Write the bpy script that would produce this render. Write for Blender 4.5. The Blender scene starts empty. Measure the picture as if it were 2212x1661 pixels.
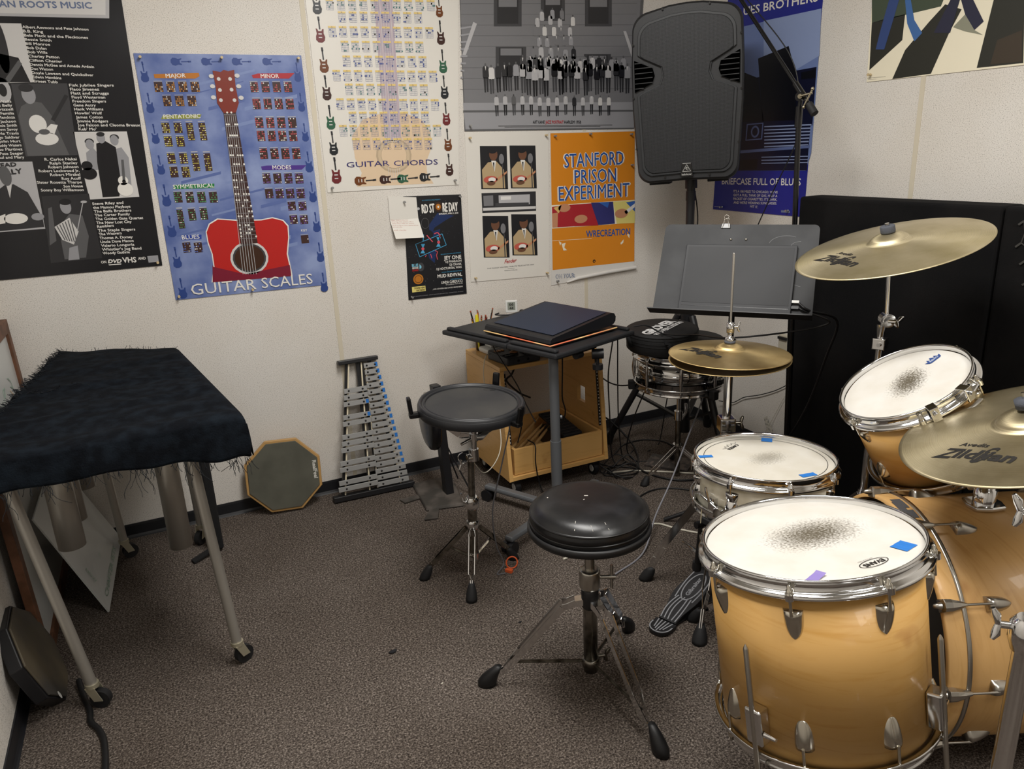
import bpy, math, random
from math import sin, cos, pi, radians as rad, sqrt, atan2
from mathutils import Vector as V, Matrix as Mx
random.seed(11)
SC = bpy.context.scene
COL = SC.collection
BASE = {}

# ------------------------------------------------------------------ materials
def srgb(h):
    if isinstance(h, str):
        c = [int(h[i:i+2], 16)/255 for i in (0, 2, 4)]
    else:
        c = list(h)
    return [x/12.92 if x <= .04045 else ((x+.055)/1.055)**2.4 for x in c] + [1]
MATS = {}
def mat(name, col, rough=.5, metal=0., spec=.5, bump=None, coat=0., var=None, alpha=None):
    """principled material; bump=(scale,strength,dist); var=(scale,hex2,lo,hi,detail)"""
    if name in MATS: return MATS[name]
    m = bpy.data.materials.new(name); m.use_nodes = True
    nt = m.node_tree; b = nt.nodes['Principled BSDF']
    b.inputs['Base Color'].default_value = srgb(col)
    b.inputs['Roughness'].default_value = rough
    b.inputs['Metallic'].default_value = metal
    b.inputs['Specular IOR Level'].default_value = spec
    b.inputs['Coat Weight'].default_value = coat
    b.inputs['Coat Roughness'].default_value = .15
    m.diffuse_color = srgb(col)
    tc = None
    if bump or var:
        tc = nt.nodes.new('ShaderNodeTexCoord')
    if var:
        n = nt.nodes.new('ShaderNodeTexNoise'); n.inputs['Scale'].default_value = var[0]
        n.inputs['Detail'].default_value = var[4] if len(var) > 4 else 3
        nt.links.new(tc.outputs['Object'], n.inputs['Vector'])
        r = nt.nodes.new('ShaderNodeMapRange'); r.inputs[1].default_value = var[2]; r.inputs[2].default_value = var[3]
        nt.links.new(n.outputs['Fac'], r.inputs[0])
        mx = nt.nodes.new('ShaderNodeMix'); mx.data_type = 'RGBA'
        mx.inputs[6].default_value = srgb(col); mx.inputs[7].default_value = srgb(var[1])
        nt.links.new(r.outputs[0], mx.inputs[0]); nt.links.new(mx.outputs[2], b.inputs['Base Color'])
    if bump:
        n = nt.nodes.new('ShaderNodeTexNoise'); n.inputs['Scale'].default_value = bump[0]; n.inputs['Detail'].default_value = 4
        nt.links.new(tc.outputs['Object'], n.inputs['Vector'])
        bp = nt.nodes.new('ShaderNodeBump'); bp.inputs['Strength'].default_value = bump[1]; bp.inputs['Distance'].default_value = bump[2]
        nt.links.new(n.outputs['Fac'], bp.inputs['Height']); nt.links.new(bp.outputs['Normal'], b.inputs['Normal'])
    MATS[name] = m
    return m

def N(nt, t, **kw):
    n = nt.nodes.new(t)
    for k, v in kw.items():
        if k[0] == 'i' and k[1:].isdigit(): n.inputs[int(k[1:])].default_value = v
        else: setattr(n, k, v)
    return n

def ramp(nt, stops):
    r = nt.nodes.new('ShaderNodeValToRGB'); e = r.color_ramp.elements
    e[0].position, e[0].color = stops[0][0], srgb(stops[0][1])
    e[1].position, e[1].color = stops[-1][0], srgb(stops[-1][1])
    for p, c in stops[1:-1]:
        k = e.new(p); k.color = srgb(c)
    return r

def wall_mat():
    m = bpy.data.materials.new('speckled_vinyl_wall'); m.use_nodes = True; nt = m.node_tree; L = nt.links.new
    b = nt.nodes['Principled BSDF']; b.inputs['Roughness'].default_value = .75; b.inputs['Specular IOR Level'].default_value = .25
    tc = N(nt, 'ShaderNodeTexCoord')
    n = N(nt, 'ShaderNodeTexNoise'); n.inputs['Scale'].default_value = 330; n.inputs['Detail'].default_value = 2
    n2 = N(nt, 'ShaderNodeTexNoise'); n2.inputs['Scale'].default_value = 2.5; n2.inputs['Detail'].default_value = 3
    L(tc.outputs['Object'], n.inputs['Vector']); L(tc.outputs['Object'], n2.inputs['Vector'])
    r = ramp(nt, [(.30, 'a09a92'), (.40, 'd4d0ca'), (.6, 'e3dfd9')]); L(n.outputs['Fac'], r.inputs[0])
    mx = N(nt, 'ShaderNodeMix', data_type='RGBA', blend_type='MULTIPLY'); mx.inputs[0].default_value = .5
    r2 = ramp(nt, [(.3, 'efe9e0'), (.7, 'ffffff')]); L(n2.outputs['Fac'], r2.inputs[0])
    L(r.outputs[0], mx.inputs[6]); L(r2.outputs[0], mx.inputs[7]); L(mx.outputs[2], b.inputs['Base Color'])
    bp = N(nt, 'ShaderNodeBump'); bp.inputs['Strength'].default_value = .25; bp.inputs['Distance'].default_value = .0015
    L(n.outputs['Fac'], bp.inputs['Height']); L(bp.outputs['Normal'], b.inputs['Normal'])
    return m

def carpet_mat():
    m = bpy.data.materials.new('loop_pile_carpet'); m.use_nodes = True; nt = m.node_tree; L = nt.links.new
    b = nt.nodes['Principled BSDF']; b.inputs['Roughness'].default_value = 1; b.inputs['Specular IOR Level'].default_value = .05
    tc = N(nt, 'ShaderNodeTexCoord')
    n = N(nt, 'ShaderNodeTexNoise'); n.inputs['Scale'].default_value = 185; n.inputs['Detail'].default_value = 4; n.inputs['Roughness'].default_value = .75
    v = N(nt, 'ShaderNodeTexVoronoi'); v.inputs['Scale'].default_value = 300
    n3 = N(nt, 'ShaderNodeTexNoise'); n3.inputs['Scale'].default_value = 1.7; n3.inputs['Detail'].default_value = 4
    for k in (n, v, n3): L(tc.outputs['Object'], k.inputs['Vector'])
    r = ramp(nt, [(.34, '332d2a'), (.46, '5f5751'), (.54, '837971'), (.66, 'b8aea4')]); L(n.outputs['Fac'], r.inputs[0])
    mx = N(nt, 'ShaderNodeMix', data_type='RGBA', blend_type='MULTIPLY'); mx.inputs[0].default_value = .7
    rv = ramp(nt, [(0., '6a625e'), (1., 'ffffff')]); L(v.outputs['Color'], rv.inputs[0])
    L(r.outputs[0], mx.inputs[6]); L(rv.outputs[0], mx.inputs[7])
    m2 = N(nt, 'ShaderNodeMix', data_type='RGBA', blend_type='MULTIPLY'); m2.inputs[0].default_value = 1
    r3 = ramp(nt, [(.3, 'd0ccc8'), (.7, 'ffffff')]); L(n3.outputs['Fac'], r3.inputs[0])
    L(mx.outputs[2], m2.inputs[6]); L(r3.outputs[0], m2.inputs[7]); L(m2.outputs[2], b.inputs['Base Color'])
    bp = N(nt, 'ShaderNodeBump'); bp.inputs['Strength'].default_value = .6; bp.inputs['Distance'].default_value = .004
    L(n.outputs['Fac'], bp.inputs['Height']); L(bp.outputs['Normal'], b.inputs['Normal'])
    return m

def maple_mat(name, c1, c2, axis=2, rough=.42):
    """lacquered maple: faint grain running round the shell"""
    m = bpy.data.materials.new(name); m.use_nodes = True; nt = m.node_tree; L = nt.links.new
    b = nt.nodes['Principled BSDF']; b.inputs['Roughness'].default_value = rough; b.inputs['Coat Weight'].default_value = .12
    tc = N(nt, 'ShaderNodeTexCoord'); mp = N(nt, 'ShaderNodeMapping')
    sc = [2.5, 2.5, 2.5]; sc[axis] = 26; mp.inputs['Scale'].default_value = sc
    L(tc.outputs['Object'], mp.inputs['Vector'])
    n = N(nt, 'ShaderNodeTexNoise'); n.inputs['Scale'].default_value = 1.6; n.inputs['Detail'].default_value = 6; n.inputs['Distortion'].default_value = 1.2
    L(mp.outputs[0], n.inputs['Vector'])
    r = ramp(nt, [(.3, c2), (.48, c1), (.62, c1), (.75, c2)]); L(n.outputs['Fac'], r.inputs[0])
    n2 = N(nt, 'ShaderNodeTexNoise'); n2.inputs['Scale'].default_value = 9; n2.inputs['Detail'].default_value = 2
    L(tc.outputs['Object'], n2.inputs['Vector'])
    r2 = ramp(nt, [(.25, 'b8956a'), (.33, 'ffffff')]); L(n2.outputs['Fac'], r2.inputs[0])
    mx = N(nt, 'ShaderNodeMix', data_type='RGBA', blend_type='MULTIPLY'); mx.inputs[0].default_value = .6
    L(r.outputs[0], mx.inputs[6]); L(r2.outputs[0], mx.inputs[7]); L(mx.outputs[2], b.inputs['Base Color'])
    return m

def head_mat(name, cx, cy, rx, ry, ang, strength, base='d8d5cf', M=None):
    """coated drumhead with a stick-worn smudge of its own shape. world coords -> drum frame through M"""
    m = bpy.data.materials.new(name); m.use_nodes = True; nt = m.node_tree; L = nt.links.new
    b = nt.nodes['Principled BSDF']; b.inputs['Roughness'].default_value = .55
    tc = N(nt, 'ShaderNodeTexCoord')
    a = N(nt, 'ShaderNodeAttribute'); a.attribute_name = 'flat'
    mp = N(nt, 'ShaderNodeMapping', vector_type='TEXTURE'); mp.inputs['Location'].default_value = (cx, cy, 0); mp.inputs['Rotation'].default_value = (0, 0, ang)
    mp.inputs['Scale'].default_value = (rx, ry, 1); L(a.outputs['Vector'], mp.inputs['Vector'])
    ln = N(nt, 'ShaderNodeVectorMath', operation='LENGTH'); L(mp.outputs[0], ln.inputs[0])
    n = N(nt, 'ShaderNodeTexNoise'); n.inputs['Scale'].default_value = 210; n.inputs['Detail'].default_value = 3; L(a.outputs['Vector'], n.inputs['Vector'])
    n2 = N(nt, 'ShaderNodeTexNoise'); n2.inputs['Scale'].default_value = 12; n2.inputs['Detail'].default_value = 4; L(a.outputs['Vector'], n2.inputs['Vector'])
    # density falls with radius; speckle threshold
    fall = N(nt, 'ShaderNodeMapRange', interpolation_type='SMOOTHSTEP'); fall.inputs[1].default_value = 0; fall.inputs[2].default_value = 1.15; fall.inputs[3].default_value = 1; fall.inputs[4].default_value = 0
    L(ln.outputs['Value'], fall.inputs[0])
    th = N(nt, 'ShaderNodeMath', operation='MULTIPLY_ADD'); th.inputs[1].default_value = .50; L(fall.outputs[0], th.inputs[0]); 
    add = N(nt, 'ShaderNodeMath', operation='ADD'); L(n.outputs['Fac'], add.inputs[0]); L(th.outputs[0], add.inputs[1]); th.inputs[2].default_value = 0
    mr = N(nt, 'ShaderNodeMapRange'); mr.inputs[1].default_value = .60; mr.inputs[2].default_value = 1.0; mr.inputs[4].default_value = strength
    L(add.outputs[0], mr.inputs[0])
    mul = N(nt, 'ShaderNodeMath', operation='MULTIPLY'); L(mr.outputs[0], mul.inputs[0])
    gate = N(nt, 'ShaderNodeMath', operation='MINIMUM', i1=1.0); g2 = N(nt, 'ShaderNodeMath', operation='MULTIPLY', i1=3.0); L(fall.outputs[0], g2.inputs[0]); L(g2.outputs[0], gate.inputs[0]); L(gate.outputs[0], mul.inputs[1])
    mx = N(nt, 'ShaderNodeMix', data_type='RGBA'); mx.inputs[6].default_value = srgb(base); mx.inputs[7].default_value = srgb('5f584a')
    L(mul.outputs[0], mx.inputs[0])
    r2 = ramp(nt, [(.3, 'f2efe9'), (.7, 'ffffff')]); L(n2.outputs['Fac'], r2.inputs[0])
    m3 = N(nt, 'ShaderNodeMix', data_type='RGBA', blend_type='MULTIPLY'); m3.inputs[0].default_value = 1; L(mx.outputs[2], m3.inputs[6]); L(r2.outputs[0], m3.inputs[7])
    L(m3.outputs[2], b.inputs['Base Color'])
    return m

def cymbal_mat(name, c1, c2):
    """lathed bronze: fine concentric grooves plus tarnish"""
    m = bpy.data.materials.new(name); m.use_nodes = True; nt = m.node_tree; L = nt.links.new
    b = nt.nodes['Principled BSDF']; b.inputs['Metallic'].default_value = .82; b.inputs['Roughness'].default_value = .38
    b.inputs['Anisotropic'].default_value = .75
    a = N(nt, 'ShaderNodeAttribute'); a.attribute_name = 'flat'
    ln = N(nt, 'ShaderNodeVectorMath', operation='LENGTH'); L(a.outputs['Vector'], ln.inputs[0])
    sn = N(nt, 'ShaderNodeTexNoise', noise_dimensions='1D'); sn.inputs['Scale'].default_value = 700; sn.inputs['Detail'].default_value = 2; L(ln.outputs['Value'], sn.inputs['W'])
    n2 = N(nt, 'ShaderNodeTexNoise'); n2.inputs['Scale'].default_value = 7; n2.inputs['Detail'].default_value = 6; L(a.outputs['Vector'], n2.inputs['Vector'])
    r = ramp(nt, [(.3, c2), (.65, c1)]); L(n2.outputs['Fac'], r.inputs[0])
    r2 = ramp(nt, [(.3, 'c8c8c8'), (.7, 'ffffff')]); L(sn.outputs['Fac'], r2.inputs[0])
    mx = N(nt, 'ShaderNodeMix', data_type='RGBA', blend_type='MULTIPLY'); mx.inputs[0].default_value = .5; L(r.outputs[0], mx.inputs[6]); L(r2.outputs[0], mx.inputs[7]); L(mx.outputs[2], b.inputs['Base Color'])
    bp = N(nt, 'ShaderNodeBump'); bp.inputs['Strength'].default_value = .25; bp.inputs['Distance'].default_value = .0006
    L(sn.outputs['Fac'], bp.inputs['Height']); L(bp.outputs['Normal'], b.inputs['Normal'])
    # tangent running round the axis gives the radial glare streaks of a lathed disc
    geo = N(nt, 'ShaderNodeAttribute'); geo.attribute_name = 'tang'; L(geo.outputs['Vector'], b.inputs['Tangent'])
    return m

CHROME = mat('chrome', 'dcdcdc', .1, 1.)
STEEL = mat('brushed_steel', 'b8b4ac', .28, 1.)
DCHROME = mat('worn_chrome', '8f8b83', .25, 1., var=(40, '5a554c', .45, .7))
NICKEL = mat('nickel', 'b9b19c', .2, 1.)
ALU = mat('aluminium_tube', 'b0aca4', .36, .6)
BLACK = mat('black_plastic', '17171a', .42)
BLACKG = mat('black_gloss_paint', '0c0c0e', .22)
RUBBER = mat('black_rubber', '121214', .7, bump=(300, .2, .001))
DKGREY = mat('dark_grey_plastic', '2b2c2f', .5)
WHITEP = mat('white_plastic', 'dcdcd8', .4)
GREYM = mat('grey_powder_metal', '6e7175', .45, .3)
BLUET = mat('blue_painter_tape', '1f6fc0', .7)
INK = mat('black_ink', '1d1b1a', .5)

PC = dict(white='e6e3dd', paper='dedad2', paper2='d6d3ce', black_p='14151a', grey1='15151a', grey2='2a2a2d', grey3='3f3f42', grey4='5a5a5c',
    grey5='77777a', grey6='96969a', grey7='b4b3b5', grey8='cfcdcb', grey9='e2e0dc', slate='6b7896', blue_a='586aa2', blue_b='7a8bb8',
    orange_d='b5701f', red_d='a8202a', olive_d='8d9440', green_d='1f7a3c', blue_d='27409a', purple_d='4a2f86', brown_g='3d2622', orange_p='c78a3e',
    yellow_p='c9bf55', green_p='4f9a63', blue_p='5a74c0', red_p='c05358', purple_p='7a5aa8', gred='b8201c', gred2='7a1830', brown_k='3a2113',
    brown_n='3b2320', redwood='7c2a1c', blue_g='2c4484', tan1='dcc3a4', tan2='cbb698', tan3='b9a58a', mauve='b9aab2', tanbar='dfc47c', greyblue='7f88a8',
    dot_b='3c4f93', dot_g='3f7272', indigo='2f2c6c', black_g='1c2024', maroon_g='6a2226', sun_g='6b3a17', dark_g='3a1f1a', green_g='2c5c44',
    red_t='b3262c', suit_tan='b69e78', skin_d='6a4632', skin_l='c48a66', redguitar='c0584a', red_s='b02c30', orange='d8861a', tblue='1f4f9a',
    cream='ece4cc', red_ph='a8222c', navy_ph='2e2f6e', pale_y='e0d27a', blonde='d9b26a', blue_ph='2f5fae', navy2='142a58', skyb='4aa3cf',
    skyb2='7cc0d8', pinkr='d2515f', ink_r='c08a80', bb_sky='6d7fb0', bb_sky2='8c9cc4', bb_dark='10132c', bb_k='0b0c14', bb_chr='8794b8',
    bb_chr2='5b6a98', bb_blue='1c2486', gr_green='3f4a3a', gr_black='26261f', gr_brown='3a3024', denim='2f4478', denim2='3d66a0', navy_k='23243a',
    gr_sh='8a8a78', purple_tape='8878b8')
GLOSS = {}
def pm(c, rough=.42):
    return mat('print_%s_%d' % (c, int(rough*100)), PC[c], rough)

# ------------------------------------------------------------------ mesh builder
_tc = {}
def text_geo(s, bold=0.):
    k = (s, bold)
    if k in _tc: return _tc[k]
    cu = bpy.data.curves.new('t', 'FONT'); cu.body = s; cu.size = 1; cu.offset = bold; cu.resolution_u = 2; cu.fill_mode = 'FRONT'
    ob = bpy.data.objects.new('t', cu); COL.objects.link(ob)
    dg = bpy.context.evaluated_depsgraph_get(); me = bpy.data.meshes.new_from_object(ob.evaluated_get(dg))
    vs = [(v.co.x, v.co.y) for v in me.vertices]; fs = [tuple(p.vertices) for p in me.polygons]
    bpy.data.objects.remove(ob); bpy.data.meshes.remove(me); bpy.data.curves.remove(cu)
    _tc[k] = (vs, fs)
    return _tc[k]

class MB:
    def __init__(s, M=None):
        s.v = []; s.f = []; s.m = []; s.sm = []; s.mats = []; s.M = M or Mx.Identity(4); s.cur = 0; s.flat = None
    def mt(s, m):
        if m not in s.mats: s.mats.append(m)
        s.cur = s.mats.index(m); return s
    def add(s, vs, fs, smooth=False):
        o = len(s.v); M = s.M
        s.v += [tuple(M @ V(v)) for v in vs]
        for f in fs: s.f.append(tuple(i+o for i in f)); s.m.append(s.cur); s.sm.append(smooth)
    def box(s, c, d, R=None):
        x, y, z = d[0]/2, d[1]/2, d[2]/2
        vs = [V((a*x, b*y, e*z)) for a in (-1, 1) for b in (-1, 1) for e in (-1, 1)]
        if R is not None: vs = [R @ v for v in vs]
        vs = [v+V(c) for v in vs]
        s.add(vs, [(0, 1, 3, 2), (4, 6, 7, 5), (0, 4, 5, 1), (2, 3, 7, 6), (0, 2, 6, 4), (1, 5, 7, 3)])
    def hexa(s, p):  # 8 points: bottom 4 (ccw) + top 4
        s.add(p, [(3, 2, 1, 0), (4, 5, 6, 7), (0, 1, 5, 4), (1, 2, 6, 5), (2, 3, 7, 6), (3, 0, 4, 7)])
    def bar(s, a, b, w, t, up=(0, 0, 1)):  # rectangular bar a->b, width w (side), thickness t (along up)
        a, b = V(a), V(b); d = (b-a).normalized(); u = V(up); sd = d.cross(u)
        if sd.length < 1e-4: sd = d.cross(V((1, 0, 0)))
        sd.normalize(); u = sd.cross(d).normalized()
        p = [a-sd*w/2-u*t/2, a+sd*w/2-u*t/2, a+sd*w/2+u*t/2, a-sd*w/2+u*t/2]
        s.hexa(p + [x+(b-a) for x in p])
    def tube(s, pts, r, n=12, closed=False, cap=True):
        pts = [V(p) for p in pts]; k = len(pts); rr = r if isinstance(r, (list, tuple)) else [r]*k
        vs = []; prev = None
        for i, p in enumerate(pts):
            if closed: d = pts[(i+1) % k]-pts[i-1]
            else: d = pts[min(i+1, k-1)]-pts[max(i-1, 0)]
            if d.length < 1e-9: d = V((0, 0, 1))
            d.normalize()
            if prev is None:
                u = d.cross(V((0, 0, 1)));
                if u.length < 1e-3: u = d.cross(V((1, 0, 0)))
            else: u = prev-d*prev.dot(d)
            u.normalize(); prev = u; w = d.cross(u)
            for j in range(n):
                a = 2*pi*j/n; vs.append(p+(u*cos(a)+w*sin(a))*rr[i])
        fs = []
        for i in range(k if closed else k-1):
            for j in range(n):
                a = i*n+j; b = i*n+(j+1) % n; c = ((i+1) % k)*n+(j+1) % n; d2 = ((i+1) % k)*n+j
                fs.append((a, b, c, d2))
        s.add(vs, fs, True)
        if cap and not closed:
            s.add(vs[:n], [tuple(range(n))[::-1]]); s.add(vs[-n:], [tuple(range(n))])
    def lathe(s, prof, n=48, c=(0, 0, 0), a0=0, a1=2*pi, smooth=True):
        full = abs(a1-a0-2*pi) < 1e-6; m = n if full else n+1
        vs = []; fs = []
        for (r, z) in prof:
            for j in range(m):
                a = a0+(a1-a0)*j/n; vs.append((c[0]+r*cos(a), c[1]+r*sin(a), c[2]+z))
        for i in range(len(prof)-1):
            for j in range(n):
                b = (j+1) % m
                fs.append((i*m+j, i*m+b, (i+1)*m+b, (i+1)*m+j))
        s.add(vs, fs, smooth)
    def disc(s, c, r, n=40, z=0):
        s.add([(c[0]+r*cos(2*pi*j/n), c[1]+r*sin(2*pi*j/n), c[2]+z) for j in range(n)], [tuple(range(n))])
    def cyl(s, a, b, r, n=20, r2=None):
        s.tube([a, b], [r, r if r2 is None else r2], n)
    def ball(s, c, r, n=14, m=8, sc=(1, 1, 1)):
        vs = []; fs = []
        for i in range(m+1):
            t = pi*i/m
            for j in range(n):
                a = 2*pi*j/n; vs.append((c[0]+r*sc[0]*sin(t)*cos(a), c[1]+r*sc[1]*sin(t)*sin(a), c[2]+r*sc[2]*cos(t)))
        for i in range(m):
            for j in range(n):
                fs.append((i*n+j, (i+1)*n+j, (i+1)*n+(j+1) % n, i*n+(j+1) % n))
        s.add(vs, fs, True)
    def poly(s, pts): s.add(pts, [tuple(range(len(pts)))])
    def prism(s, pts, d):
        d = V(d); n = len(pts); p = [V(x) for x in pts]; q = [x+d for x in p]
        s.add(p+q, [tuple(range(n))[::-1], tuple(range(n, 2*n))] + [(i, (i+1) % n, n+(i+1) % n, n+i) for i in range(n)])
    def text(s, t, f, size=None, width=None, height=None, bold=0., shear=0., align='L'):
        """f maps local (x,y) metres -> 3d point"""
        vs, fs = text_geo(t, bold)
        if not vs: return
        x0 = min(v[0] for v in vs); x1 = max(v[0] for v in vs)
        cap = .73
        sy = (height/cap) if height else size
        sx = (width/(x1-x0)) if width else sy
        ox = x0 if align == 'L' else (x0+x1)/2 if align == 'C' else x1
        s.add([f((v[0]-ox)*sx+shear*v[1]*sy, v[1]*sy) for v in vs], fs)
    def build(s, name, m=None, parent=None, bevel=0, base=None, seg=2):
        if m is not None: s.mats = [m]+s.mats[1:] if s.mats else [m]
        o3 = V(base) if base is not None else V(BASE.get(parent.name, (0, 0, 0))) if parent else V((0, 0, 0))
        me = bpy.data.meshes.new(name)
        me.from_pydata([tuple(V(v)-o3) for v in s.v], [], s.f)
        for k in s.mats: me.materials.append(k)
        me.polygons.foreach_set('material_index', s.m)
        me.polygons.foreach_set('use_smooth', s.sm)
        if s.flat is not None:
            Mi = s.M.inverted()
            at = me.attributes.new('flat', 'FLOAT_VECTOR', 'POINT'); tg = me.attributes.new('tang', 'FLOAT_VECTOR', 'POINT')
            R3 = s.M.to_3x3()
            for i, v in enumerate(s.v):
                l = Mi @ V(v); at.data[i].vector = (l.x, l.y, 0)
                t = V((-l.y, l.x, 0)); t = t.normalized() if t.length > 1e-6 else V((1, 0, 0)); tg.data[i].vector = R3 @ t
        me.update()
        o = bpy.data.objects.new(name, me); COL.objects.link(o)
        if parent: o.parent = parent; BASE[o.name] = tuple(BASE[parent.name])
        else: o.location = o3; BASE[o.name] = tuple(o3)
        if bevel:
            b = o.modifiers.new('bevel', 'BEVEL'); b.width = bevel; b.segments = seg; b.limit_method = 'ANGLE'; b.angle_limit = rad(40)
            b.harden_normals = False
        return o

def thing(name, loc, label, cat, group=None):
    o = bpy.data.objects.new(name, None); COL.objects.link(o); o.location = loc; o.empty_display_size = .05
    BASE[o.name] = tuple(loc); o['label'] = label; o['category'] = cat
    if group: o['group'] = group
    return o
def tag(o, label, cat, group=None, kind=None):
    if label: o['label'] = label
    if cat: o['category'] = cat
    if group: o['group'] = group
    if kind: o['kind'] = kind
    return o
def frame(c, n, spin=0.):
    n = V(n).normalized(); x = V((1, 0, 0)); x = (x-n*x.dot(n)).normalized(); y = n.cross(x)
    M = Mx.Identity(4)
    for i in range(3): M[i][0] = x[i]; M[i][1] = y[i]; M[i][2] = n[i]; M[i][3] = c[i]
    return M @ Mx.Rotation(spin, 4, 'Z')
def bez(p, n=10):
    """catmull-rom through points"""
    p = [V(x) for x in p]; q = [p[0]*2-p[1]]+p+[p[-1]*2-p[-2]]; out = []
    for i in range(1, len(q)-2):
        for k in range(n):
            t = k/n; a, b, c, d = q[i-1], q[i], q[i+1], q[i+2]
            out.append(.5*((2*b)+(c-a)*t+(2*a-5*b+4*c-d)*t*t+(3*b-a-3*c+d)*t*t*t))
    out.append(p[-1]); return out
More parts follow.
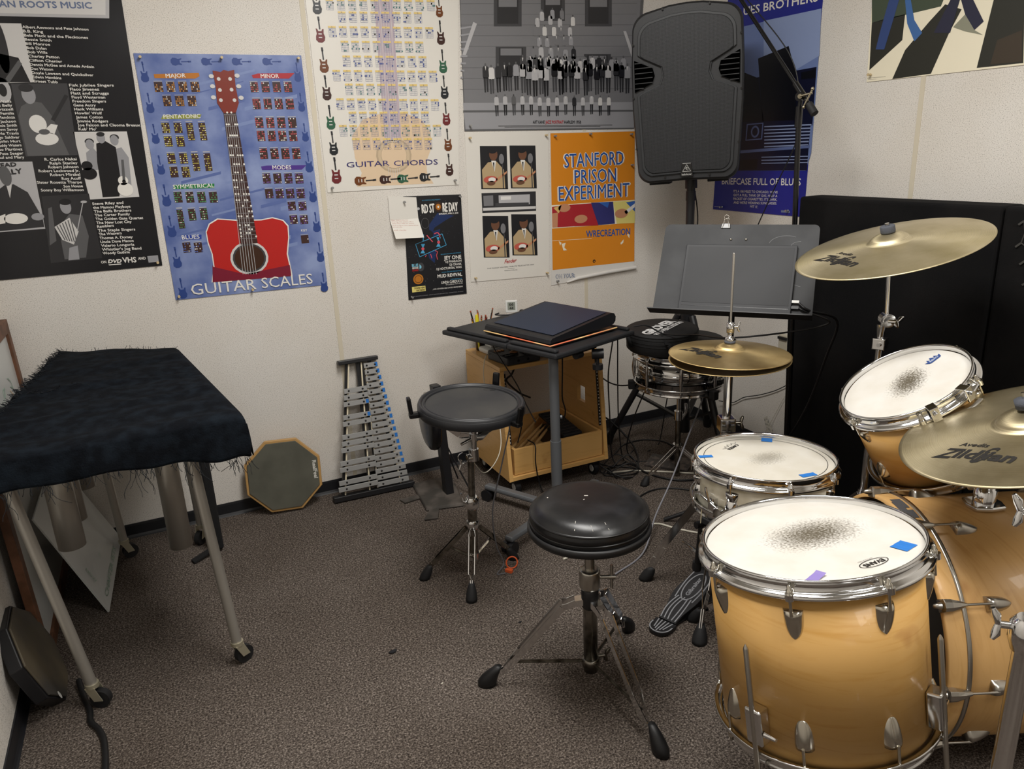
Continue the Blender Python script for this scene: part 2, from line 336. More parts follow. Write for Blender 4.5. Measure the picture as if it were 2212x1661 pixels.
PRINTS = {
'roots': """\
P|grey7 1|-29328 19593 -24930 19753 -25045 19119 -29437 19097
P|grey8 2|-29279 19595 -25044 19749 -25140 19217 -29370 19179
T|AMERICAN ROOTS MUSIC|-29331 19354 3819 201|slate 3|0.04|0|0.014
T|Albert Ammons and Pete Johnson|-27666 18758 1922 84|white 3|0.03|0|-0.018
T|B.B. King|-27667 18633 565 84|white 3|0.03|0|-0.021
T|Bela Fleck and the Flecktones|-27668 18507 1861 84|white 3|0.03|0|-0.023
T|Bessie Smith|-27669 18381 758 84|white 3|0.03|0|-0.025
T|Bill Monroe|-27671 18254 695 85|white 3|0.03|0|-0.027
T|Bob Dylan|-27672 18127 568 85|white 3|0.03|0|-0.029
T|Bob Wills|-27673 18000 569 85|white 3|0.03|0|-0.031
T|Charley Patton|-27674 17872 891 85|white 3|0.03|0|-0.033
T|Clifton Chenier|-27675 17744 957 86|white 3|0.03|0|-0.035
T|Dennis McGee and Amede Ardoin|-27677 17615 1881 86|white 3|0.03|0|-0.037
T|Doc Watson|-27678 17486 637 86|white 3|0.03|0|-0.039
T|Doyle Lawson and Quicksilver|-27679 17357 1820 86|white 3|0.03|0|-0.042
T|Edwin Hawkins|-27680 17227 833 87|white 3|0.03|0|-0.044
T|Ernest Tubb|-27682 17097 704 87|white 3|0.03|0|-0.046
T|Fisk Jubilee Singers|-26656 16960 1363 88|white 3|0.03|0|-0.007
T|Flaco Jimenez|-26654 16832 881 89|white 3|0.03|0|-0.009
T|Flatt and Scruggs|-26653 16705 1159 89|white 3|0.03|0|-0.011
T|Floyd Westerman|-26651 16577 1022 89|white 3|0.03|0|-0.013
T|Freedom Singers|-26650 16449 1023 89|white 3|0.03|0|-0.015
T|Gene Autry|-26648 16320 680 90|white 3|0.03|0|-0.017
T|Hank Williams|-26647 16191 888 90|white 3|0.03|0|-0.019
T|Howlin' Wolf|-26645 16061 820 90|white 3|0.03|0|-0.021
T|James Cotton|-26644 15931 821 90|white 3|0.03|0|-0.023
T|Jimmie Rodgers|-26642 15801 962 91|white 3|0.03|0|-0.025
T|Joe Falcon and Cleoma Breaux|-26641 15671 1956 91|white 3|0.03|0|-0.027
T|Keb' Mo'|-26639 15539 548 91|white 3|0.03|0|-0.029
T|R. Carlos Nakai|-27854 14585 967 91|white 3|0.03|0|-0.029
T|Ralph Stanley|-27726 14451 841 91|white 3|0.03|0|-0.029
T|Robert Johnson|-27788 14327 906 92|white 3|0.03|0|-0.032
T|Robert Lockwood Jr.|-28104 14214 1225 91|white 3|0.03|0|-0.038
T|Robert Mirabal|-27786 14070 909 92|white 3|0.03|0|-0.036
T|Roy Acuff|-27463 13923 589 93|white 3|0.03|0|-0.029
T|Sister Rosetta Tharpe|-28228 13837 1357 92|white 3|0.03|0|-0.046
T|Son House|-27459 13662 591 93|white 3|0.03|0|-0.033
T|Sonny Boy Williamson|-28163 13575 1298 92|white 3|0.03|0|-0.049
T|Steve Riley and|-26684 13009 993 96|white 3|0.03|0|-0.019
T|the Mamou Playboys|-26683 12876 1196 96|white 3|0.03|0|-0.030
T|The Balfa Brothers|-26682 12743 1198 96|white 3|0.03|0|-0.032
T|The Carter Family|-26680 12609 1132 96|white 3|0.03|0|-0.031
T|The Golden Gate Quartet|-26679 12476 1540 97|white 3|0.03|0|-0.045
T|The New Lost City|-26678 12341 1136 97|white 3|0.03|0|-0.035
T|Ramblers|-26677 12207 535 97|white 3|0.03|0|0.011
T|The Staple Singers|-26676 12072 1207 97|white 3|0.03|0|-0.042
T|The Weavers|-26674 11936 737 98|white 3|0.03|0|-0.018
T|Thomas A. Dorsey|-26673 11800 1075 98|white 3|0.03|0|-0.041
T|Uncle Dave Macon|-26672 11664 1077 98|white 3|0.03|0|-0.043
T|Valerio Longoria|-26671 11527 1078 98|white 3|0.03|0|-0.045
T|Whistler's Jug Band|-26669 11390 1285 99|white 3|0.03|0|-0.055
T|Woody Guthrie|-26668 11253 878 99|white 3|0.03|0|-0.038
T|Kitty Wells|-29115 16462 666 86|white 3|0.03|0|0.018
T|Lead Belly|-29056 16337 607 86|white 3|0.03|0|0.019
T|Lefty Frizzell|-29294 16218 846 86|white 3|0.03|0|0.007
T|Los Lobos Familia|-29472 16097 1025 86|white 3|0.03|0|0.000
T|Lydia Mendoza|-29236 15968 789 87|white 3|0.03|0|0.005
T|Mahalia Jackson|-29355 15846 909 87|white 3|0.03|0|-0.001
T|Mamie Smith|-29117 15714 672 87|white 3|0.03|0|0.006
T|Marc and Ann Savoy|-29535 15600 1090 87|white 3|0.03|0|-0.009
T|Merle Travis|-29177 15464 734 88|white 3|0.03|0|-0.001
T|Domingo Saldivar|-29417 15345 975 87|white 3|0.03|0|-0.011
T|Mississippi John Hurt|-29715 15229 1273 87|white 3|0.03|0|-0.018
T|Muddy Waters|-29178 15083 737 88|white 3|0.03|0|-0.007
T|Narciso Martinez|-29419 14964 979 88|white 3|0.03|0|-0.017
T|Pete Seeger|-29118 14824 679 89|white 3|0.03|0|-0.009
T|Peter Paul and Mary|-29600 14717 1162 88|white 3|0.03|0|-0.025
T|ON|-26782 10938 166 99|white 3|0.03|0|-0.000
T|DVD|-26556 10932 424 133|white 3|0.06|0.3|-0.061
T|VHS|-26072 10900 445 201|white 3|0.03|0|-0.063
T|AND|-25551 10950 250 101|white 3|0.03|0|-0.031
P|white 3|-26565 10882 -26139 10872 -26145 10839 -26541 10845
P|grey6 3|-25234 11056 -24870 11055 -24879 10813 -25228 10814
P|grey8 1|-28402 18893 -27677 18897 -27669 17097 -28784 17074
E|grey2 2|-28392 18202 182 833
P|grey1 2|-28527 17991 -27968 17855 -27776 17097 -28713 17102
E|grey7 2|-28620 16858 236 400
E|grey1 3|-28620 16858 118 200
P|grey4 3|-28468 17215 -27983 17785 -27900 17671 -28392 17072
P|grey3 1|-28343 17057 -26705 17063 -26827 14725 -28386 14745
P|grey4 2|-28196 16346 -27893 16517 -27581 16454 -27362 16035 -27081 14736 -28329 14758 -28336 16056
E|grey6 3|-27909 16707 202 290
E|grey2 4|-27945 16925 214 130
E|grey9 3|-27824 15777 259 296
E|grey9 3|-27646 15292 345 210
P|grey9 3|-27738 15520 -27442 15767 -27240 15732 -27396 15435
P|grey2 4|-27412 15916 -26843 16710 -26743 16649 -27314 15854
E|grey4 4|-27684 15519 165 90
P|grey8 1|-26823 15493 -25146 15459 -25132 13198 -26736 13205
P|grey1 3|-26183 15088 -25879 15155 -25594 14941 -25633 13717 -25776 13256 -26313 13258 -26268 14466
E|grey6 4|-26005 15268 130 185
E|grey2 5|-25997 15391 130 77
P|grey6 2|-26556 14791 -26321 14968 -26153 14697 -26137 14223 -26615 14168
E|grey6 4|-26390 15064 129 169
E|grey2 3|-26387 15157 143 107
P|grey6 2|-25760 14837 -25417 14934 -25241 14579 -25318 13618 -25723 13803
E|grey6 4|-25596 15176 132 171
E|grey2 3|-25580 15269 147 108
E|grey1 5|-26586 14088 246 203
E|grey1 5|-26608 14357 173 155
E|white 5|-25539 13485 255 240
E|white 5|-25560 13794 164 159
P|grey4 6|-25493 14510 -25418 14507 -25485 13789 -25575 13794
E|grey1 6|-25536 13760 60 64
P|grey7 1|-29302 14605 -28230 14571 -28290 12310 -29784 12307
T|LEAD|-29287 14424 567 134|grey2 2|0.08|0|0.032
T|BELLY|-29343 14155 739 164|grey2 2|0.08|0|0.071
P|grey2 2|-29506 13633 -29194 13843 -28921 13858 -28568 13575 -28299 12693 -28305 12375 -29778 12338
E|grey4 4|-29105 14143 173 329
P|grey8 3|-29141 13840 -28974 13861 -29122 13409
E|white 4|-29085 12721 354 185
P|white 4|-29681 12798 -29363 12899 -29427 12591 -29733 12553
E|grey6 5|-28431 12735 194 125
P|grey2 1|-28184 13411 -26726 13413 -26716 11133 -28354 11114
P|grey4 3|-27713 12488 -27460 12758 -27068 12681 -27000 11941 -27228 11200 -27904 11201 -27893 11856
E|grey6 4|-27528 13003 170 236
E|grey1 5|-27509 13177 184 110
P|grey8 5|-27998 12350 -27484 12631 -27289 12130 -27518 11691 -27844 11884
P|grey4 6|-27935 12377 -27904 12391 -27745 11875 -27776 11862
P|grey4 6|-27842 12418 -27810 12431 -27677 11853 -27708 11839
P|grey4 6|-27748 12459 -27716 12472 -27608 11830 -27640 11817
P|grey4 6|-27653 12499 -27622 12513 -27540 11808 -27571 11794
P|grey4 6|-27559 12540 -27528 12554 -27471 11785 -27503 11772
P|grey4 6|-27465 12582 -27433 12595 -27402 11763 -27434 11749
P|grey7 6|-26987 13110 -26958 13108 -27318 12132 -27346 12134
E|grey7 6|-26938 13139 101 47
P|grey4 2|-28070 12994 -27950 13033 -28034 11868 -28263 11726
P|grey6 4|-27683 11591 -27409 11648 -27443 11155 -27795 11157
""",
'scales': """\
P|blue_a 1|-23642 13664 -22202 13946 -22218 13842 -23658 13561
P|blue_a 1|-21963 10987 -20226 11264 -20240 11158 -21978 10882
P|blue_b 1|-21025 16195 -19033 16634 -19050 16502 -21044 16066
P|blue_a 1|-20930 12613 -19948 12787 -19964 12660 -20947 12487
P|blue_b 1|-22770 16990 -20478 17527 -20490 17441 -22783 16905
P|blue_b 1|-21337 10838 -19712 11092 -19729 10956 -21355 10704
P|blue_b 1|-21939 15504 -19912 15939 -19928 15817 -21957 15385
P|blue_b 1|-22941 11616 -21065 11934 -21079 11832 -22956 11516
P|blue_b 1|-22083 11031 -19946 11375 -19965 11224 -22104 10885
P|blue_a 1|-24101 11728 -22286 12043 -22297 11970 -24113 11657
P|blue_a 1|-22394 12942 -20685 13257 -20695 13178 -22405 12864
P|blue_a 1|-22299 16216 -20982 16511 -20999 16393 -22316 16100
P|blue_a 1|-23497 11329 -20892 11764 -20905 11665 -23512 11232
P|blue_a 1|-22771 16697 -20942 17120 -20948 17078 -22777 16657
P|blue_b 1|-20189 12493 -19113 12681 -19132 12528 -20209 12342
P|blue_b 1|-22765 12399 -21512 12623 -21523 12548 -22776 12325
P|blue_b 1|-22081 13548 -21232 13710 -21244 13624 -22093 13463
P|orange_d 2|-23955 17353 -22452 17390 -22438 17278 -22607 17198 -23947 17220
T|MAJOR|-23572 17231 662 138|white 3|0.02|0|0.016
P|red_d 2|-20615 17307 -20395 17371 -19040 17383 -19271 17188 -20582 17211
T|MINOR|-20296 17217 659 145|white 3|0.02|0|-0.002
P|olive_d 2|-23885 15967 -22577 15978 -22663 15833 -23966 15844
T|PENTATONIC|-23872 15861 1245 141|white 3|0.02|0|-0.003
P|green_d 2|-23911 13548 -22502 13514 -22527 13353 -23967 13400
T|SYMMETRICAL|-23952 13412 1429 148|white 3|0.02|0|-0.022
P|blue_d 2|-23955 11704 -23243 11677 -23270 11506 -23980 11548
T|BLUES|-23946 11559 616 153|white 3|0.02|0|-0.032
P|purple_d 2|-20730 14050 -20507 14073 -19002 14015 -19200 13858 -20701 13912
T|MODES|-20306 13919 704 154|white 3|0.02|0|-0.040
T|KEY|-19516 11483 240 91|white 3|0.02|0|-0.053
G|orange_p 5|-23999 17092 275 339
G|orange_p 5|-23601 17090 280 341
G|orange_p 5|-23199 17089 285 343
G|orange_p 5|-22792 17087 290 345
G|orange_p 5|-23794 16625 279 345
G|orange_p 5|-23386 16620 284 348
G|orange_p 5|-22973 16615 289 350
G|yellow_p 5|-23987 15719 261 355
G|yellow_p 5|-23577 15709 266 357
G|yellow_p 8|-23162 15698 230 616
G|yellow_p 8|-22742 15688 236 620
G|yellow_p 5|-23979 15252 262 360
G|yellow_p 5|-23573 15239 267 362
G|yellow_p 5|-23972 14664 264 367
G|yellow_p 5|-23563 14647 269 370
G|yellow_p 8|-23149 14630 233 634
G|yellow_p 8|-22731 14613 239 638
G|yellow_p 5|-23963 14186 266 373
G|yellow_p 5|-23565 14166 270 375
G|green_p 5|-23972 13288 268 384
G|green_p 5|-23570 13263 273 386
G|green_p 5|-23163 13237 278 389
G|green_p 5|-22751 13212 283 391
G|green_p 8|-23974 12654 209 693
G|green_p 5|-23579 12646 256 426
G|green_p 5|-23171 12645 261 429
G|blue_p 4|-23967 11430 279 372
G|blue_p 4|-23569 11394 284 375
G|red_p 5|-20721 17071 283 356
G|red_p 5|-20316 17069 287 358
G|red_p 5|-19907 17068 292 360
G|red_p 5|-19493 17066 297 362
G|red_p 5|-20717 16486 283 369
G|red_p 5|-20316 16481 288 371
G|red_p 5|-19911 16475 293 373
G|red_p 5|-19501 16470 298 376
G|red_p 5|-20716 15821 286 370
G|red_p 5|-20313 15812 291 373
G|red_p 5|-19905 15803 296 375
G|red_p 5|-19492 15793 301 377
G|red_p 5|-20714 15346 288 376
G|red_p 5|-20323 15334 293 378
G|red_p 5|-19927 15323 297 381
G|red_p 5|-19526 15311 302 383
G|red_p 5|-20708 14705 290 384
G|red_p 5|-20307 14689 295 386
G|red_p 5|-19901 14674 300 389
G|red_p 5|-19490 14658 305 391
G|purple_p 4|-20725 13783 295 374
G|purple_p 4|-20320 13762 300 377
G|purple_p 4|-19910 13741 305 379
G|purple_p 4|-19496 13719 310 381
G|purple_p 4|-20707 13203 301 353
G|purple_p 4|-20314 13180 306 356
G|purple_p 4|-19916 13156 311 358
G|purple_p 4|-19513 13131 315 360
G|purple_p 4|-19908 12662 301 334
G|purple_p 4|-19904 12135 303 340
G|purple_p 4|-19496 12634 306 336
G|purple_p 4|-19505 12105 308 342
G|brown_g 3|-19558 11326 299 320
P|white 3|-23078 11767 -22920 12065 -22596 12233 -21806 12117 -20986 12075 -20559 12127 -20152 11989 -19981 11760 -20012 11293 -20145 10647 -20086 9975 -20078 9750 -23160 9835 -23003 10426 -22995 10922 -23076 11350
P|gred 4|-23047 11751 -22893 12028 -22576 12190 -21812 12075 -20992 12033 -20565 12085 -20185 11956 -20028 11728 -20055 11297 -20196 10652 -20136 9981 -20128 9756 -23119 9838 -22963 10422 -22955 10918 -23036 11346
P|gred2 5|-23025 10500 -23003 10426 -21899 10022 -20130 10203 -20128 9756 -23119 9838
E|grey8 5|-21632 10632 716 641
E|grey3 6|-21632 10632 628 562
E|brown_k 7|-21632 10632 558 500
P|brown_n 8|-21803 16007 -21364 16017 -21248 11185 -21887 11172
P|redwood 8|-21969 17465 -21689 17421 -21582 17496 -21429 17446 -21215 17497 -21246 16927 -21211 16351 -21364 16017 -21803 16007 -21976 16362 -21941 16932
P|grey7 9|-21769 15974 -21756 15973 -21954 10028 -21974 10030
P|grey7 9|-21699 15972 -21686 15972 -21855 10017 -21876 10019
P|grey7 9|-21629 15971 -21616 15971 -21756 10006 -21777 10008
P|grey7 9|-21559 15969 -21546 15969 -21657 9996 -21678 9998
P|grey7 9|-21488 15968 -21475 15968 -21557 9985 -21578 9987
P|grey7 9|-21418 15966 -21405 15966 -21457 9974 -21478 9976
P|grey6 9|-21797 15961 -21364 15965 -21366 15952 -21799 15949
E|white 10|-21676 16023 34 34
E|white 10|-21530 16021 34 34
P|grey6 9|-21804 15544 -21354 15545 -21356 15531 -21806 15531
E|white 10|-21756 15607 34 34
E|white 10|-21679 15605 34 34
E|white 10|-21450 15599 35 34
E|white 10|-21373 15597 35 34
P|grey6 9|-21811 15152 -21344 15150 -21346 15137 -21813 15139
E|white 10|-21683 15213 35 35
E|white 10|-21603 15211 35 35
E|white 10|-21523 15208 35 35
E|white 10|-21443 15206 35 35
P|grey6 9|-21817 14784 -21335 14779 -21337 14766 -21819 14771
E|white 10|-21768 14849 35 35
E|white 10|-21685 14846 35 35
E|white 10|-21520 14839 35 35
P|grey6 9|-21822 14440 -21327 14432 -21329 14419 -21824 14427
E|white 10|-21773 14505 35 35
E|white 10|-21688 14501 35 35
E|white 10|-21517 14494 35 35
E|white 10|-21432 14490 35 35
E|white 10|-21346 14487 35 35
P|grey6 9|-21828 14118 -21319 14107 -21321 14094 -21830 14105
E|white 10|-21691 14179 35 35
E|white 10|-21603 14174 35 35
E|white 10|-21515 14170 35 35
E|white 10|-21338 14162 35 35
P|grey6 9|-21833 13816 -21311 13803 -21313 13789 -21834 13803
E|white 10|-21693 13877 35 35
E|white 10|-21603 13872 35 35
E|white 10|-21331 13858 35 36
P|grey6 9|-21837 13534 -21304 13518 -21306 13504 -21839 13521
E|white 10|-21788 13599 35 36
E|white 10|-21695 13594 35 36
E|white 10|-21510 13584 35 36
P|grey6 9|-21841 13270 -21298 13251 -21300 13238 -21843 13257
E|white 10|-21792 13336 35 36
E|white 10|-21697 13330 35 36
E|white 10|-21317 13307 36 36
P|grey6 9|-21846 13024 -21292 13002 -21294 12988 -21848 13010
E|white 10|-21796 13089 35 36
E|white 10|-21699 13083 35 36
E|white 10|-21506 13071 36 36
E|white 10|-21409 13065 36 36
E|white 10|-21311 13059 36 36
P|grey6 9|-21849 12793 -21286 12769 -21288 12755 -21851 12779
E|white 10|-21799 12859 35 36
E|white 10|-21701 12852 35 36
E|white 10|-21504 12839 36 36
E|white 10|-21405 12832 36 36
P|grey6 9|-21853 12578 -21281 12551 -21283 12538 -21855 12564
E|white 10|-21603 12630 36 36
E|white 10|-21300 12609 36 36
P|grey6 9|-21856 12377 -21276 12348 -21278 12334 -21858 12363
E|white 10|-21398 12413 36 37
E|white 10|-21295 12405 36 37
P|grey6 9|-21859 12189 -21271 12158 -21273 12144 -21861 12175
E|white 10|-21809 12255 36 36
E|white 10|-21706 12247 36 36
E|white 10|-21499 12231 36 37
E|white 10|-21291 12216 36 37
P|grey6 9|-21862 12014 -21267 11981 -21269 11967 -21864 12000
P|grey6 9|-21865 11850 -21263 11815 -21265 11801 -21867 11836
E|white 10|-21814 11916 36 37
E|white 10|-21603 11899 36 37
E|white 10|-21496 11891 36 37
P|grey6 9|-21867 11697 -21259 11661 -21261 11647 -21869 11684
E|white 10|-21817 11764 36 37
E|white 10|-21495 11737 36 37
E|white 10|-21387 11728 36 37
P|grey6 9|-21870 11555 -21256 11517 -21257 11503 -21872 11541
E|white 10|-21819 11621 36 37
E|white 10|-21603 11603 36 37
E|white 10|-21494 11594 36 37
P|grey6 9|-21872 11422 -21252 11383 -21254 11368 -21874 11408
E|white 10|-21821 11489 36 37
E|white 10|-21272 11441 36 37
E|grey8 9|-22041 17278 88 71
E|grey8 9|-22049 16933 88 71
E|grey8 9|-22075 16554 88 72
E|grey8 9|-21141 17295 90 72
E|grey8 9|-21135 16927 90 72
E|grey8 9|-21107 16529 91 73
E|grey8 9|-21801 17183 64 63
E|grey8 9|-21813 16805 65 64
E|grey8 9|-21833 16456 65 64
E|grey8 9|-21403 17182 65 64
E|grey8 9|-21405 16814 65 64
E|grey8 9|-21354 16449 66 64
T|GUITAR|-23937 9437 2406 442|white 11|0|0|-0.018
T|SCALES|-21317 9398 2008 440|white 11|0|0|-0.017
M|blue_g 2 0|-24259 17311 0.000600
M|blue_g 2 0|-24258 16285 0.000600
M|blue_g 2 0|-24257 15236 0.000600
M|blue_g 2 0|-24256 14161 0.000600
M|blue_g 2 0|-24255 13061 0.000700
M|blue_g 2 0|-24254 11934 0.000700
M|blue_g 2 0|-24253 10779 0.000700
M|blue_g 2 0|-24251 9596 0.000700
M|blue_g 2 0|-18933 17305 0.000600
M|blue_g 2 0|-18924 16230 0.000600
M|blue_g 2 0|-18915 15129 0.000600
M|blue_g 2 0|-18906 14004 0.000700
M|blue_g 2 0|-18897 12852 0.000700
M|blue_g 2 0|-18887 11673 0.000700
M|blue_g 2 0|-18877 10465 0.000700
M|blue_g 2 0|-18867 9229 0.000700
M|blue_g 2 1|-23101 17768 0.000600
M|blue_g 2 1|-22079 17774 0.000600
M|blue_g 2 1|-21025 17780 0.000600
M|blue_g 2 1|-19938 17786 0.000600
""",
'chords': """\
P|tan1 1|-17064 13079 -16817 13609 -17037 14194 -17067 15043 -16567 15658 -15628 15917 -14853 15888 -14083 15599 -13736 15082 -13725 14494 -14017 13913 -14012 13465 -13758 13013
E|tan3 2|-15397 14231 759 689
E|tan2 3|-15397 14231 678 617
E|tan3 4|-15397 14231 558 526
E|tan1 5|-15397 14231 538 508
P|mauve 3|-15672 20088 -14928 20115 -15026 14833 -15736 14786
P|grey8 4|-15554 20092 -15539 20093 -15692 13183 -15707 13184
P|grey8 4|-15450 20096 -15435 20096 -15597 13178 -15613 13178
P|grey8 4|-15346 20100 -15332 20100 -15502 13172 -15518 13173
P|grey8 4|-15242 20103 -15227 20104 -15407 13167 -15423 13168
P|grey8 4|-15138 20107 -15123 20108 -15312 13161 -15328 13162
P|grey8 4|-15033 20111 -15018 20112 -15216 13156 -15232 13157
C|dot_g|A|-17562 19925 287 307
C|dot_g|A|-17133 19936 292 309
C|dot_g|A|-16699 19947 297 311
C|dot_g|A|-16260 19959 302 313
C|dot_g|A|-15815 19971 307 314
C|dot_g|A|-15365 19982 312 316
C|dot_g|A|-14910 19994 318 318
C|dot_g|A|-14449 20006 323 320
C|dot_g|A|-13982 20018 329 322
C|dot_g|A|-13509 20031 335 324
C|dot_b|B♭|-17138 19513 293 313
C|dot_b|B♭|-16716 19522 298 315
C|dot_b|B♭|-16290 19530 303 317
C|dot_b|B♭|-15859 19539 308 319
C|dot_b|B♭|-15422 19548 313 321
C|dot_b|B♭|-14980 19556 318 323
C|dot_b|B♭|-14533 19565 324 324
C|dot_b|B♭|-14081 19574 329 326
C|dot_b|B|-17572 18990 290 317
C|dot_b|B|-17157 18995 295 319
C|dot_b|B|-16737 19000 300 321
C|dot_b|B|-16312 19006 304 323
C|dot_b|B|-15882 19011 309 324
C|dot_b|B|-15447 19017 315 326
C|dot_b|B|-15007 19022 320 328
C|dot_b|B|-14562 19028 325 330
C|dot_b|B|-14111 19034 331 332
C|dot_b|B|-13655 19039 336 334
C|dot_g|C|-17146 18479 296 324
C|dot_g|C|-16728 18482 301 326
C|dot_g|C|-16304 18484 306 328
C|dot_g|C|-15876 18486 311 330
C|dot_g|C|-15442 18489 316 332
C|dot_g|C|-15003 18491 322 334
C|dot_g|C|-14560 18494 327 336
C|dot_g|C|-14110 18496 332 338
C|dot_b|D♭|-17132 17954 298 330
C|dot_b|D♭|-16704 17954 303 332
C|dot_b|D♭|-16270 17953 308 334
C|dot_b|D♭|-15832 17952 313 336
C|dot_b|D♭|-15388 17952 319 338
C|dot_b|D♭|-14939 17951 324 340
C|dot_b|D♭|-14484 17950 330 342
C|dot_b|D♭|-14023 17950 335 345
C|dot_b|D|-17579 17436 295 334
C|dot_b|D|-17161 17433 299 336
C|dot_b|D|-16738 17429 304 338
C|dot_b|D|-16310 17425 309 340
C|dot_b|D|-15877 17421 315 342
C|dot_b|D|-15439 17417 320 344
C|dot_b|D|-14995 17413 325 346
C|dot_b|D|-14547 17409 331 348
C|dot_b|D|-14092 17405 336 350
C|dot_b|D|-13633 17401 342 353
C|dot_g|E♭|-17143 16934 301 341
C|dot_g|E♭|-16717 16927 306 343
C|dot_g|E♭|-16287 16920 311 346
C|dot_g|E♭|-15852 16913 316 348
C|dot_g|E♭|-15411 16906 322 350
C|dot_g|E♭|-14965 16899 327 352
C|dot_g|E♭|-14513 16892 333 354
C|dot_g|E♭|-14057 16885 338 356
C|dot_b|E|-17552 16397 298 345
C|dot_b|E|-17137 16388 303 347
C|dot_b|E|-16716 16378 308 350
C|dot_b|E|-16291 16368 313 352
C|dot_b|E|-15861 16358 318 354
C|dot_b|E|-15425 16347 323 356
C|dot_b|E|-14985 16337 329 358
C|dot_b|E|-14539 16327 334 360
C|dot_b|E|-14088 16316 340 363
C|dot_b|E|-13631 16305 346 365
C|dot_b|F|-17109 15891 305 353
C|dot_b|F|-16693 15883 310 355
C|dot_b|F|-16273 15875 315 357
C|dot_b|F|-15847 15867 320 359
C|dot_b|F|-15417 15859 325 362
C|dot_b|F|-14982 15851 330 364
C|dot_b|F|-14541 15843 336 366
C|dot_b|F|-14096 15835 341 368
C|dot_g|F#|-17546 15405 301 356
C|dot_g|F#|-17130 15394 306 359
C|dot_g|F#|-16708 15384 311 361
C|dot_g|F#|-16282 15373 316 363
C|dot_g|F#|-15851 15362 321 365
C|dot_g|F#|-15414 15350 327 367
C|dot_g|F#|-14973 15339 332 370
C|dot_g|F#|-14526 15328 338 372
C|dot_g|F#|-14074 15316 343 374
C|dot_g|F#|-13616 15304 349 377
C|dot_b|G|-17083 14889 308 365
C|dot_b|G|-16663 14875 313 367
C|dot_b|G|-16238 14862 318 369
C|dot_b|G|-15808 14848 324 371
C|dot_b|G|-15372 14833 329 374
C|dot_b|G|-14932 14819 334 376
C|dot_b|G|-14487 14805 340 378
C|dot_b|G|-14036 14790 346 381
T|GUITAR|-17412 13854 1783 214|indigo 7|0|0|-0.007
T|CHORDS|-15435 13817 1928 220|indigo 7|0|0|-0.013
M|black_g 6 0|-17915 19756 0.000800
M|maroon_g 6 0|-17906 18771 0.000800
M|sun_g 6 0|-17891 17700 0.000800
M|dark_g 6 0|-17900 16705 0.000800
M|green_g 6 0|-17866 15620 0.000800
M|black_g 6 0|-17866 14651 0.000800
M|maroon_g 6 0|-17875 13592 0.000900
M|sun_g 6 0|-12998 19749 0.000700
M|dark_g 6 0|-13008 18762 0.000800
M|green_g 6 0|-12992 17686 0.000800
M|black_g 6 0|-13000 16694 0.000800
M|maroon_g 6 0|-12995 15647 0.000800
M|sun_g 6 0|-12995 14616 0.000800
M|dark_g 6 0|-13001 13602 0.000800
M|sun_g 6 1|-16848 13306 0.000800
M|dark_g 6 1|-15799 13300 0.000800
M|green_g 6 1|-15043 13295 0.000800
M|black_g 6 1|-14066 13302 0.000800
""",
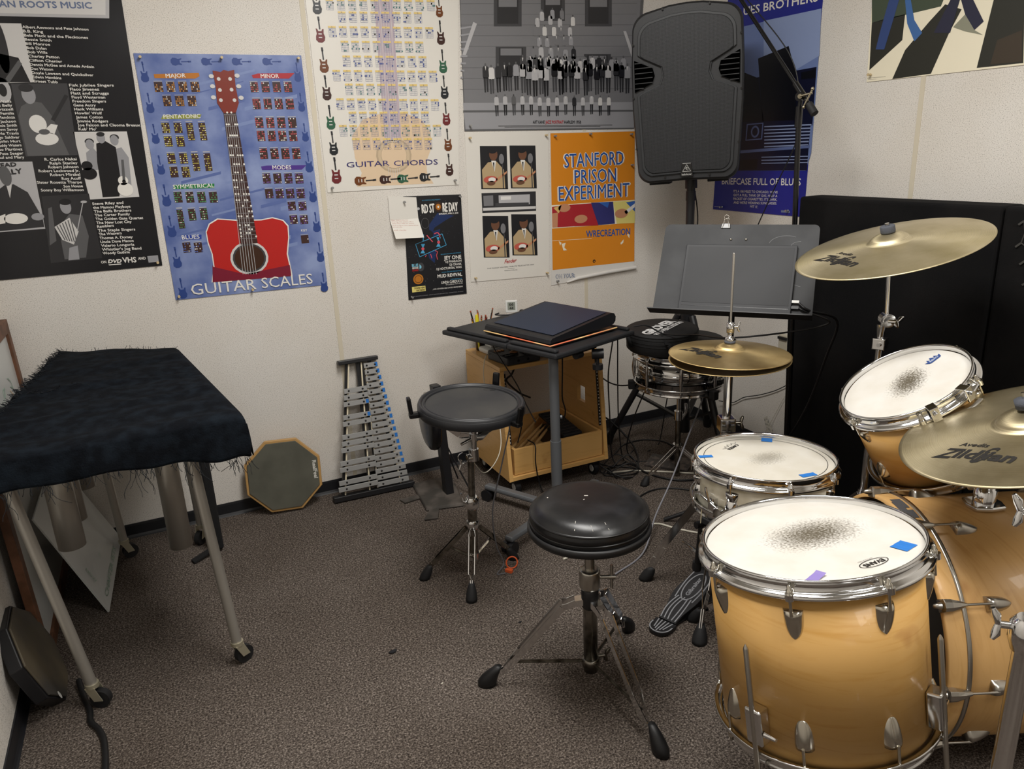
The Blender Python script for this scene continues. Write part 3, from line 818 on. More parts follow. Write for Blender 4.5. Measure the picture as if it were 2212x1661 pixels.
'street': """\
P|grey5 1|-12045 20219 -3219 20539 -3527 15022 -12151 15146
P|grey6 2|-12190 16215 -3535 16125 -3547 14982 -12150 15161
P|grey4 3|-12209 15923 -3533 15784 -3532 15703 -12207 15835
P|grey4 2|-12059 20016 -3417 20321 -3417 20306 -12060 20002
P|grey4 2|-12085 19619 -3413 19882 -3413 19867 -12086 19606
P|grey4 2|-12112 19220 -3409 19440 -3409 19425 -12113 19207
P|grey4 2|-12139 18819 -3405 18994 -3405 18979 -12140 18805
P|grey4 2|-12167 18414 -3401 18545 -3401 18530 -12168 18400
P|grey4 2|-12194 18007 -3397 18092 -3397 18077 -12195 17993
P|grey4 2|-12222 17596 -3393 17636 -3393 17620 -12223 17582
P|grey4 2|-12250 17183 -3389 17176 -3389 17160 -12251 17169
P|grey4 2|-12278 16767 -3385 16712 -3385 16696 -12279 16752
P|grey3 3|-10542 20308 -9253 20356 -9301 19229 -10602 19200
P|grey2 4|-10392 20279 -9410 20315 -9454 19326 -10444 19302
P|grey5 5|-10326 20254 -9480 20284 -9495 19968 -10343 19941
P|grey3 3|-6153 20469 -4765 20520 -4768 19333 -6171 19301
P|grey2 4|-5985 20439 -4938 20477 -4943 19434 -5999 19409
P|grey5 5|-5910 20412 -5016 20445 -5017 20112 -5914 20083
P|grey3 3|-8340 20389 -7161 20432 -7183 19497 -8372 19467
P|grey2 4|-8181 20359 -7326 20390 -7346 19595 -8207 19572
P|grey5 5|-8111 20333 -7399 20359 -7406 20111 -8119 20087
P|grey3 3|-10559 18414 -9114 18433 -9156 17412 -10613 17412
P|grey2 4|-10407 18380 -9275 18394 -9312 17516 -10452 17514
P|grey5 5|-10340 18352 -9347 18364 -9359 18088 -10354 18079
P|grey3 3|-6236 18168 -4821 18181 -4823 17492 -6247 17490
P|grey2 4|-6065 18131 -4998 18141 -5001 17600 -6072 17598
P|grey5 5|-5988 18102 -5077 18109 -5078 17952 -5991 17946
P|grey6 4|-12103 19124 -11539 19206 -11543 19137 -12107 19055
P|grey6 4|-12120 18861 -11623 18926 -11627 18856 -12125 18791
P|grey6 4|-12138 18596 -11707 18645 -11711 18575 -12143 18526
P|grey6 4|-12156 18330 -11791 18363 -11796 18292 -12161 18260
P|grey6 4|-12174 18063 -11876 18080 -11880 18009 -12179 17993
P|grey6 4|-12192 17795 -11960 17796 -11965 17725 -12197 17724
P|grey6 4|-12210 17525 -12045 17511 -12050 17440 -12215 17454
P|grey6 4|-12229 17255 -12131 17226 -12136 17154 -12233 17183
P|grey7 5|-11530 19345 -11369 19280 -11942 18079 -12107 18078
P|grey7 5|-4158 19148 -4009 19152 -3550 18154 -3702 18074
F|grey7 0|-8315 19815 0.000600
F|grey6 0|-7800 19901 0.000600
F|grey5 0|-7334 19895 0.000600
F|grey7 0|-8545 19562 0.000600
F|grey7 0|-7910 19668 0.000600
F|grey7 0|-7440 19574 0.000600
F|grey8 0|-6790 19648 0.000600
F|grey5 0|-8648 19218 0.000600
F|grey8 0|-8206 19227 0.000600
F|grey8 0|-7741 19229 0.000600
F|grey5 0|-7394 19204 0.000600
F|grey7 0|-6943 19231 0.000600
F|grey6 0|-8476 18794 0.000600
F|grey6 0|-8093 18777 0.000600
F|grey5 0|-7629 18873 0.000600
F|grey5 0|-7258 18849 0.000600
F|grey6 0|-6907 18863 0.000600
F|grey5 0|-8776 18353 0.000700
F|grey7 0|-8403 18412 0.000700
F|grey6 0|-7919 18389 0.000700
F|grey5 0|-7555 18407 0.000700
F|grey6 0|-7183 18331 0.000700
F|grey2 0|-6775 18368 0.000700
F|grey6 0|-8925 18043 0.000700
F|grey8 0|-8470 18002 0.000700
F|grey7 0|-8020 18057 0.000700
F|grey5 0|-7609 17987 0.000700
F|grey7 0|-7216 18066 0.000700
F|grey5 0|-6787 18058 0.000700
F|grey6 0|-6207 17961 0.000700
F|grey3 0|-9313 17993 0.000800
F|grey2 0|-8992 17895 0.000800
F|grey3 0|-8679 17996 0.000800
F|grey3 0|-8427 17962 0.000800
F|grey6 0|-8103 18004 0.000800
F|grey7 0|-7742 17945 0.000800
F|grey8 0|-7472 17923 0.000800
F|grey7 0|-7123 17865 0.000800
F|grey7 0|-6810 17865 0.000800
F|grey7 0|-6449 17868 0.000800
F|grey3 0|-6142 17905 0.000800
F|grey7 0|-5814 18008 0.000800
F|grey2 0|-5461 18012 0.000800
F|grey3 0|-5176 17958 0.000800
F|grey6 0|-4788 17943 0.000800
F|grey6 0|-4548 17916 0.000800
F|grey6 0|-4155 17993 0.000800
F|grey2 1|-11083 17646 0.000800
F|grey8 1|-10821 17585 0.000800
F|grey2 1|-10500 17639 0.000800
F|grey2 1|-10198 17694 0.000800
F|grey1 1|-9960 17680 0.000800
F|grey6 1|-9648 17710 0.000800
F|grey7 1|-9317 17730 0.000900
F|grey6 1|-9060 17640 0.000900
F|grey7 1|-8743 17581 0.000900
F|grey7 1|-8435 17666 0.000900
F|grey7 1|-8199 17573 0.000900
F|grey1 1|-7763 17756 0.000900
F|grey7 1|-7450 17635 0.000900
F|grey2 1|-7253 17724 0.000900
F|grey2 1|-6909 17731 0.000900
F|grey7 1|-6605 17643 0.000900
F|grey2 1|-6171 17587 0.000900
F|grey1 1|-5948 17765 0.000900
F|grey1 1|-5581 17624 0.000900
F|grey2 1|-5296 17722 0.000900
F|grey7 1|-4975 17684 0.000900
F|grey2 1|-4537 17779 0.000900
F|grey1 1|-4252 17702 0.000900
F|grey6 1|-3929 17659 0.000900
F|grey7 1|-10640 16424 0.000600
F|grey7 1|-10228 16443 0.000600
F|grey4 1|-9813 16442 0.000600
F|grey7 1|-9394 16434 0.000600
F|grey7 1|-8970 16430 0.000600
F|grey7 1|-8544 16372 0.000600
F|grey7 1|-8111 16360 0.000600
F|grey7 1|-7673 16363 0.000600
F|grey7 1|-7230 16409 0.000600
F|grey2 1|-6784 16351 0.000600
F|grey7 1|-6333 16346 0.000600
F|grey7 1|-5875 16397 0.000600
F|grey8 1|-5414 16333 0.000600
F|grey8 1|-4948 16331 0.000600
T|ART KANE|-8913 15308 582 136|grey1 9|0.01|0|-0.026
T|JAZZ PORTRAIT|-8285 15292 922 137|red_t 9|0.01|0|-0.026
T|HARLEM 1958|-7324 15268 876 138|grey1 9|0.01|0|-0.026
P|grey3 9|-10614 15261 -4761 15153 -4761 15137 -10615 15246
P|grey3 9|-10307 15207 -5415 15114 -5415 15098 -10308 15192
""",
'tribute': """\
P|black_p 2|-11524 14457 -10240 14409 -10257 12574 -11562 12653
P|suit_tan 3|-11481 13468 -11182 13761 -10767 13779 -10420 13415 -10394 12619 -11476 12684
P|white 4|-11024 13827 -10791 13816 -10881 13347
P|grey2 5|-10950 13751 -10873 13747 -10905 13385
E|skin_d 5|-10907 14074 200 251
E|grey1 6|-10936 14255 222 135
E|redguitar 6|-11094 13029 336 157
E|white 7|-11029 13025 179 98
P|skin_l 6|-10832 13051 -10291 13354 -10296 13262 -10812 12940
E|skin_d 7|-11076 12881 202 98
P|grey3 6|-10513 13658 -10460 13655 -10460 12623 -10512 12627
E|grey5 8|-10528 13877 124 214
P|black_p 2|-10104 14427 -8819 14379 -8812 12519 -10119 12598
P|suit_tan 3|-10050 13425 -9754 13722 -9339 13740 -8988 13372 -8952 12565 -10035 12630
P|white 4|-9596 13789 -9363 13778 -9448 13303
P|grey2 5|-9522 13712 -9444 13708 -9473 13341
E|skin_d 5|-9482 14040 208 255
E|grey1 6|-9513 14223 230 137
E|redguitar 6|-9657 12980 348 160
E|white 7|-9592 12976 186 100
P|skin_l 6|-9396 13003 -8858 13310 -8862 13217 -9374 12890
E|skin_d 7|-9638 12830 209 100
P|grey3 6|-9083 13618 -9031 13616 -9018 12569 -9071 12573
E|grey5 8|-9101 13840 128 218
P|black_p 2|-11577 11497 -10313 11402 -10329 9535 -11612 9661
P|suit_tan 3|-11535 10489 -11241 10777 -10833 10779 -10492 10397 -10467 9586 -11531 9690
P|white 4|-11085 10837 -10856 10818 -10945 10344
P|grey2 5|-11013 10758 -10937 10751 -10969 10383
E|skin_d 5|-10970 11085 206 264
E|grey1 6|-10998 11271 228 142
E|redguitar 6|-11155 10028 345 165
E|white 7|-11091 10022 184 103
P|skin_l 6|-10897 10041 -10365 10330 -10370 10237 -10877 9927
E|skin_d 7|-11137 9877 207 104
P|grey3 6|-10583 10647 -10531 10643 -10532 9593 -10583 9598
E|grey5 8|-10597 10871 127 225
P|black_p 2|-10163 11464 -8892 11370 -8883 9495 -10175 9621
P|suit_tan 3|-10109 10452 -9816 10741 -9407 10744 -9059 10361 -9025 9547 -10095 9650
P|white 4|-9661 10802 -9431 10784 -9515 10307
P|grey2 5|-9587 10722 -9511 10716 -9539 10347
E|skin_d 5|-9548 11051 213 269
E|grey1 6|-9578 11238 236 144
E|redguitar 6|-9721 9990 357 168
E|white 7|-9657 9984 190 105
P|skin_l 6|-9463 10003 -8932 10294 -8935 10200 -9441 9889
E|skin_d 7|-9702 9838 214 105
P|grey3 6|-9154 10612 -9102 10608 -9090 9553 -9142 9558
E|grey5 8|-9171 10837 131 229
P|grey2 2|-11563 12480 -8873 12393 -8886 11526 -11569 11624
P|grey5 3|-11482 12356 -11010 12350 -11016 11904 -11481 11921
P|grey7 3|-10741 12333 -9179 12282 -9196 11844 -10745 11910
P|grey9 4|-10635 12278 -10134 12262 -10142 12110 -10643 12127
P|grey8 4|-11539 11845 -8897 11741 -8902 11618 -11528 11717
P|grey3 5|-10921 12002 -9249 11929 -9255 11782 -10928 11866
T|Fender|-10602 9293 592 179|red_s 3|0.02|0.35|0.013
T|THE MUDDY WATERS TRIBUTE TELECASTER 2000|-11479 9124 2387 54|grey4 3|0|0|-0.022
T|PHOTOGRAPHS BY|-10447 9024 348 34|grey4 3|0|0|-0.056
T|RAEBURN FLERLAGE|-10619 8949 658 42|grey4 3|0|0|-0.041
""",
'tour': """\
P|orange 1|-8036 14871 -3494 14823 -3468 8677 -8105 8726
T|STANFORD|-7391 13352 3299 630|white 4|0.045|0|-0.000
T|STANFORD|-7352 13350 3218 630|tblue 5|0.005|0|0.001
T|PRISON|-6870 12619 2361 642|white 4|0.045|0|-0.010
T|PRISON|-6830 12616 2280 642|tblue 5|0.005|0|-0.009
T|EXPERIMENT|-7720 11892 3972 664|white 4|0.045|0|-0.010
T|EXPERIMENT|-7681 11890 3890 664|tblue 5|0.005|0|-0.009
T|WRECREATION|-6241 10097 2503 327|tblue 4|0.02|0|-0.033
P|cream 3|-8084 11718 -3480 11662 -3461 10570 -8087 10664
P|red_ph 4|-8057 11641 -7648 11671 -6660 11670 -6678 10668 -8066 10696
P|red_d 5|-6958 11674 -5954 11664 -5556 10604 -6879 10667
P|navy_ph 4|-5954 11690 -4719 11658 -4616 10608 -5659 10621
P|pale_y 4|-4719 11658 -3469 11626 -3460 10552 -4510 10599
P|red_ph 6|-6568 11198 -5856 11359 -5759 10923 -6373 10756
E|skin_l 6|-7406 11554 323 189
P|skin_l 6|-8047 11349 -7754 11369 -7792 10699 -8066 10696
P|blonde 6|-7991 11595 -7550 11689 -7706 11324
E|skin_l 7|-6521 10981 356 193
E|skin_l 7|-4245 11070 375 220
P|grey9 7|-4086 11145 -3468 11495 -3466 11320 -3979 11006
P|blue_ph 6|-5546 11679 -4927 11655 -5032 11387
P|blue_ph 5|-3981 11574 -3469 11609 -3465 11100
P|cream 3|-8084 10103 -5924 10025 -5924 10008 -8084 10086
P|cream 4|-7740 10056 -7594 9957 -7677 9836
P|cream 4|-7595 9914 -7376 9937 -7451 9729 -7304 9585 -7504 9587
P|cream 4|-4297 9660 -4104 9822 -4136 9646 -4275 9569
P|cream 4|-3922 10029 -3760 10060 -3781 9838
E|grey1 4|-5812 8922 79 74
E|orange 5|-5812 8913 37 36
T|ON TOUR:|-7948 8306 1041 198|slate 3|0.05|0|-0.042
T|ON TOUR|-7928 8312 918 181|paper2 4|0.01|0|-0.043
""",
'record': """\
P|grey8 1|-14825 8884 -14812 8882 -14813 8870 -14826 8871
P|grey8 1|-13873 11959 -13861 11958 -13862 11946 -13874 11947
P|grey8 1|-14731 11139 -14719 11138 -14719 11126 -14732 11128
P|slate 1|-13468 10675 -13455 10674 -13456 10662 -13469 10663
P|slate 1|-13485 10524 -13472 10523 -13472 10511 -13485 10512
P|grey6 1|-13206 9475 -13193 9474 -13194 9462 -13207 9463
P|grey8 1|-13395 9291 -13382 9289 -13383 9277 -13396 9278
P|grey6 1|-13650 10806 -13637 10805 -13638 10793 -13650 10794
P|grey6 1|-14436 10907 -14423 10906 -14424 10895 -14437 10896
P|grey6 1|-15037 10475 -15025 10473 -15026 10462 -15038 10463
P|slate 1|-13377 10281 -13364 10280 -13365 10268 -13378 10269
P|grey6 1|-12703 10493 -12690 10492 -12691 10480 -12704 10481
P|grey6 1|-14367 9011 -14354 9009 -14355 8997 -14368 8999
P|grey8 1|-14792 10107 -14780 10106 -14781 10094 -14793 10095
P|grey8 1|-14955 9355 -14942 9353 -14943 9341 -14956 9343
P|grey8 1|-14929 9682 -14916 9681 -14917 9669 -14930 9670
P|grey8 1|-14169 9418 -14156 9417 -14157 9405 -14170 9406
P|slate 1|-14856 10042 -14844 10040 -14845 10028 -14857 10030
P|grey6 1|-13117 10133 -13104 10132 -13105 10120 -13118 10121
P|slate 1|-13611 11566 -13599 11565 -13600 11554 -13612 11554
P|slate 1|-14145 11245 -14132 11244 -14133 11232 -14146 11233
P|slate 1|-12988 8424 -12975 8422 -12976 8410 -12989 8411
P|slate 1|-14481 8777 -14468 8776 -14469 8764 -14482 8765
P|grey8 1|-13679 8387 -13666 8386 -13667 8373 -13680 8375
P|grey8 1|-13461 8705 -13448 8704 -13449 8691 -13462 8693
P|grey8 1|-13950 9980 -13938 9979 -13938 9967 -13951 9968
P|grey8 1|-13415 11929 -13403 11928 -13403 11916 -13416 11917
P|grey8 1|-14448 11744 -14436 11743 -14437 11732 -14449 11733
P|grey8 1|-13884 11621 -13871 11620 -13872 11609 -13884 11610
P|grey8 1|-14715 9190 -14703 9189 -14704 9177 -14716 9178
P|slate 1|-12607 11855 -12594 11854 -12595 11842 -12608 11843
P|grey6 1|-12791 8645 -12777 8643 -12778 8631 -12791 8632
P|grey6 1|-13834 12033 -13822 12032 -13823 12020 -13835 12021
P|grey8 1|-15118 10025 -15105 10024 -15106 10012 -15119 10013
P|slate 1|-14960 10330 -14947 10329 -14948 10317 -14961 10318
P|grey8 1|-14451 8922 -14438 8921 -14439 8908 -14452 8910
P|grey8 1|-13255 12025 -13242 12024 -13243 12012 -13256 12013
P|grey6 1|-13031 12195 -13018 12194 -13019 12182 -13032 12183
P|grey6 1|-13212 10964 -13199 10963 -13200 10951 -13213 10952
P|slate 1|-12855 8782 -12841 8781 -12842 8768 -12856 8770
P|slate 1|-13281 11466 -13268 11465 -13269 11453 -13282 11454
P|grey6 1|-14715 12274 -14703 12273 -14704 12262 -14716 12263
P|slate 1|-13040 9457 -13027 9455 -13028 9443 -13041 9444
P|grey8 1|-13948 9577 -13935 9576 -13936 9564 -13949 9565
P|slate 1|-12882 11485 -12869 11484 -12869 11472 -12882 11473
P|grey8 1|-14364 10575 -14352 10574 -14353 10562 -14365 10564
P|grey6 1|-14029 11683 -14017 11682 -14017 11671 -14030 11672
P|slate 1|-13270 10875 -13257 10874 -13258 10862 -13271 10863
P|slate 1|-13968 10955 -13955 10954 -13956 10943 -13969 10944
P|grey6 1|-14418 12410 -14406 12409 -14407 12398 -14419 12399
P|slate 1|-14450 10964 -14437 10963 -14438 10951 -14451 10952
P|grey6 1|-13687 11743 -13674 11742 -13675 11731 -13688 11732
P|grey6 1|-14682 10847 -14669 10846 -14670 10834 -14683 10835
P|grey8 1|-13418 11803 -13405 11802 -13406 11790 -13419 11791
P|grey6 1|-14717 10503 -14704 10502 -14705 10490 -14718 10491
P|slate 1|-12963 10701 -12950 10700 -12951 10688 -12964 10689
P|grey6 1|-14179 9584 -14166 9582 -14167 9570 -14180 9572
P|slate 1|-14391 12266 -14379 12265 -14380 12254 -14392 12255
P|slate 1|-14460 12055 -14447 12054 -14448 12043 -14461 12044
P|grey6 1|-14608 11123 -14596 11122 -14597 11111 -14609 11112
P|grey6 1|-14150 11916 -14138 11915 -14139 11904 -14151 11905
P|slate 1|-13020 11163 -13007 11162 -13008 11150 -13021 11151
P|slate 1|-13264 8404 -13250 8402 -13251 8390 -13264 8391
P|slate 1|-14438 11377 -14425 11376 -14426 11364 -14439 11365
P|grey6 1|-13498 10984 -13485 10983 -13486 10971 -13499 10972
P|grey6 1|-14977 10746 -14965 10745 -14966 10734 -14978 10735
P|grey6 1|-13491 12346 -13479 12345 -13480 12333 -13492 12334
P|grey8 1|-13270 12270 -13257 12269 -13258 12257 -13271 12258
P|grey8 1|-14898 12243 -14885 12242 -14886 12231 -14899 12231
P|slate 1|-13801 11063 -13788 11062 -13789 11050 -13802 11051
P|slate 1|-14279 10510 -14267 10509 -14268 10497 -14280 10498
P|slate 1|-12604 12165 -12590 12164 -12591 12152 -12604 12153
P|slate 1|-13265 9789 -13252 9787 -13253 9775 -13266 9776
P|slate 1|-14852 11300 -14839 11299 -14840 11288 -14853 11289
P|slate 1|-14817 10914 -14805 10913 -14806 10901 -14818 10903
P|slate 1|-13871 9242 -13858 9240 -13859 9228 -13872 9229
P|grey8 1|-14785 9497 -14772 9496 -14773 9484 -14786 9485
P|slate 1|-14312 8626 -14299 8625 -14300 8613 -14313 8614
P|slate 1|-12737 10846 -12723 10845 -12724 10833 -12737 10834
P|grey8 1|-14018 10625 -14005 10624 -14006 10612 -14019 10613
P|grey6 1|-13856 11316 -13843 11315 -13844 11303 -13857 11304
P|grey8 1|-13939 9355 -13926 9354 -13927 9342 -13940 9343
P|grey6 1|-13504 8483 -13491 8482 -13492 8469 -13505 8471
P|grey6 1|-14827 9621 -14815 9619 -14816 9607 -14829 9609
P|grey8 1|-12924 11956 -12911 11955 -12912 11943 -12925 11944
P|grey6 1|-13301 11962 -13288 11961 -13289 11950 -13302 11951
P|grey6 1|-13711 9129 -13698 9127 -13699 9115 -13712 9116
P|slate 1|-13000 8752 -12987 8751 -12987 8739 -13001 8740
P|grey8 1|-14081 8888 -14068 8887 -14069 8874 -14082 8876
P|navy2 1|-14094 11316 -13674 11786 -12910 11611 -13245 11487 -13849 11178 -14141 10726
P|navy2 1|-14380 10925 -13597 11098 -13868 10099 -13967 9652 -14207 9889
T|BLUE GROOVE SOUNDZ PRESENTS|-14328 12328 813 46|skyb 3|0|0|-0.013
E|black_p 3|-14526 12023 176 211
E|grey7 4|-14526 12023 62 57
T|RD ST|-14370 11822 564 384|white 4|0.03|0|-0.006
E|brown_k 4|-13623 12038 195 213
E|orange_d 5|-13623 12038 116 126
E|white 6|-13623 12038 42 47
T|RE DAY|-13422 11812 695 389|white 4|0.03|0|-0.008
T|SATURDAY, APRIL 21, 2018|-13617 11699 895 70|white 4|0.03|0|-0.014
E|grey5 2|-14269 11389 176 223
E|black_p 3|-14269 11389 168 214
P|black_p 3|-14422 10988 -14238 11106 -14049 11076 -13931 10947 -13981 10712 -14399 10689
P|skyb 4|-14772 10532 -13529 10871 -13537 10894 -14779 10555
P|skyb 4|-13545 10880 -13386 10383 -13361 10389 -13520 10886
P|skyb 4|-13378 10398 -14636 10003 -14627 9980 -13369 10375
P|skyb 4|-14619 9994 -14763 10547 -14788 10541 -14644 9989
P|black_p 3|-14745 10526 -13551 10854 -13396 10400 -14613 10020
P|skyb 5|-14395 10928 -14445 10634 -14413 10629 -14364 10923
P|pinkr 5|-14258 10871 -14156 10743 -14121 10768 -14222 10896
P|pinkr 5|-14156 10743 -14010 10565 -13974 10590 -14121 10768
P|pinkr 5|-13888 10894 -13730 10940 -13744 10980 -13902 10934
P|pinkr 5|-13755 10948 -13652 10819 -13616 10844 -13719 10972
P|pinkr 5|-13655 10838 -13719 10633 -13676 10621 -13612 10825
P|pinkr 5|-13916 10180 -13807 10125 -13792 10151 -13901 10207
P|pinkr 5|-13815 10143 -13876 9982 -13845 9971 -13784 10132
P|pinkr 5|-13877 9975 -13842 9789 -13810 9793 -13845 9979
P|pinkr 5|-14336 10060 -14391 9975 -14364 9959 -14309 10044
P|pinkr 5|-14144 10060 -14095 9873 -14063 9880 -14113 10067
P|skyb 5|-14538 10537 -14349 10520 -14461 10321
P|skyb 5|-14587 10138 -14381 10118 -14461 10321
E|pinkr 6|-14461 10321 67 67
P|skyb 5|-13801 10756 -13608 10739 -13721 10539
P|skyb 5|-13848 10354 -13639 10335 -13721 10539
E|pinkr 6|-13721 10539 68 68
T|BLUE GROOVE SOUNDZ PERFORMANCES|-13656 9978 947 44|skyb 4|0|0|-0.006
T|JEY ONE|-13519 9751 811 167|white 4|0.03|0|-0.023
T|DJ PHARAOH|-13457 9610 749 101|white 4|0.02|0|-0.023
T|DJ CRANK|-13276 9465 569 102|white 4|0.02|0|-0.026
T|DJ NOCTURNAL WAX|-13900 9333 1191 101|white 4|0.02|0|-0.017
T|SPECIAL INDOOR PERFORMANCE|-13675 9192 963 45|skyb 4|0|0|-0.016
T|MUD REVIVAL|-13877 8992 1161 153|white 4|0.03|0|-0.024
T|GUEST APPEARANCE BY|-13277 8838 555 45|skyb 4|0|0|-0.026
T|LINDA CARDUCCI|-13718 8707 997 123|white 4|0.02|0|-0.025
T|OF CLASSICAL WETA 90.9 FM|-13519 8622 803 49|white 4|0|0|-0.024
T|...AND A DOGFISH HEAD LIMITED RELEASE BREW!|-14162 8487 1442 61|white 4|0.01|0|-0.023
T|BLUE GROOVE SOUNDZ  2300 N WILSON BOULEVARD  ARLINGTON, VA 22201|-15127 8283 2413 37|grey6 4|0|0|-0.018
T|BLUE|-15014 9593 279 129|skyb2 4|0.03|0|-0.028
T|GROOVE|-15013 9493 276 84|white 4|0.03|0|-0.017
T|SOUNDZ|-15015 9396 276 84|red_t 4|0.03|0|-0.029
E|grey3 4|-14620 9552 158 190
P|skyb2 5|-14673 9679 -14586 9579 -14598 9504 -14684 9468
E|orange_d 4|-14775 9035 233 225
E|brown_k 5|-14775 9035 169 165
E|orange_d 6|-14775 9035 148 145
P|pale_y 4|-15098 8726 -14479 8716 -14475 8484 -15100 8484
T|DOGFISH HEAD|-14986 8615 483 81|brown_k 5|0.03|0|-0.008
T|CRAFT BREWED|-14915 8514 403 69|brown_k 5|0.03|0|-0.003
""",
'card': """\
T|Hey, thank you for|-15779 11624 742 42|ink_r 2|-0.005|0.3|-0.066
T|sharing the space. As a|-15774 11554 952 42|ink_r 2|-0.005|0.3|-0.069
T|new kid it felt so warm|-15768 11485 952 42|ink_r 2|-0.005|0.3|-0.070
T|and it was a new experience|-15762 11415 1121 42|ink_r 2|-0.005|0.3|-0.072
T|sincerely,|-15757 11345 412 42|ink_r 2|-0.005|0.3|-0.060
T|  with thanks|-15756 11217 537 42|ink_r 2|-0.005|0.3|-0.067
""",
'brothers': """\
P|bb_sky 1|1292 18963 7604 18994 7633 17289 7608 13596 7378 12906 2237 12867
P|bb_sky2 2|4486 19014 7591 18987 7668 17285 6254 16809 4605 17524
P|bb_dark 2|1999 16743 7568 16887 7573 14681 2111 14909
P|bb_k 3|1984 16985 3443 17082 4331 16770 4815 14912 2111 14909
P|bb_k 3|4269 17562 6007 17846 6483 16787 6752 14716 4852 14447
P|bb_k 3|6785 16757 7293 16786 7537 16839 7552 16476 6810 16491
P|bb_dark 4|2104 15033 7479 14900 7451 12923 2237 12867
P|bb_chr 5|4869 14765 7531 14737 7537 14683 4873 14719
P|bb_chr 5|4880 14626 7515 14608 7520 14554 4884 14580
P|bb_chr 5|4891 14487 7498 14480 7504 14426 4895 14440
P|bb_chr 5|4902 14347 7482 14351 7487 14296 4906 14300
P|bb_chr 5|4914 14207 7465 14221 7471 14166 4918 14160
P|bb_chr 5|4925 14067 7448 14091 7454 14036 4929 14020
P|bb_chr 5|4936 13926 7432 13960 7437 13905 4940 13879
P|bb_chr2 5|3408 13767 7502 13926 7513 13806 3417 13645
P|bb_chr 5|4802 13481 7469 13499 7473 13466 4805 13445
P|bb_chr 5|4812 13351 7481 13378 7485 13344 4815 13315
P|bb_chr 5|4822 13220 7493 13256 7496 13223 4825 13184
P|bb_chr2 5|3778 14899 4815 14912 4786 14216 3741 14184
P|bb_dark 6|3853 14848 4751 14868 4714 14265 3809 14230
E|bb_chr2 7|4331 14553 258 254
E|bb_dark 8|4331 14553 172 176
P|bb_k 5|3346 13339 4593 13393 4541 12944 3375 12919
T|THE BLUES BROTHERS|1261 19495 6134 332|white 3|0.02|0|-0.034
T|BRIEFCASE FULL OF BLUES|2275 12246 4895 298|white 3|0.015|0|0.013
T|IT'S A 106 MILES TO CHICAGO, WE'VE|3098 11898 2796 111|white 3|0.01|0|0.015
T|GOT A FULL TANK OF GAS, HALF A|3110 11726 2782 112|white 3|0.01|0|0.020
T|PACKET OF CIGARETTES, IT'S DARK,|3121 11555 2775 112|white 3|0.01|0|0.025
T|AND WE'RE WEARING SUNGLASSES.|3142 11383 2743 112|white 3|0.01|0|0.030
T|HIT IT.|4252 11264 508 109|white 3|0.01|0|-0.024
P|grey7 3|1787 11197 2339 11197 2340 11178 1788 11178
P|slate 3|6160 11238 6684 11242 6692 11148 6168 11143
""",
'bands': """\
P|gr_green 1|9920 18920 12797 18430 12722 18227 10015 18124
P|gr_black 1|10015 18124 10629 18174 11378 18197 11370 17372 10097 16515
P|gr_black 1|14527 18136 15496 17971 15744 16158 14260 16166
P|gr_black 1|12359 17824 12871 18267 13481 18018 13147 17381 12639 16149 11122 16114 11528 17028
P|gr_brown 2|14824 16924 15557 17109 15700 16203 14700 16227
P|denim 3|10670 18792 11083 18722 10889 17972 10665 17155 10295 17200 10410 17758
P|denim2 3|11315 18682 11544 18643 11772 17956 12134 17499 11863 17263 11503 17882
P|navy_k 3|13056 18386 13387 18330 13176 17356 12570 17439
P|navy_k 3|13413 18325 13834 18254 14294 17536 14018 17325 13628 17847
P|gr_sh 2|13254 17518 13628 17847 14018 17325 14330 17135 13703 17326
P|grey4 2|10034 16250 10839 16229 10840 16222 10035 16242
P|grey4 2|10072 16197 10449 16180 10449 16175 10072 16192
""",
}
# ------------------------------------------------------------------ camera
def make_camera():
    yaw, pit, rol = .43759, -.30419, -.044
    f = V((sin(yaw)*cos(pit), cos(yaw)*cos(pit), sin(pit))); r0 = V((cos(yaw), -sin(yaw), 0)); u0 = r0.cross(f)
    r = r0*cos(rol)+u0*sin(rol); u = -r0*sin(rol)+u0*cos(rol)
    cd = bpy.data.cameras.new('camera'); co = bpy.data.objects.new('camera', cd); COL.objects.link(co)
    M = Mx.Identity(4)
    for i in range(3): M[i][0] = r[i]; M[i][1] = u[i]; M[i][2] = -f[i]
    M.translation = V((-2.51891, -3.14558, 1.43548)); co.matrix_world = M
    cd.sensor_width = 36; cd.sensor_fit = 'HORIZONTAL'; cd.lens = 1631.91/2212*36; cd.clip_start = .02
    SC.camera = co
make_camera()
SC.view_settings.view_transform = 'Standard'; SC.view_settings.look = 'None'; SC.view_settings.gamma = 1
SC.view_settings.use_curve_mapping = False; SC.view_settings.exposure = -0.02
w = bpy.data.worlds.new('World'); w.use_nodes = True; w.node_tree.nodes['Background'].inputs[0].default_value = (.5, .5, .5, 1); w.node_tree.nodes['Background'].inputs[1].default_value = .15
SC.world = w

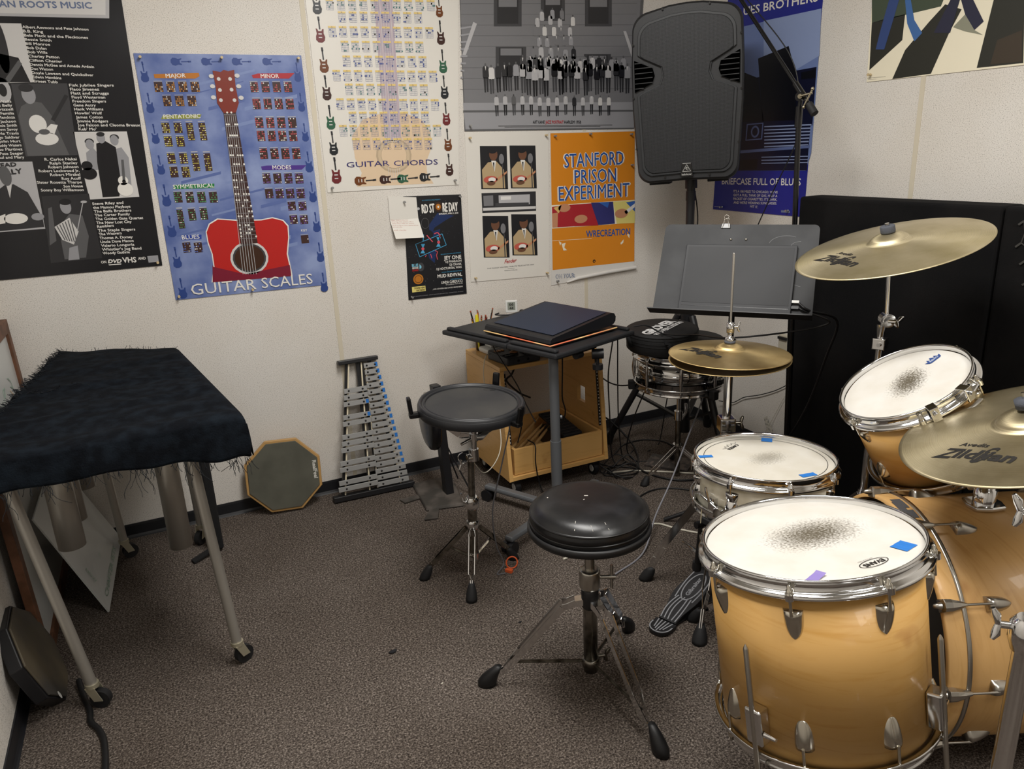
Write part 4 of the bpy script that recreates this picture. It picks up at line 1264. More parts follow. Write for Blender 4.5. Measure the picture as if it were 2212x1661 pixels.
# ------------------------------------------------------------------ room shell
XL, YF, ZC = -3.041, -6.0, 2.62
WM = wall_mat(); CM = carpet_mat()
def struct(name, mb, m, bevel=0):
    o = mb.build(name, m, bevel=bevel); o['kind'] = 'structure'; return o
def bx(lo, hi):
    mb = MB(); mb.box([(a+b)/2 for a, b in zip(lo, hi)], [b-a for a, b in zip(lo, hi)]); return mb
T = .1
struct('floor', bx((XL-T, YF-T, -T), (T, T, 0)), CM)
struct('wall_back', bx((XL-T, 0, 0), (T, T, ZC)), WM)
struct('wall_right', bx((0, YF, 0), (T, 0, ZC)), WM)
struct('wall_left', bx((XL-T, YF, 0), (XL, 0, ZC)), WM)
struct('wall_front', bx((XL-T, YF-T, 0), (T, YF, ZC)), WM)
CEIL = mat('ceiling_tile', 'd9d6cf', .9, bump=(60, .3, .003))
struct('ceiling', bx((XL-T, YF-T, ZC), (T, T, ZC+T)), CEIL)
BB = mat('rubber_cove_base', '1a1b1f', .45)
def basebd(name, p0, p1, nrm):
    mb = MB(); p0, p1, n = V(p0), V(p1), V(nrm)
    prof = [(0, .058), (.004, .058), (.005, .05), (.005, .012), (.009, .004), (.014, 0), (0, 0)]
    a = [p0+n*x+V((0, 0, z)) for x, z in prof]; b = [p1+n*x+V((0, 0, z)) for x, z in prof]; k = len(a)
    mb.add(a+b, [tuple(range(k)), tuple(range(k, 2*k))[::-1]]+[(i, k+i, k+(i+1) % k, (i+1) % k) for i in range(k)])
    struct(name, mb, BB)
basebd('baseboard_back', (XL, 0, 0), (0, 0, 0), (0, -1, 0)); basebd('baseboard_right', (0, 0, 0), (0, YF, 0), (-1, 0, 0))
basebd('baseboard_left', (XL, 0, 0), (XL, YF, 0), (1, 0, 0)); basebd('baseboard_front', (XL, YF, 0), (0, YF, 0), (0, 1, 0))
SEAM = mat('vinyl_seam_batten', 'cfc6b2', .6)
for i, x in enumerate((-1.84575, -.62575)):
    struct('trim_%d' % (i+1), bx((x-.009, -.0018, .058), (x+.009, 0, ZC)), SEAM)
for i, y in enumerate((-1.236, -2.456, -3.676)):
    struct('trim_%d' % (i+3), bx((-.0018, y-.009, .058), (0, y+.009, ZC)), SEAM)
struct('trim_6', bx((-.006, -.006, .058), (0, 0, ZC)), SEAM)

# ------------------------------------------------------------------ lights
def troffer(x, y, power, rot=0, label=''):
    t = thing('ceiling_light', (x, y, ZC), label, 'light', 'recessed ceiling troffers')
    a, b = (.6, 1.2) if not rot else (1.2, .6)
    mb = MB(); 
    for s in (-1, 1):
        mb.box((x+s*(a/2-.01), y, ZC-.01), (.02, b, .02)); mb.box((x, y+s*(b/2-.01), ZC-.01), (a-.04, .02, .02))
    mb.build('frame', WHITEP, t)
    ld = bpy.data.lights.new('tube_glow', 'AREA'); ld.shape = 'RECTANGLE'; ld.size = a-.05; ld.size_y = b-.05; ld.energy = power; ld.color = (1, .975, .935)
    lo = bpy.data.objects.new('light_panel', ld); COL.objects.link(lo); lo.location = (0, 0, -.012); lo.parent = t
troffer(-1.75, -1.65, 50, 0, 'ceiling light over the drum throne near the poster wall')
troffer(-1.2, -3.5, 33, 0, 'ceiling light in the middle of the room')
troffer(-2.3, -5.1, 6, 0, 'ceiling light nearest the wall behind the viewer')

# ------------------------------------------------------------------ printed posters
def printer(mb, rows, P, L0=0., dl=.0003, rough=.42):
    R = random.Random(5)
    def poly(pts, c, L): mb.mt(pm(c, rough)); mb.poly([P(a, z, L) for a, z in pts])
    def ell(a, z, ra, rz, c, L): poly([(a+ra*cos(2*pi*k/20), z+rz*sin(2*pi*k/20)) for k in range(20)], c, L)
    for ln in rows.strip().split('\n'):
        p = ln.split('|'); k = p[0]
        if k == 'T':
            a, z, w, h = [int(x)/1e4 for x in p[2].split()]; c, L = p[3].split(); sl = float(p[6])
            mb.mt(pm(c, rough)); bo = float(p[4])*h*1.1; k9 = 0
            for ox, oy in (((-bo, 0), (bo, 0), (0, bo), (0, -bo)) if bo > 0 else ((0, 0),)):
                mb.text(p[1], lambda x, y: P(a+x+ox, z+y+oy+x*sl, int(L)+k9*.15), width=w, height=h, shear=float(p[5])); k9 += 1
        elif k == 'P':
            c, L = p[1].split(); n = [int(x)/1e4 for x in p[2].split()]; poly(list(zip(n[::2], n[1::2])), c, int(L))
        elif k == 'E':
            c, L = p[1].split(); n = [int(x)/1e4 for x in p[2].split()]; ell(*n, c, int(L))
        elif k == 'G':
            c, rws = p[1].split(); a, z, w, h = [int(x)/1e4 for x in p[2].split()]; rws = int(rws)
            poly([(a, z), (a+w, z), (a+w, z-h), (a, z-h)], 'brown_g', 2); poly([(a, z+h*.11), (a+w, z+h*.11), (a+w, z+h*.05), (a, z+h*.05)], 'grey7', 2)
            for i in range(rws):
                for j in range(5):
                    if R.random() < .55: ell(a+w*(.1+.2*j), z-h*(i+.5)/rws, w*.075, w*.08, c if R.random() < .75 else 'white', 3)
        elif k == 'C':
            c, nm = p[1], p[2]; a, z, w, h = [int(x)/1e4 for x in p[3].split()]
            poly([(a, z+h*.2), (a+w, z+h*.2), (a+w, z), (a, z)], 'tanbar', 5)
            mb.mt(pm('indigo')); mb.text(nm, lambda x, y: P(a+w/2+x, z+h*.04+y, 6), height=h*.13, align='C')
            for j in range(6): x = a+w*(.04+.184*j); poly([(x-.0004, z-h*.04), (x+.0004, z-h*.04), (x+.0004, z-h), (x-.0004, z-h)], 'greyblue', 5)
            for j in range(5): y = z-h*(.08+.23*j); poly([(a+w*.04, y), (a+w*.96, y), (a+w*.96, y-.0006), (a+w*.04, y-.0006)], 'greyblue', 5)
            for _ in range(R.randint(3, 5)): ell(a+w*(.04+.184*R.randint(0, 5)), z-h*(.2+.23*R.randint(0, 3)), w*.085, w*.09, c, 6)
        elif k == 'M':
            c, L, hz = p[1].split(); q = p[2].split(); a, z, s = int(q[0])/1e4, int(q[1])/1e4, float(q[2]); L = int(L); hz = int(hz)
            def g(pts, cc, l): poly([(a+(-y if hz else x)*s, z-(x if hz else y)*s) for x, y in pts], cc, l)
            dk = c if c == 'blue_g' else 'grey2'
            g([(-3, -60), (3, -60), (4, -20), (-2, -20)], dk, L); g([(-5, -75), (4, -75), (5, -58), (-4, -58)], dk, L)
            g([(-18, -24), (-12, -22), (-7, -12), (8, -12), (13, -22), (19, -21), (17, -2), (23, 14), (19, 30), (6, 38), (-10, 37), (-21, 26), (-20, 10), (-15, -2)], c, L)
            if c != 'blue_g': g([(-8, -2), (8, -2), (8, 3), (-8, 3)], 'grey8', L+1); g([(-8, 14), (8, 14), (8, 18), (-8, 18)], 'grey8', L+1)
        elif k == 'F':
            c, lg = p[1].split(); q = p[2].split(); a, z, s = int(q[0])/1e4, int(q[1])/1e4, float(q[2])
            poly([(a-10*s, z+2*s), (a+10*s, z+2*s), (a+17*s, z-8*s), (a+18*s, z-50*s), (a+13*s, z-58*s), (a-13*s, z-58*s), (a-18*s, z-50*s), (a-17*s, z-8*s)], c, 7)
            if int(lg): lc = R.choice(['grey1', 'grey2', 'grey3']); poly([(a-14*s, z-55*s), (a-1*s, z-55*s), (a-3*s, z-128*s), (a-11*s, z-128*s)], lc, 7); poly([(a+1*s, z-55*s), (a+14*s, z-55*s), (a+11*s, z-126*s), (a+3*s, z-126*s)], lc, 7)
            ell(a, z+9*s, 5*s, 7*s, R.choice(['grey3', 'grey4', 'grey5']), 8); 
            if R.random() < .55: poly([(a-4*s, z+1*s), (a+4*s, z+1*s), (a, z-22*s)], 'grey8', 8)

def PA(a, z, L): return (a, -(.003+L*.0003), z)
def PB(a, z, L): return (-(.003+L*.0003), -a, z)
PIN = mat('clear_push_pin', 'c9b48c', .25, spec=.8); PING = mat('steel_push_pin', 'a8a8a8', .25, .6)
def poster(name, key, label, cat, side, quad, base, pins=(), rough=.42, pinm=PIN, off=.0028, bm=None):
    P = PA if side == 'A' else PB
    nrm = V((0, 1, 0)) if side == 'A' else V((1, 0, 0))
    mb = MB(); mb.mt(bm or pm(base, rough))
    q = [V(P(a, z, 0)) for a, z in quad]; mb.prism(q, nrm*(off-.0008))
    if key: printer(mb, PRINTS[key], P, rough=rough)
    o = mb.build(name, base=q[-1]); tag(o, label, cat)
    for a, z in pins:
        pb = MB(); c = V(P(a, z, 12)); d = -nrm
        pb.tube([c, c+d*.004, c+d*.005, c+d*.012, c+d*.013, c+d*.016], [.0045, .0045, .003, .0035, .005, .0048], 10)
        pb.build('push_pin', pinm, o)
    return o
poster('music_poster', 'roots', 'glossy black poster of names and grey musician photographs, leftmost on the wall', 'poster', 'A',
       [(-3.03, 1.985), (-2.456, 1.985), (-2.478, 1.066), (-3.02, 1.068)], 'black_p', [(-2.492, 1.08)], .2)
poster('scale_chart_poster', 'scales', 'blue poster with a large red acoustic guitar and small scale charts', 'poster', 'A',
       [(-2.449, 1.803), (-1.871, 1.801), (-1.872, .924), (-2.453, .931)], 'blue_a', [(-2.43, 1.79), (-2.16, 1.79), (-1.885, 1.79), (-2.44, .945), (-2.17, .94)], .3, bm=mat('cloudy_blue_print', '52659f', .3, var=(6, '8c9bc4', .38, .68, 5)))
poster('chord_chart_poster', 'chords', 'white chord chart poster edged with tiny guitars, right of the wall seam', 'poster', 'A',
       [(-1.832, 2.19), (-1.205, 2.19), (-1.26, 1.29), (-1.829, 1.292)], 'paper', [(-1.81, 1.31), (-1.28, 1.31)], .3, PING)
poster('photo_poster', 'street', 'wide grey photograph poster of a crowd on steps before a brownstone', 'poster', 'A',
       [(-1.205, 2.1), (-.30, 2.1), (-.353, 1.494), (-1.219, 1.508)], 'grey4', [(-1.195, 1.53)], .4, PING)
poster('tribute_poster', 'tribute', 'off-white poster with five small photographs of a guitarist at a microphone', 'poster', 'A',
       [(-1.219, 1.502), (-.813, 1.497), (-.829, .849), (-1.23, .863)], 'paper', [(-1.2, 1.48), (-.83, 1.48), (-1.21, .88), (-.845, .865)], .5)
o = poster('tour_poster', 'tour', 'orange tour poster with big blue lettering and a white strip at the foot', 'poster', 'A',
       [(-.804, 1.491), (-.355, 1.486), (-.349, .83), (-.82, .80)], 'paper2', [(-.785, 1.475), (-.60, 1.478), (-.375, 1.47), (-.37, 1.33), (-.79, .82)], .5, PING)
mb = MB(); mb.tube([(-.345, -.012, .838), (-.5, -.011, .832), (-.68, -.010, .82), (-.735, -.006, .806)], [.009, .009, .008, .003], 12)
mb.build('curled_bottom_edge', pm('paper2', .5), o)
poster('record_store_poster', 'record', 'dark blue event poster with white lettering, partly under a pinned card', 'poster', 'A',
       [(-1.514, 1.257), (-1.254, 1.249), (-1.254, .813), (-1.529, .817)], 'black_p', [(-1.262, 1.24), (-1.515, .83)], .4, PING)
poster('album_poster', 'brothers', 'tall dark blue poster behind the loudspeaker with a car front and white lettering', 'poster', 'B',
       [(.22, 2.06), (.775, 2.04), (.762, 1.929), (.75, 1.45), (.745, 1.102), (.169, 1.105)], 'bb_blue', [(.24, 1.12), (.66, 1.125)], .35, PING)
poster('street_art_poster', 'bands', 'cream and black slanted band poster at top right above the padded partition', 'poster', 'B',
       [(.985, 2.2), (1.6, 2.2), (1.576, 1.61), (1.002, 1.611)], 'cream', [(1.02, 1.635)], .5)
# greeting card: upper leaf flat on the wall, lower leaf hangs forward
def card():
    mb = MB(); m = pm('paper', .6); mb.mt(m)
    zf = 1.163
    def P(a, z, L):
        y = -.0070-L*.0003
        if z < zf: y -= (zf-z)*.42
        return (a, y, z)
    q = [P(-1.582, 1.262, 0), P(-1.459, 1.250, 0), P(-1.457, zf, 0), P(-1.582, zf, 0)]
    mb.prism([V(p) for p in q], V((0, .0006, 0))); q = [P(-1.582, zf, 0), P(-1.457, zf, 0), P(-1.449, 1.084, 0), P(-1.573, 1.088, 0)]
    mb.prism([V(p) for p in q], V((0, .0006, 0)))
    printer(mb, PRINTS['card'], P, rough=.6)
    o = mb.build('greeting_card', base=(-1.52, 0, zf)); tag(o, 'cream folded card with faint handwriting pinned over the dark blue poster', 'card')
    pb = MB(); pb.tube([(-1.515, -.0075, 1.235), (-1.515, -.012, 1.235), (-1.515, -.013, 1.235), (-1.515, -.020, 1.234), (-1.515, -.022, 1.234)], [.0045, .0045, .003, .0035, .005], 10)
    pb.build('push_pin', PING, o)
card()
# ------------------------------------------------------------------ drums
MAPLE = maple_mat('honey_maple_shell', 'cda05c', 'c39248')
MAPLEH = maple_mat('maple_bass_shell', 'd2a76b', 'c5985a', axis=0)
PEARL = mat('white_pearl_wrap', 'cfc6ab', .25, coat=.5, var=(14, 'efe9d6', .4, .62, 2))

def rim(mb, R, H=.028, flip=1, out=.014):
    """flanged steel hoop, z measured from its top lip; flip=-1 for the lower hoop"""
    p = [(R-.0045, -.014), (R-.0045, -.003), (R-.003, 0), (R, .0012), (R+.0025, -.0008), (R+.0022, -.004), (R+.0005, -.006), (R+.0005, -H+.008),
         (R+.004, -H+.005), (R+out-.004, -H+.004), (R+out, -H+.001), (R+out, -H-.004), (R+out-.002, -H-.006), (R+out-.003, -H), (R+.002, -H+.001), (R-.002, -H+.001), (R-.002, -.014)]
    mb.lathe([(r, z*flip) for r, z in p], 96)
def lug(mb, ang, R, z0, d, L=.05, w=.018, b=.016):
    """shield-shaped tension casing standing off the shell; z0 at the blunt end, d=-1/+1 pointing direction"""
    n, m = 12, 8; vs = []; fs = []
    for i in range(n+1):
        t = sin(pi/2*i/n); ww = w*(1 if t < .15 else max(.0, 1-((t-.15)/.85)**2.4))**.5; bb = b*(1-.85*t**1.6)*(.75+.25*min(1, t/.15))
        for j in range(m+1):
            u = -1+2*j/m; off = ww*u; h = bb*(max(0, 1-abs(u)**2.4))**.6
            a = ang+off/R; r = R+h-.0005
            vs.append((r*cos(a), r*sin(a), z0+d*L*t))
    for i in range(n):
        for j in range(m):
            k = i*(m+1)+j; fs.append((k, k+1, k+m+2, k+m+1))
    fs.append(tuple(range(m+1))[::-1])
    mb.add(vs, fs, True)
def rod(mb, ang, r, z0, z1, rr=.0032):
    x, y = r*cos(ang), r*sin(ang)
    mb.tube([(x, y, z0), (x, y, z1)], rr, 10)
    s = 1 if z0 > z1 else -1
    mb.tube([(x, y, z0-s*.004), (x, y, z0), (x, y, z0+s*.004), (x, y, z0+s*.006), (x, y, z0+s*.012), (x, y, z0+s*.014)], [.007, .007, .0065, .0042, .0042, .002], 12)
LUGM = mat('satin_chrome_lug', 'cbc6ba', .2, 1.)
def drum(root, M, R, H, shell, n, a0, hm, lugm=LUGM, tube_lug=False, lL=.05, rimH=.028, bead=False, out=.014, rimm=CHROME):
    mb = MB(M); mb.lathe([(R-.006, -.02), (R, -.018), (R, -H+.018), (R-.006, -H+.02)], 96)
    if bead: mb.lathe([(R, -H/2-.006), (R+.003, -H/2-.002), (R+.003, -H/2+.002), (R, -H/2+.006)], 96)
    sh = mb.build('shell', shell, root)
    mb = MB(M); mb.flat = 1; zs = -.012
    mb.lathe([(0.0001, zs)]+[((R-.004)*k/6, zs) for k in range(1, 7)]+[(R+.002, zs-.006)], 72); mb.build('drum_head', hm, root)
    mb = MB(M); rim(mb, R+.006, rimH, out=out)
    for k in range(n):
        a = a0+2*pi*k/n; rr = R+.006+out-.003; mb.tube([(rr*cos(a), rr*sin(a), -rimH-.006), (rr*cos(a), rr*sin(a), -rimH+.006)], .0085, 12)
    mb.build('hoop', rimm, root)
    mb = MB(M @ Mx.Translation((0, 0, -H))); rim(mb, R+.006, rimH, -1, out=out); mb.build('lower_hoop', rimm, root)
    mb = MB(M); mb.lathe([(.0001, -H+.012), (R, -H+.012)], 48); mb.build('lower_head', mat('clear_lower_head', 'c9c6be', .3), root)
    for k in range(n):
        a = a0+2*pi*k/n; rr = R+.006+out-.003
        if tube_lug:
            mb = MB(M)
            zc = -H/2; Lh = H*.26
            mb.tube([((R+.012)*cos(a), (R+.012)*sin(a), zc+Lh), ((R+.014)*cos(a), (R+.014)*sin(a), zc), ((R+.012)*cos(a), (R+.012)*sin(a), zc-Lh)], [.006, .009, .006], 12)
            for s in (-1, 1): mb.box(((R+.006)*cos(a), (R+.006)*sin(a), zc+s*Lh*.8), (.014, .014, .012), Mx.Rotation(a, 3, 'Z'))
            mb.build('lug', lugm, root)
            mb = MB(M); rod(mb, a, rr, -rimH+.008, zc+Lh); mb.build('tension_rod', lugm, root)
            mb = MB(M); rod(mb, a, rr, -H+rimH-.008, zc-Lh); mb.build('tension_rod', lugm, root)
        else:
            zt = -.060 if H > .3 else -.05
            mb = MB(M); lug(mb, a, R, zt, -1, lL); mb.build('lug', lugm, root)
            mb = MB(M); rod(mb, a, rr-.003, -rimH+.008, zt-.008); mb.build('tension_rod', lugm, root)
            mb = MB(M); lug(mb, a, R, -H-zt, 1, lL); mb.build('lug', lugm, root)
            mb = MB(M); rod(mb, a, rr-.003, -H+rimH-.008, -H-zt+.008); mb.build('tension_rod', lugm, root)
def tape(root, M, x, y, w, h, ang, m, name='tape_strip', z=-.0112, curl=0):
    mb = MB(M); R = Mx.Rotation(ang, 3, 'Z'); pts = []
    n = 6; vs = []; fs = []
    for i in range(n+1):
        for j in (0, 1):
            u = -w/2+w*i/n; v = -h/2+h*j; zz = z+.0004+(curl*(i/n)**3 if curl else 0)+.0004*sin(i*2.1+j)
            p = R @ V((u, v, 0)); vs.append((x+p.x, y+p.y, zz))
    for i in range(n): fs.append((i*2, i*2+2, i*2+3, i*2+1))
    mb.add(vs, fs); mb.build(name, m, root)

# floor tom -----------------------------------------------------------
c, n = V((-1.417, -2.17, .672)), V((-.047, .15, .988))
M = frame(c, n)
FT = thing('floor_tom', (-1.43, -2.13, 0), 'large maple floor tom in the right foreground with blue and purple tape on its head', 'drum')
HF = head_mat('coated_head_floor_tom', .02, .012, .135, .088, -.15, 1.0)
drum(FT, M, .203, .405, MAPLE, 8, rad(-146), HF, LUGM, lL=.06)
tape(FT, M, .089, -.142, .036, .034, rad(8), BLUET); tape(FT, M, -.123, -.126, .045, .02, rad(12), mat('purple_tape', PC['purple_tape'], .6), curl=.004)
def ring_text(root, M, items, name, m, z=-.0108):
    mb = MB(M); mb.mt(m)
    for it in items:
        if it[0] == 'T':
            _, s, x, y, w, h, a, b, sh = it; R = Mx.Rotation(a, 3, 'Z')
            def f(u, v): p = R @ V((u, v, 0)); return (x+p.x, y+p.y, z)
            mb.text(s, f, width=w, height=h, bold=b, shear=sh, align='C')
        elif it[0] == 'O':
            _, x, y, ra, rb, wd, a = it; R = Mx.Rotation(a, 3, 'Z'); k = 40; vs = []
            for i in range(k):
                for q in (0, wd):
                    p = R @ V(((ra-q)*cos(2*pi*i/k), (rb-q)*sin(2*pi*i/k), 0)); vs.append((x+p.x, y+p.y, z))
            mb.add(vs, [(2*i, 2*((i+1) % k), 2*((i+1) % k)+1, 2*i+1) for i in range(k)])
        elif it[0] == 'P':
            mb.poly([(x, y, z) for x, y in it[1]])
    mb.build(name, m, root)
ring_text(FT, M, [('O', -.003, -.152, .032, .0135, .0016, rad(150+25)), ('T', 'EVANS', -.003, -.1475, .046, .0115, rad(175), .03, 0), ('T', 'G2 COATED', -.006, -.134, .034, .0025, rad(175), 0, 0)], 'head_logo', INK)
for k, (ang, zt, zb) in enumerate(((-169, -.15, -.30), (-69, -.17, -.31), (48, -.15, -.30))):
    a = rad(ang); rr = .203+.026; mb = MB(M); Rz = Mx.Rotation(a, 3, 'Z')
    mb.box(((.203+.014)*cos(a), (.203+.014)*sin(a), -.315), (.028, .036, .075), Rz); mb.tube([((.203+.02)*cos(a)-.02*sin(a), (.203+.02)*sin(a)+.02*cos(a), -.325), ((.203+.02)*cos(a)-.045*sin(a), (.203+.02)*sin(a)+.045*cos(a), -.325)], [.006, .004], 10)
    mb.build('leg_bracket', CHROME, FT, bevel=.004)
    top = M @ V((rr*cos(a), rr*sin(a), zt)); nn = n.normalized(); bot = top-nn*((top.z-.018)/nn.z)
    mb = MB(); mb.tube([top+nn*.01, top+nn*.004, top, bot], [.001, .004, .0052, .0052], 12); lg = mb.build('leg', STEEL, FT)
    mb = MB(); mb.tube([bot+nn*.03, bot, (bot.x, bot.y, 0)], [.007, .011, .012], 12); mb.build('rubber_foot', RUBBER, lg)
# bass drum -----------------------------------------------------------
cb = V((-1.014, -2.098, .310)); nb = V((cos(-.433), sin(-.433), 0)); M = Mx.Identity(4); Y = nb.cross(V((0, 0, 1)))
for i in range(3): M[i][0] = (0, 0, 1)[i]; M[i][1] = Y[i]; M[i][2] = nb[i]; M[i][3] = cb[i]
BD = thing('bass_drum', (cb.x+nb.x*.2, cb.y+nb.y*.2, 0), 'big maple bass drum lying on its side behind the floor tom', 'drum')
MB_ = MB(M); MB_.lathe([(.272, .0), (.279, .003), (.279, .415), (.272, .418)], 96); MB_.build('shell', MAPLEH, BD)
mb = MB(M); mb.lathe([(.282, -.046), (.2905, -.045), (.2915, -.042), (.2915, .004), (.290, .006), (.282, .006), (.282, -.046)], 96); hp = mb.build('hoop', MAPLEH, BD)
mb = MB(M); mb.lathe([(.2915, -.006), (.2935, -.0055), (.2935, .0035), (.2915, .004)], 96); mb.build('inlay_strip', STEEL, hp)
mb = MB(M); mb.lathe([(.282, .412), (.2915, .413), (.2915, .459), (.282, .46), (.282, .412)], 96); mb.build('hoop', MAPLEH, BD)
mb = MB(M); mb.lathe([(.0001, -.012), (.282, -.012)], 64); mb.build('batter_head', mat('dark_batter_head', '26231f', .4), BD)
mb = MB(M); mb.lathe([(.0001, .425), (.282, .425)], 64); mb.build('front_head', mat('black_front_head', '141414', .35), BD)
DUCT = mat('grey_gaffer_tape', '4a4a4c', .7)
mb = MB(M); 
for (a0, a1, s0, s1) in ((-6, 3, -.036, -.012), (-3, 8, -.040, -.022), (5, 11, -.030, -.010)):
    k = 6; vs = []
    for i in range(k+1):
        a = rad(a0+(a1-a0)*i/k)
        for s in (s0, s1): vs.append((.2925*cos(a), .2925*sin(a), s))
    mb.add(vs, [(2*i, 2*i+2, 2*i+3, 2*i+1) for i in range(k)])
mb.build('torn_tape', DUCT, hp)
for k in range(10):
    a = rad(17+36*k); Ra = Mx.Rotation(a, 3, 'Z')
    # claw hook over the hoop edge
    mb = MB(M); secs = [(-.050, .013, .284, .300), (-.046, .0145, .284, .309), (-.03, .0135, .292, .309), (-.012, .009, .2935, .306), (.004, .0045, .2945, .301), (.008, .003, .2955, .2985)]
    vs = []; 
    for s, w2, r0, r1 in secs:
        for (u, r) in ((-w2, r0), (-w2*.9, r1-.004), (-w2*.4, r1), (w2*.4, r1), (w2*.9, r1-.004), (w2, r0)): p = Ra @ V((r, u, s)); vs.append(p)
    fs = [tuple(range(6))[::-1]]+[(i*6+j, i*6+(j+1) % 6, i*6+6+(j+1) % 6, i*6+6+j) for i in range(5) for j in range(6)]
    mb.add(vs, fs, False); mb.tube([Ra @ V((.297, 0, -.05)), Ra @ V((.297, 0, -.056)), Ra @ V((.297, 0, -.064)), Ra @ V((.297, 0, -.066))], [.008, .007, .0045, .002], 12)
    mb.build('claw', STEEL, BD, bevel=.001)
    mb = MB(M); mb.tube([Ra @ V((.297, 0, .004)), Ra @ V((.297, 0, .062))], .0028, 10); mb.build('tension_rod', STEEL, BD)
    mb = MB(M); lug(mb, a, .279, .052, 1, .055, .0165, .022); mb.build('lug', STEEL, BD)
    mb = MB(M); lug(mb, a, .279, .366, -1, .055, .0165, .022); mb.build('lug', STEEL, BD)
# tom mount post on top
mb = MB(M); P0 = lambda x, y, z: (x, y, z)
pl = [(.2795, -.03, .135), (.2795, .0, .128), (.2795, .03, .135), (.2795, .036, .17), (.2795, .03, .205), (.2795, 0, .212), (.2795, -.03, .205), (.2795, -.036, .17)]
mb.prism(pl, (.010, 0, 0)); mb.build('mount_plate', CHROME, BD, bevel=.003)
mb = MB(M); mb.tube([(.288, 0, .17), (.325, 0, .17), (.327, 0, .17), (.36, 0, .17)], [.024, .024, .021, .021], 20); mb.build('mount_post', CHROME, BD)
mb = MB(M); mb.tube([(.345, 0, .15), (.345, 0, .13)], .006, 10); mb.box((.345, 0, .122), (.012, .05, .014), Mx.Rotation(.4, 3, 'Z')); mb.build('wing_screw', STEEL, BD, bevel=.004)
for s in (-1, 1):
    a = pi+s*rad(52); mb = MB(M); p = V((.285*cos(a), .285*sin(a), .36)); q_ = M.inverted() @ V((0, 0, 0))
    top = M @ p; out = (M @ V((.285*cos(a), .36*sin(a), .46))); out.z = 0
    mb.M = Mx.Identity(4); mb.tube([top, out], .006, 10); mb.build('spur', STEEL, BD)

# rack tom ------------------------------------------------------------
ct, nt_ = V((-.856, -1.923, .833)), V((-.452, .177, .874)); M = frame(ct, nt_)
TM = thing('rack_tom', (-.83, -1.93, .55), 'tilted maple rack tom with a blue crown logo on its worn head', 'drum')
drum(TM, M, .151, .25, MAPLE, 6, rad(165), head_mat('coated_head_rack_tom', .008, -.004, .085, .058, rad(20), 1.1), LUGM, lL=.042)
a = .106; b = -.015; mb = MB(M); mb.mt(mat('blue_logo_ink', '2a4684', .5))
def crown(mb, x, y, s, ang, z=-.0108):
    R = Mx.Rotation(ang, 3, 'Z')
    pts = [(-1, -.35), (-.75, -.5), (.75, -.5), (1, -.35), (1.25, .25), (.85, .1), (.6, .65), (.4, .15), (0, .75), (-.4, .15), (-.6, .65), (-.85, .1), (-1.25, .25)]
    mb.poly([(x+(R @ V((u*s, v*s, 0))).x, y+(R @ V((u*s, v*s, 0))).y, z) for u, v in pts])
crown(mb, .106, -.012, .019, rad(-12)); mb.build('head_logo', None, TM)
ring_text(TM, M, [('T', 'REMO', .1055, -.017, .028, .007, rad(-12), .04, 0)], 'logo_lettering', mat('pale_ink', 'a9b2c6', .5), z=-.0104)
for ang in (-125, -96):
    a = rad(ang); mb = MB(M); Rz = Mx.Rotation(a, 3, 'Z'); mb.box((.168*cos(a), .168*sin(a), .001), (.026, .02, .005), Rz); mb.box((.180*cos(a), .180*sin(a), -.014), (.006, .02, .036), Rz); mb.tube([(.184*cos(a), .184*sin(a), -.012), (.192*cos(a), .192*sin(a), -.012)], .006, 10)
    mb.build('suspension_clamp', CHROME, TM, bevel=.001)
mb = MB(M); mb.lathe([(.178, -.052), (.186, -.050), (.186, -.046), (.178, -.044)], 60, a0=rad(-150), a1=rad(-88)); mb.build('suspension_band', STEEL, TM)
mb = MB(M); a = rad(-145); mb.tube([(.15*cos(a), .15*sin(a), -.19), (.154*cos(a), .154*sin(a), -.19)], .008, 14); mb.build('vent_grommet', NICKEL, TM)
# holder arm from the bass drum post up to the tom
mb = MB(); p0 = BD.location; post = V((-.86, -2.17, .65)); tomp = M @ V((.155*cos(rad(-110)), .155*sin(rad(-110)), -.15))
mb.tube(bez([post+V((0, 0, .0)), post+V((0, 0, .05)), tomp+V((.0, -.03, -.02)), tomp]), .0085, 12); mb.build('holder_arm', CHROME, TM)

# pearl snare ----------------------------------------------------------
cs, ns = V((-1.11, -1.725, .614)), V((.026, .03, .999)); M = frame(cs, ns)
SN = thing('pearl_snare_drum', (-1.11, -1.725, .46), 'white pearl snare drum with three blue tape tabs, in front of the hi-hat', 'drum')
drum(SN, M, .178, .150, PEARL, 8, rad(156), head_mat('coated_head_snare', .012, .0, .085, .055, .2, .55, 'd3cfc5'), CHROME, lL=.034, out=.010)
tape(SN, M, -.124, .092, .038, .018, rad(-22), BLUET); tape(SN, M, .112, .108, .032, .030, rad(45), BLUET); tape(SN, M, .011, -.142, .044, .019, rad(-8), BLUET)
mb = MB(M); mb.lathe([(.1585, -.0112), (.1600, -.0112)], 80, smooth=False); mb.build('ring_line', INK, SN)
mb = MB(M); mb.mt(INK); R = Mx.Rotation(rad(20), 3, 'Z')
pts = [(-1.2, .2), (-.8, -.1), (-.6, .5), (-.3, 0), (0, .65), (.3, 0), (.6, .5), (.8, -.1), (1.2, .2)]
cc_ = [V((-.011+(R @ V((u*.030, v*.018, 0))).x, .122+(R @ V((u*.030, v*.018, 0))).y, -.0106)) for u, v in pts]
for p, q in zip(cc_, cc_[1:]): mb.bar(p, q, .0010, .0002)
mb.build('crown_logo', INK, SN)
ring_text(SN, M, [('T', 'REMO', -.008, .106, .052, .0115, rad(20), .02, 0)], 'logo_lettering', INK)
a = rad(-179); mb = MB(M); Rz = Mx.Rotation(a, 3, 'Z')
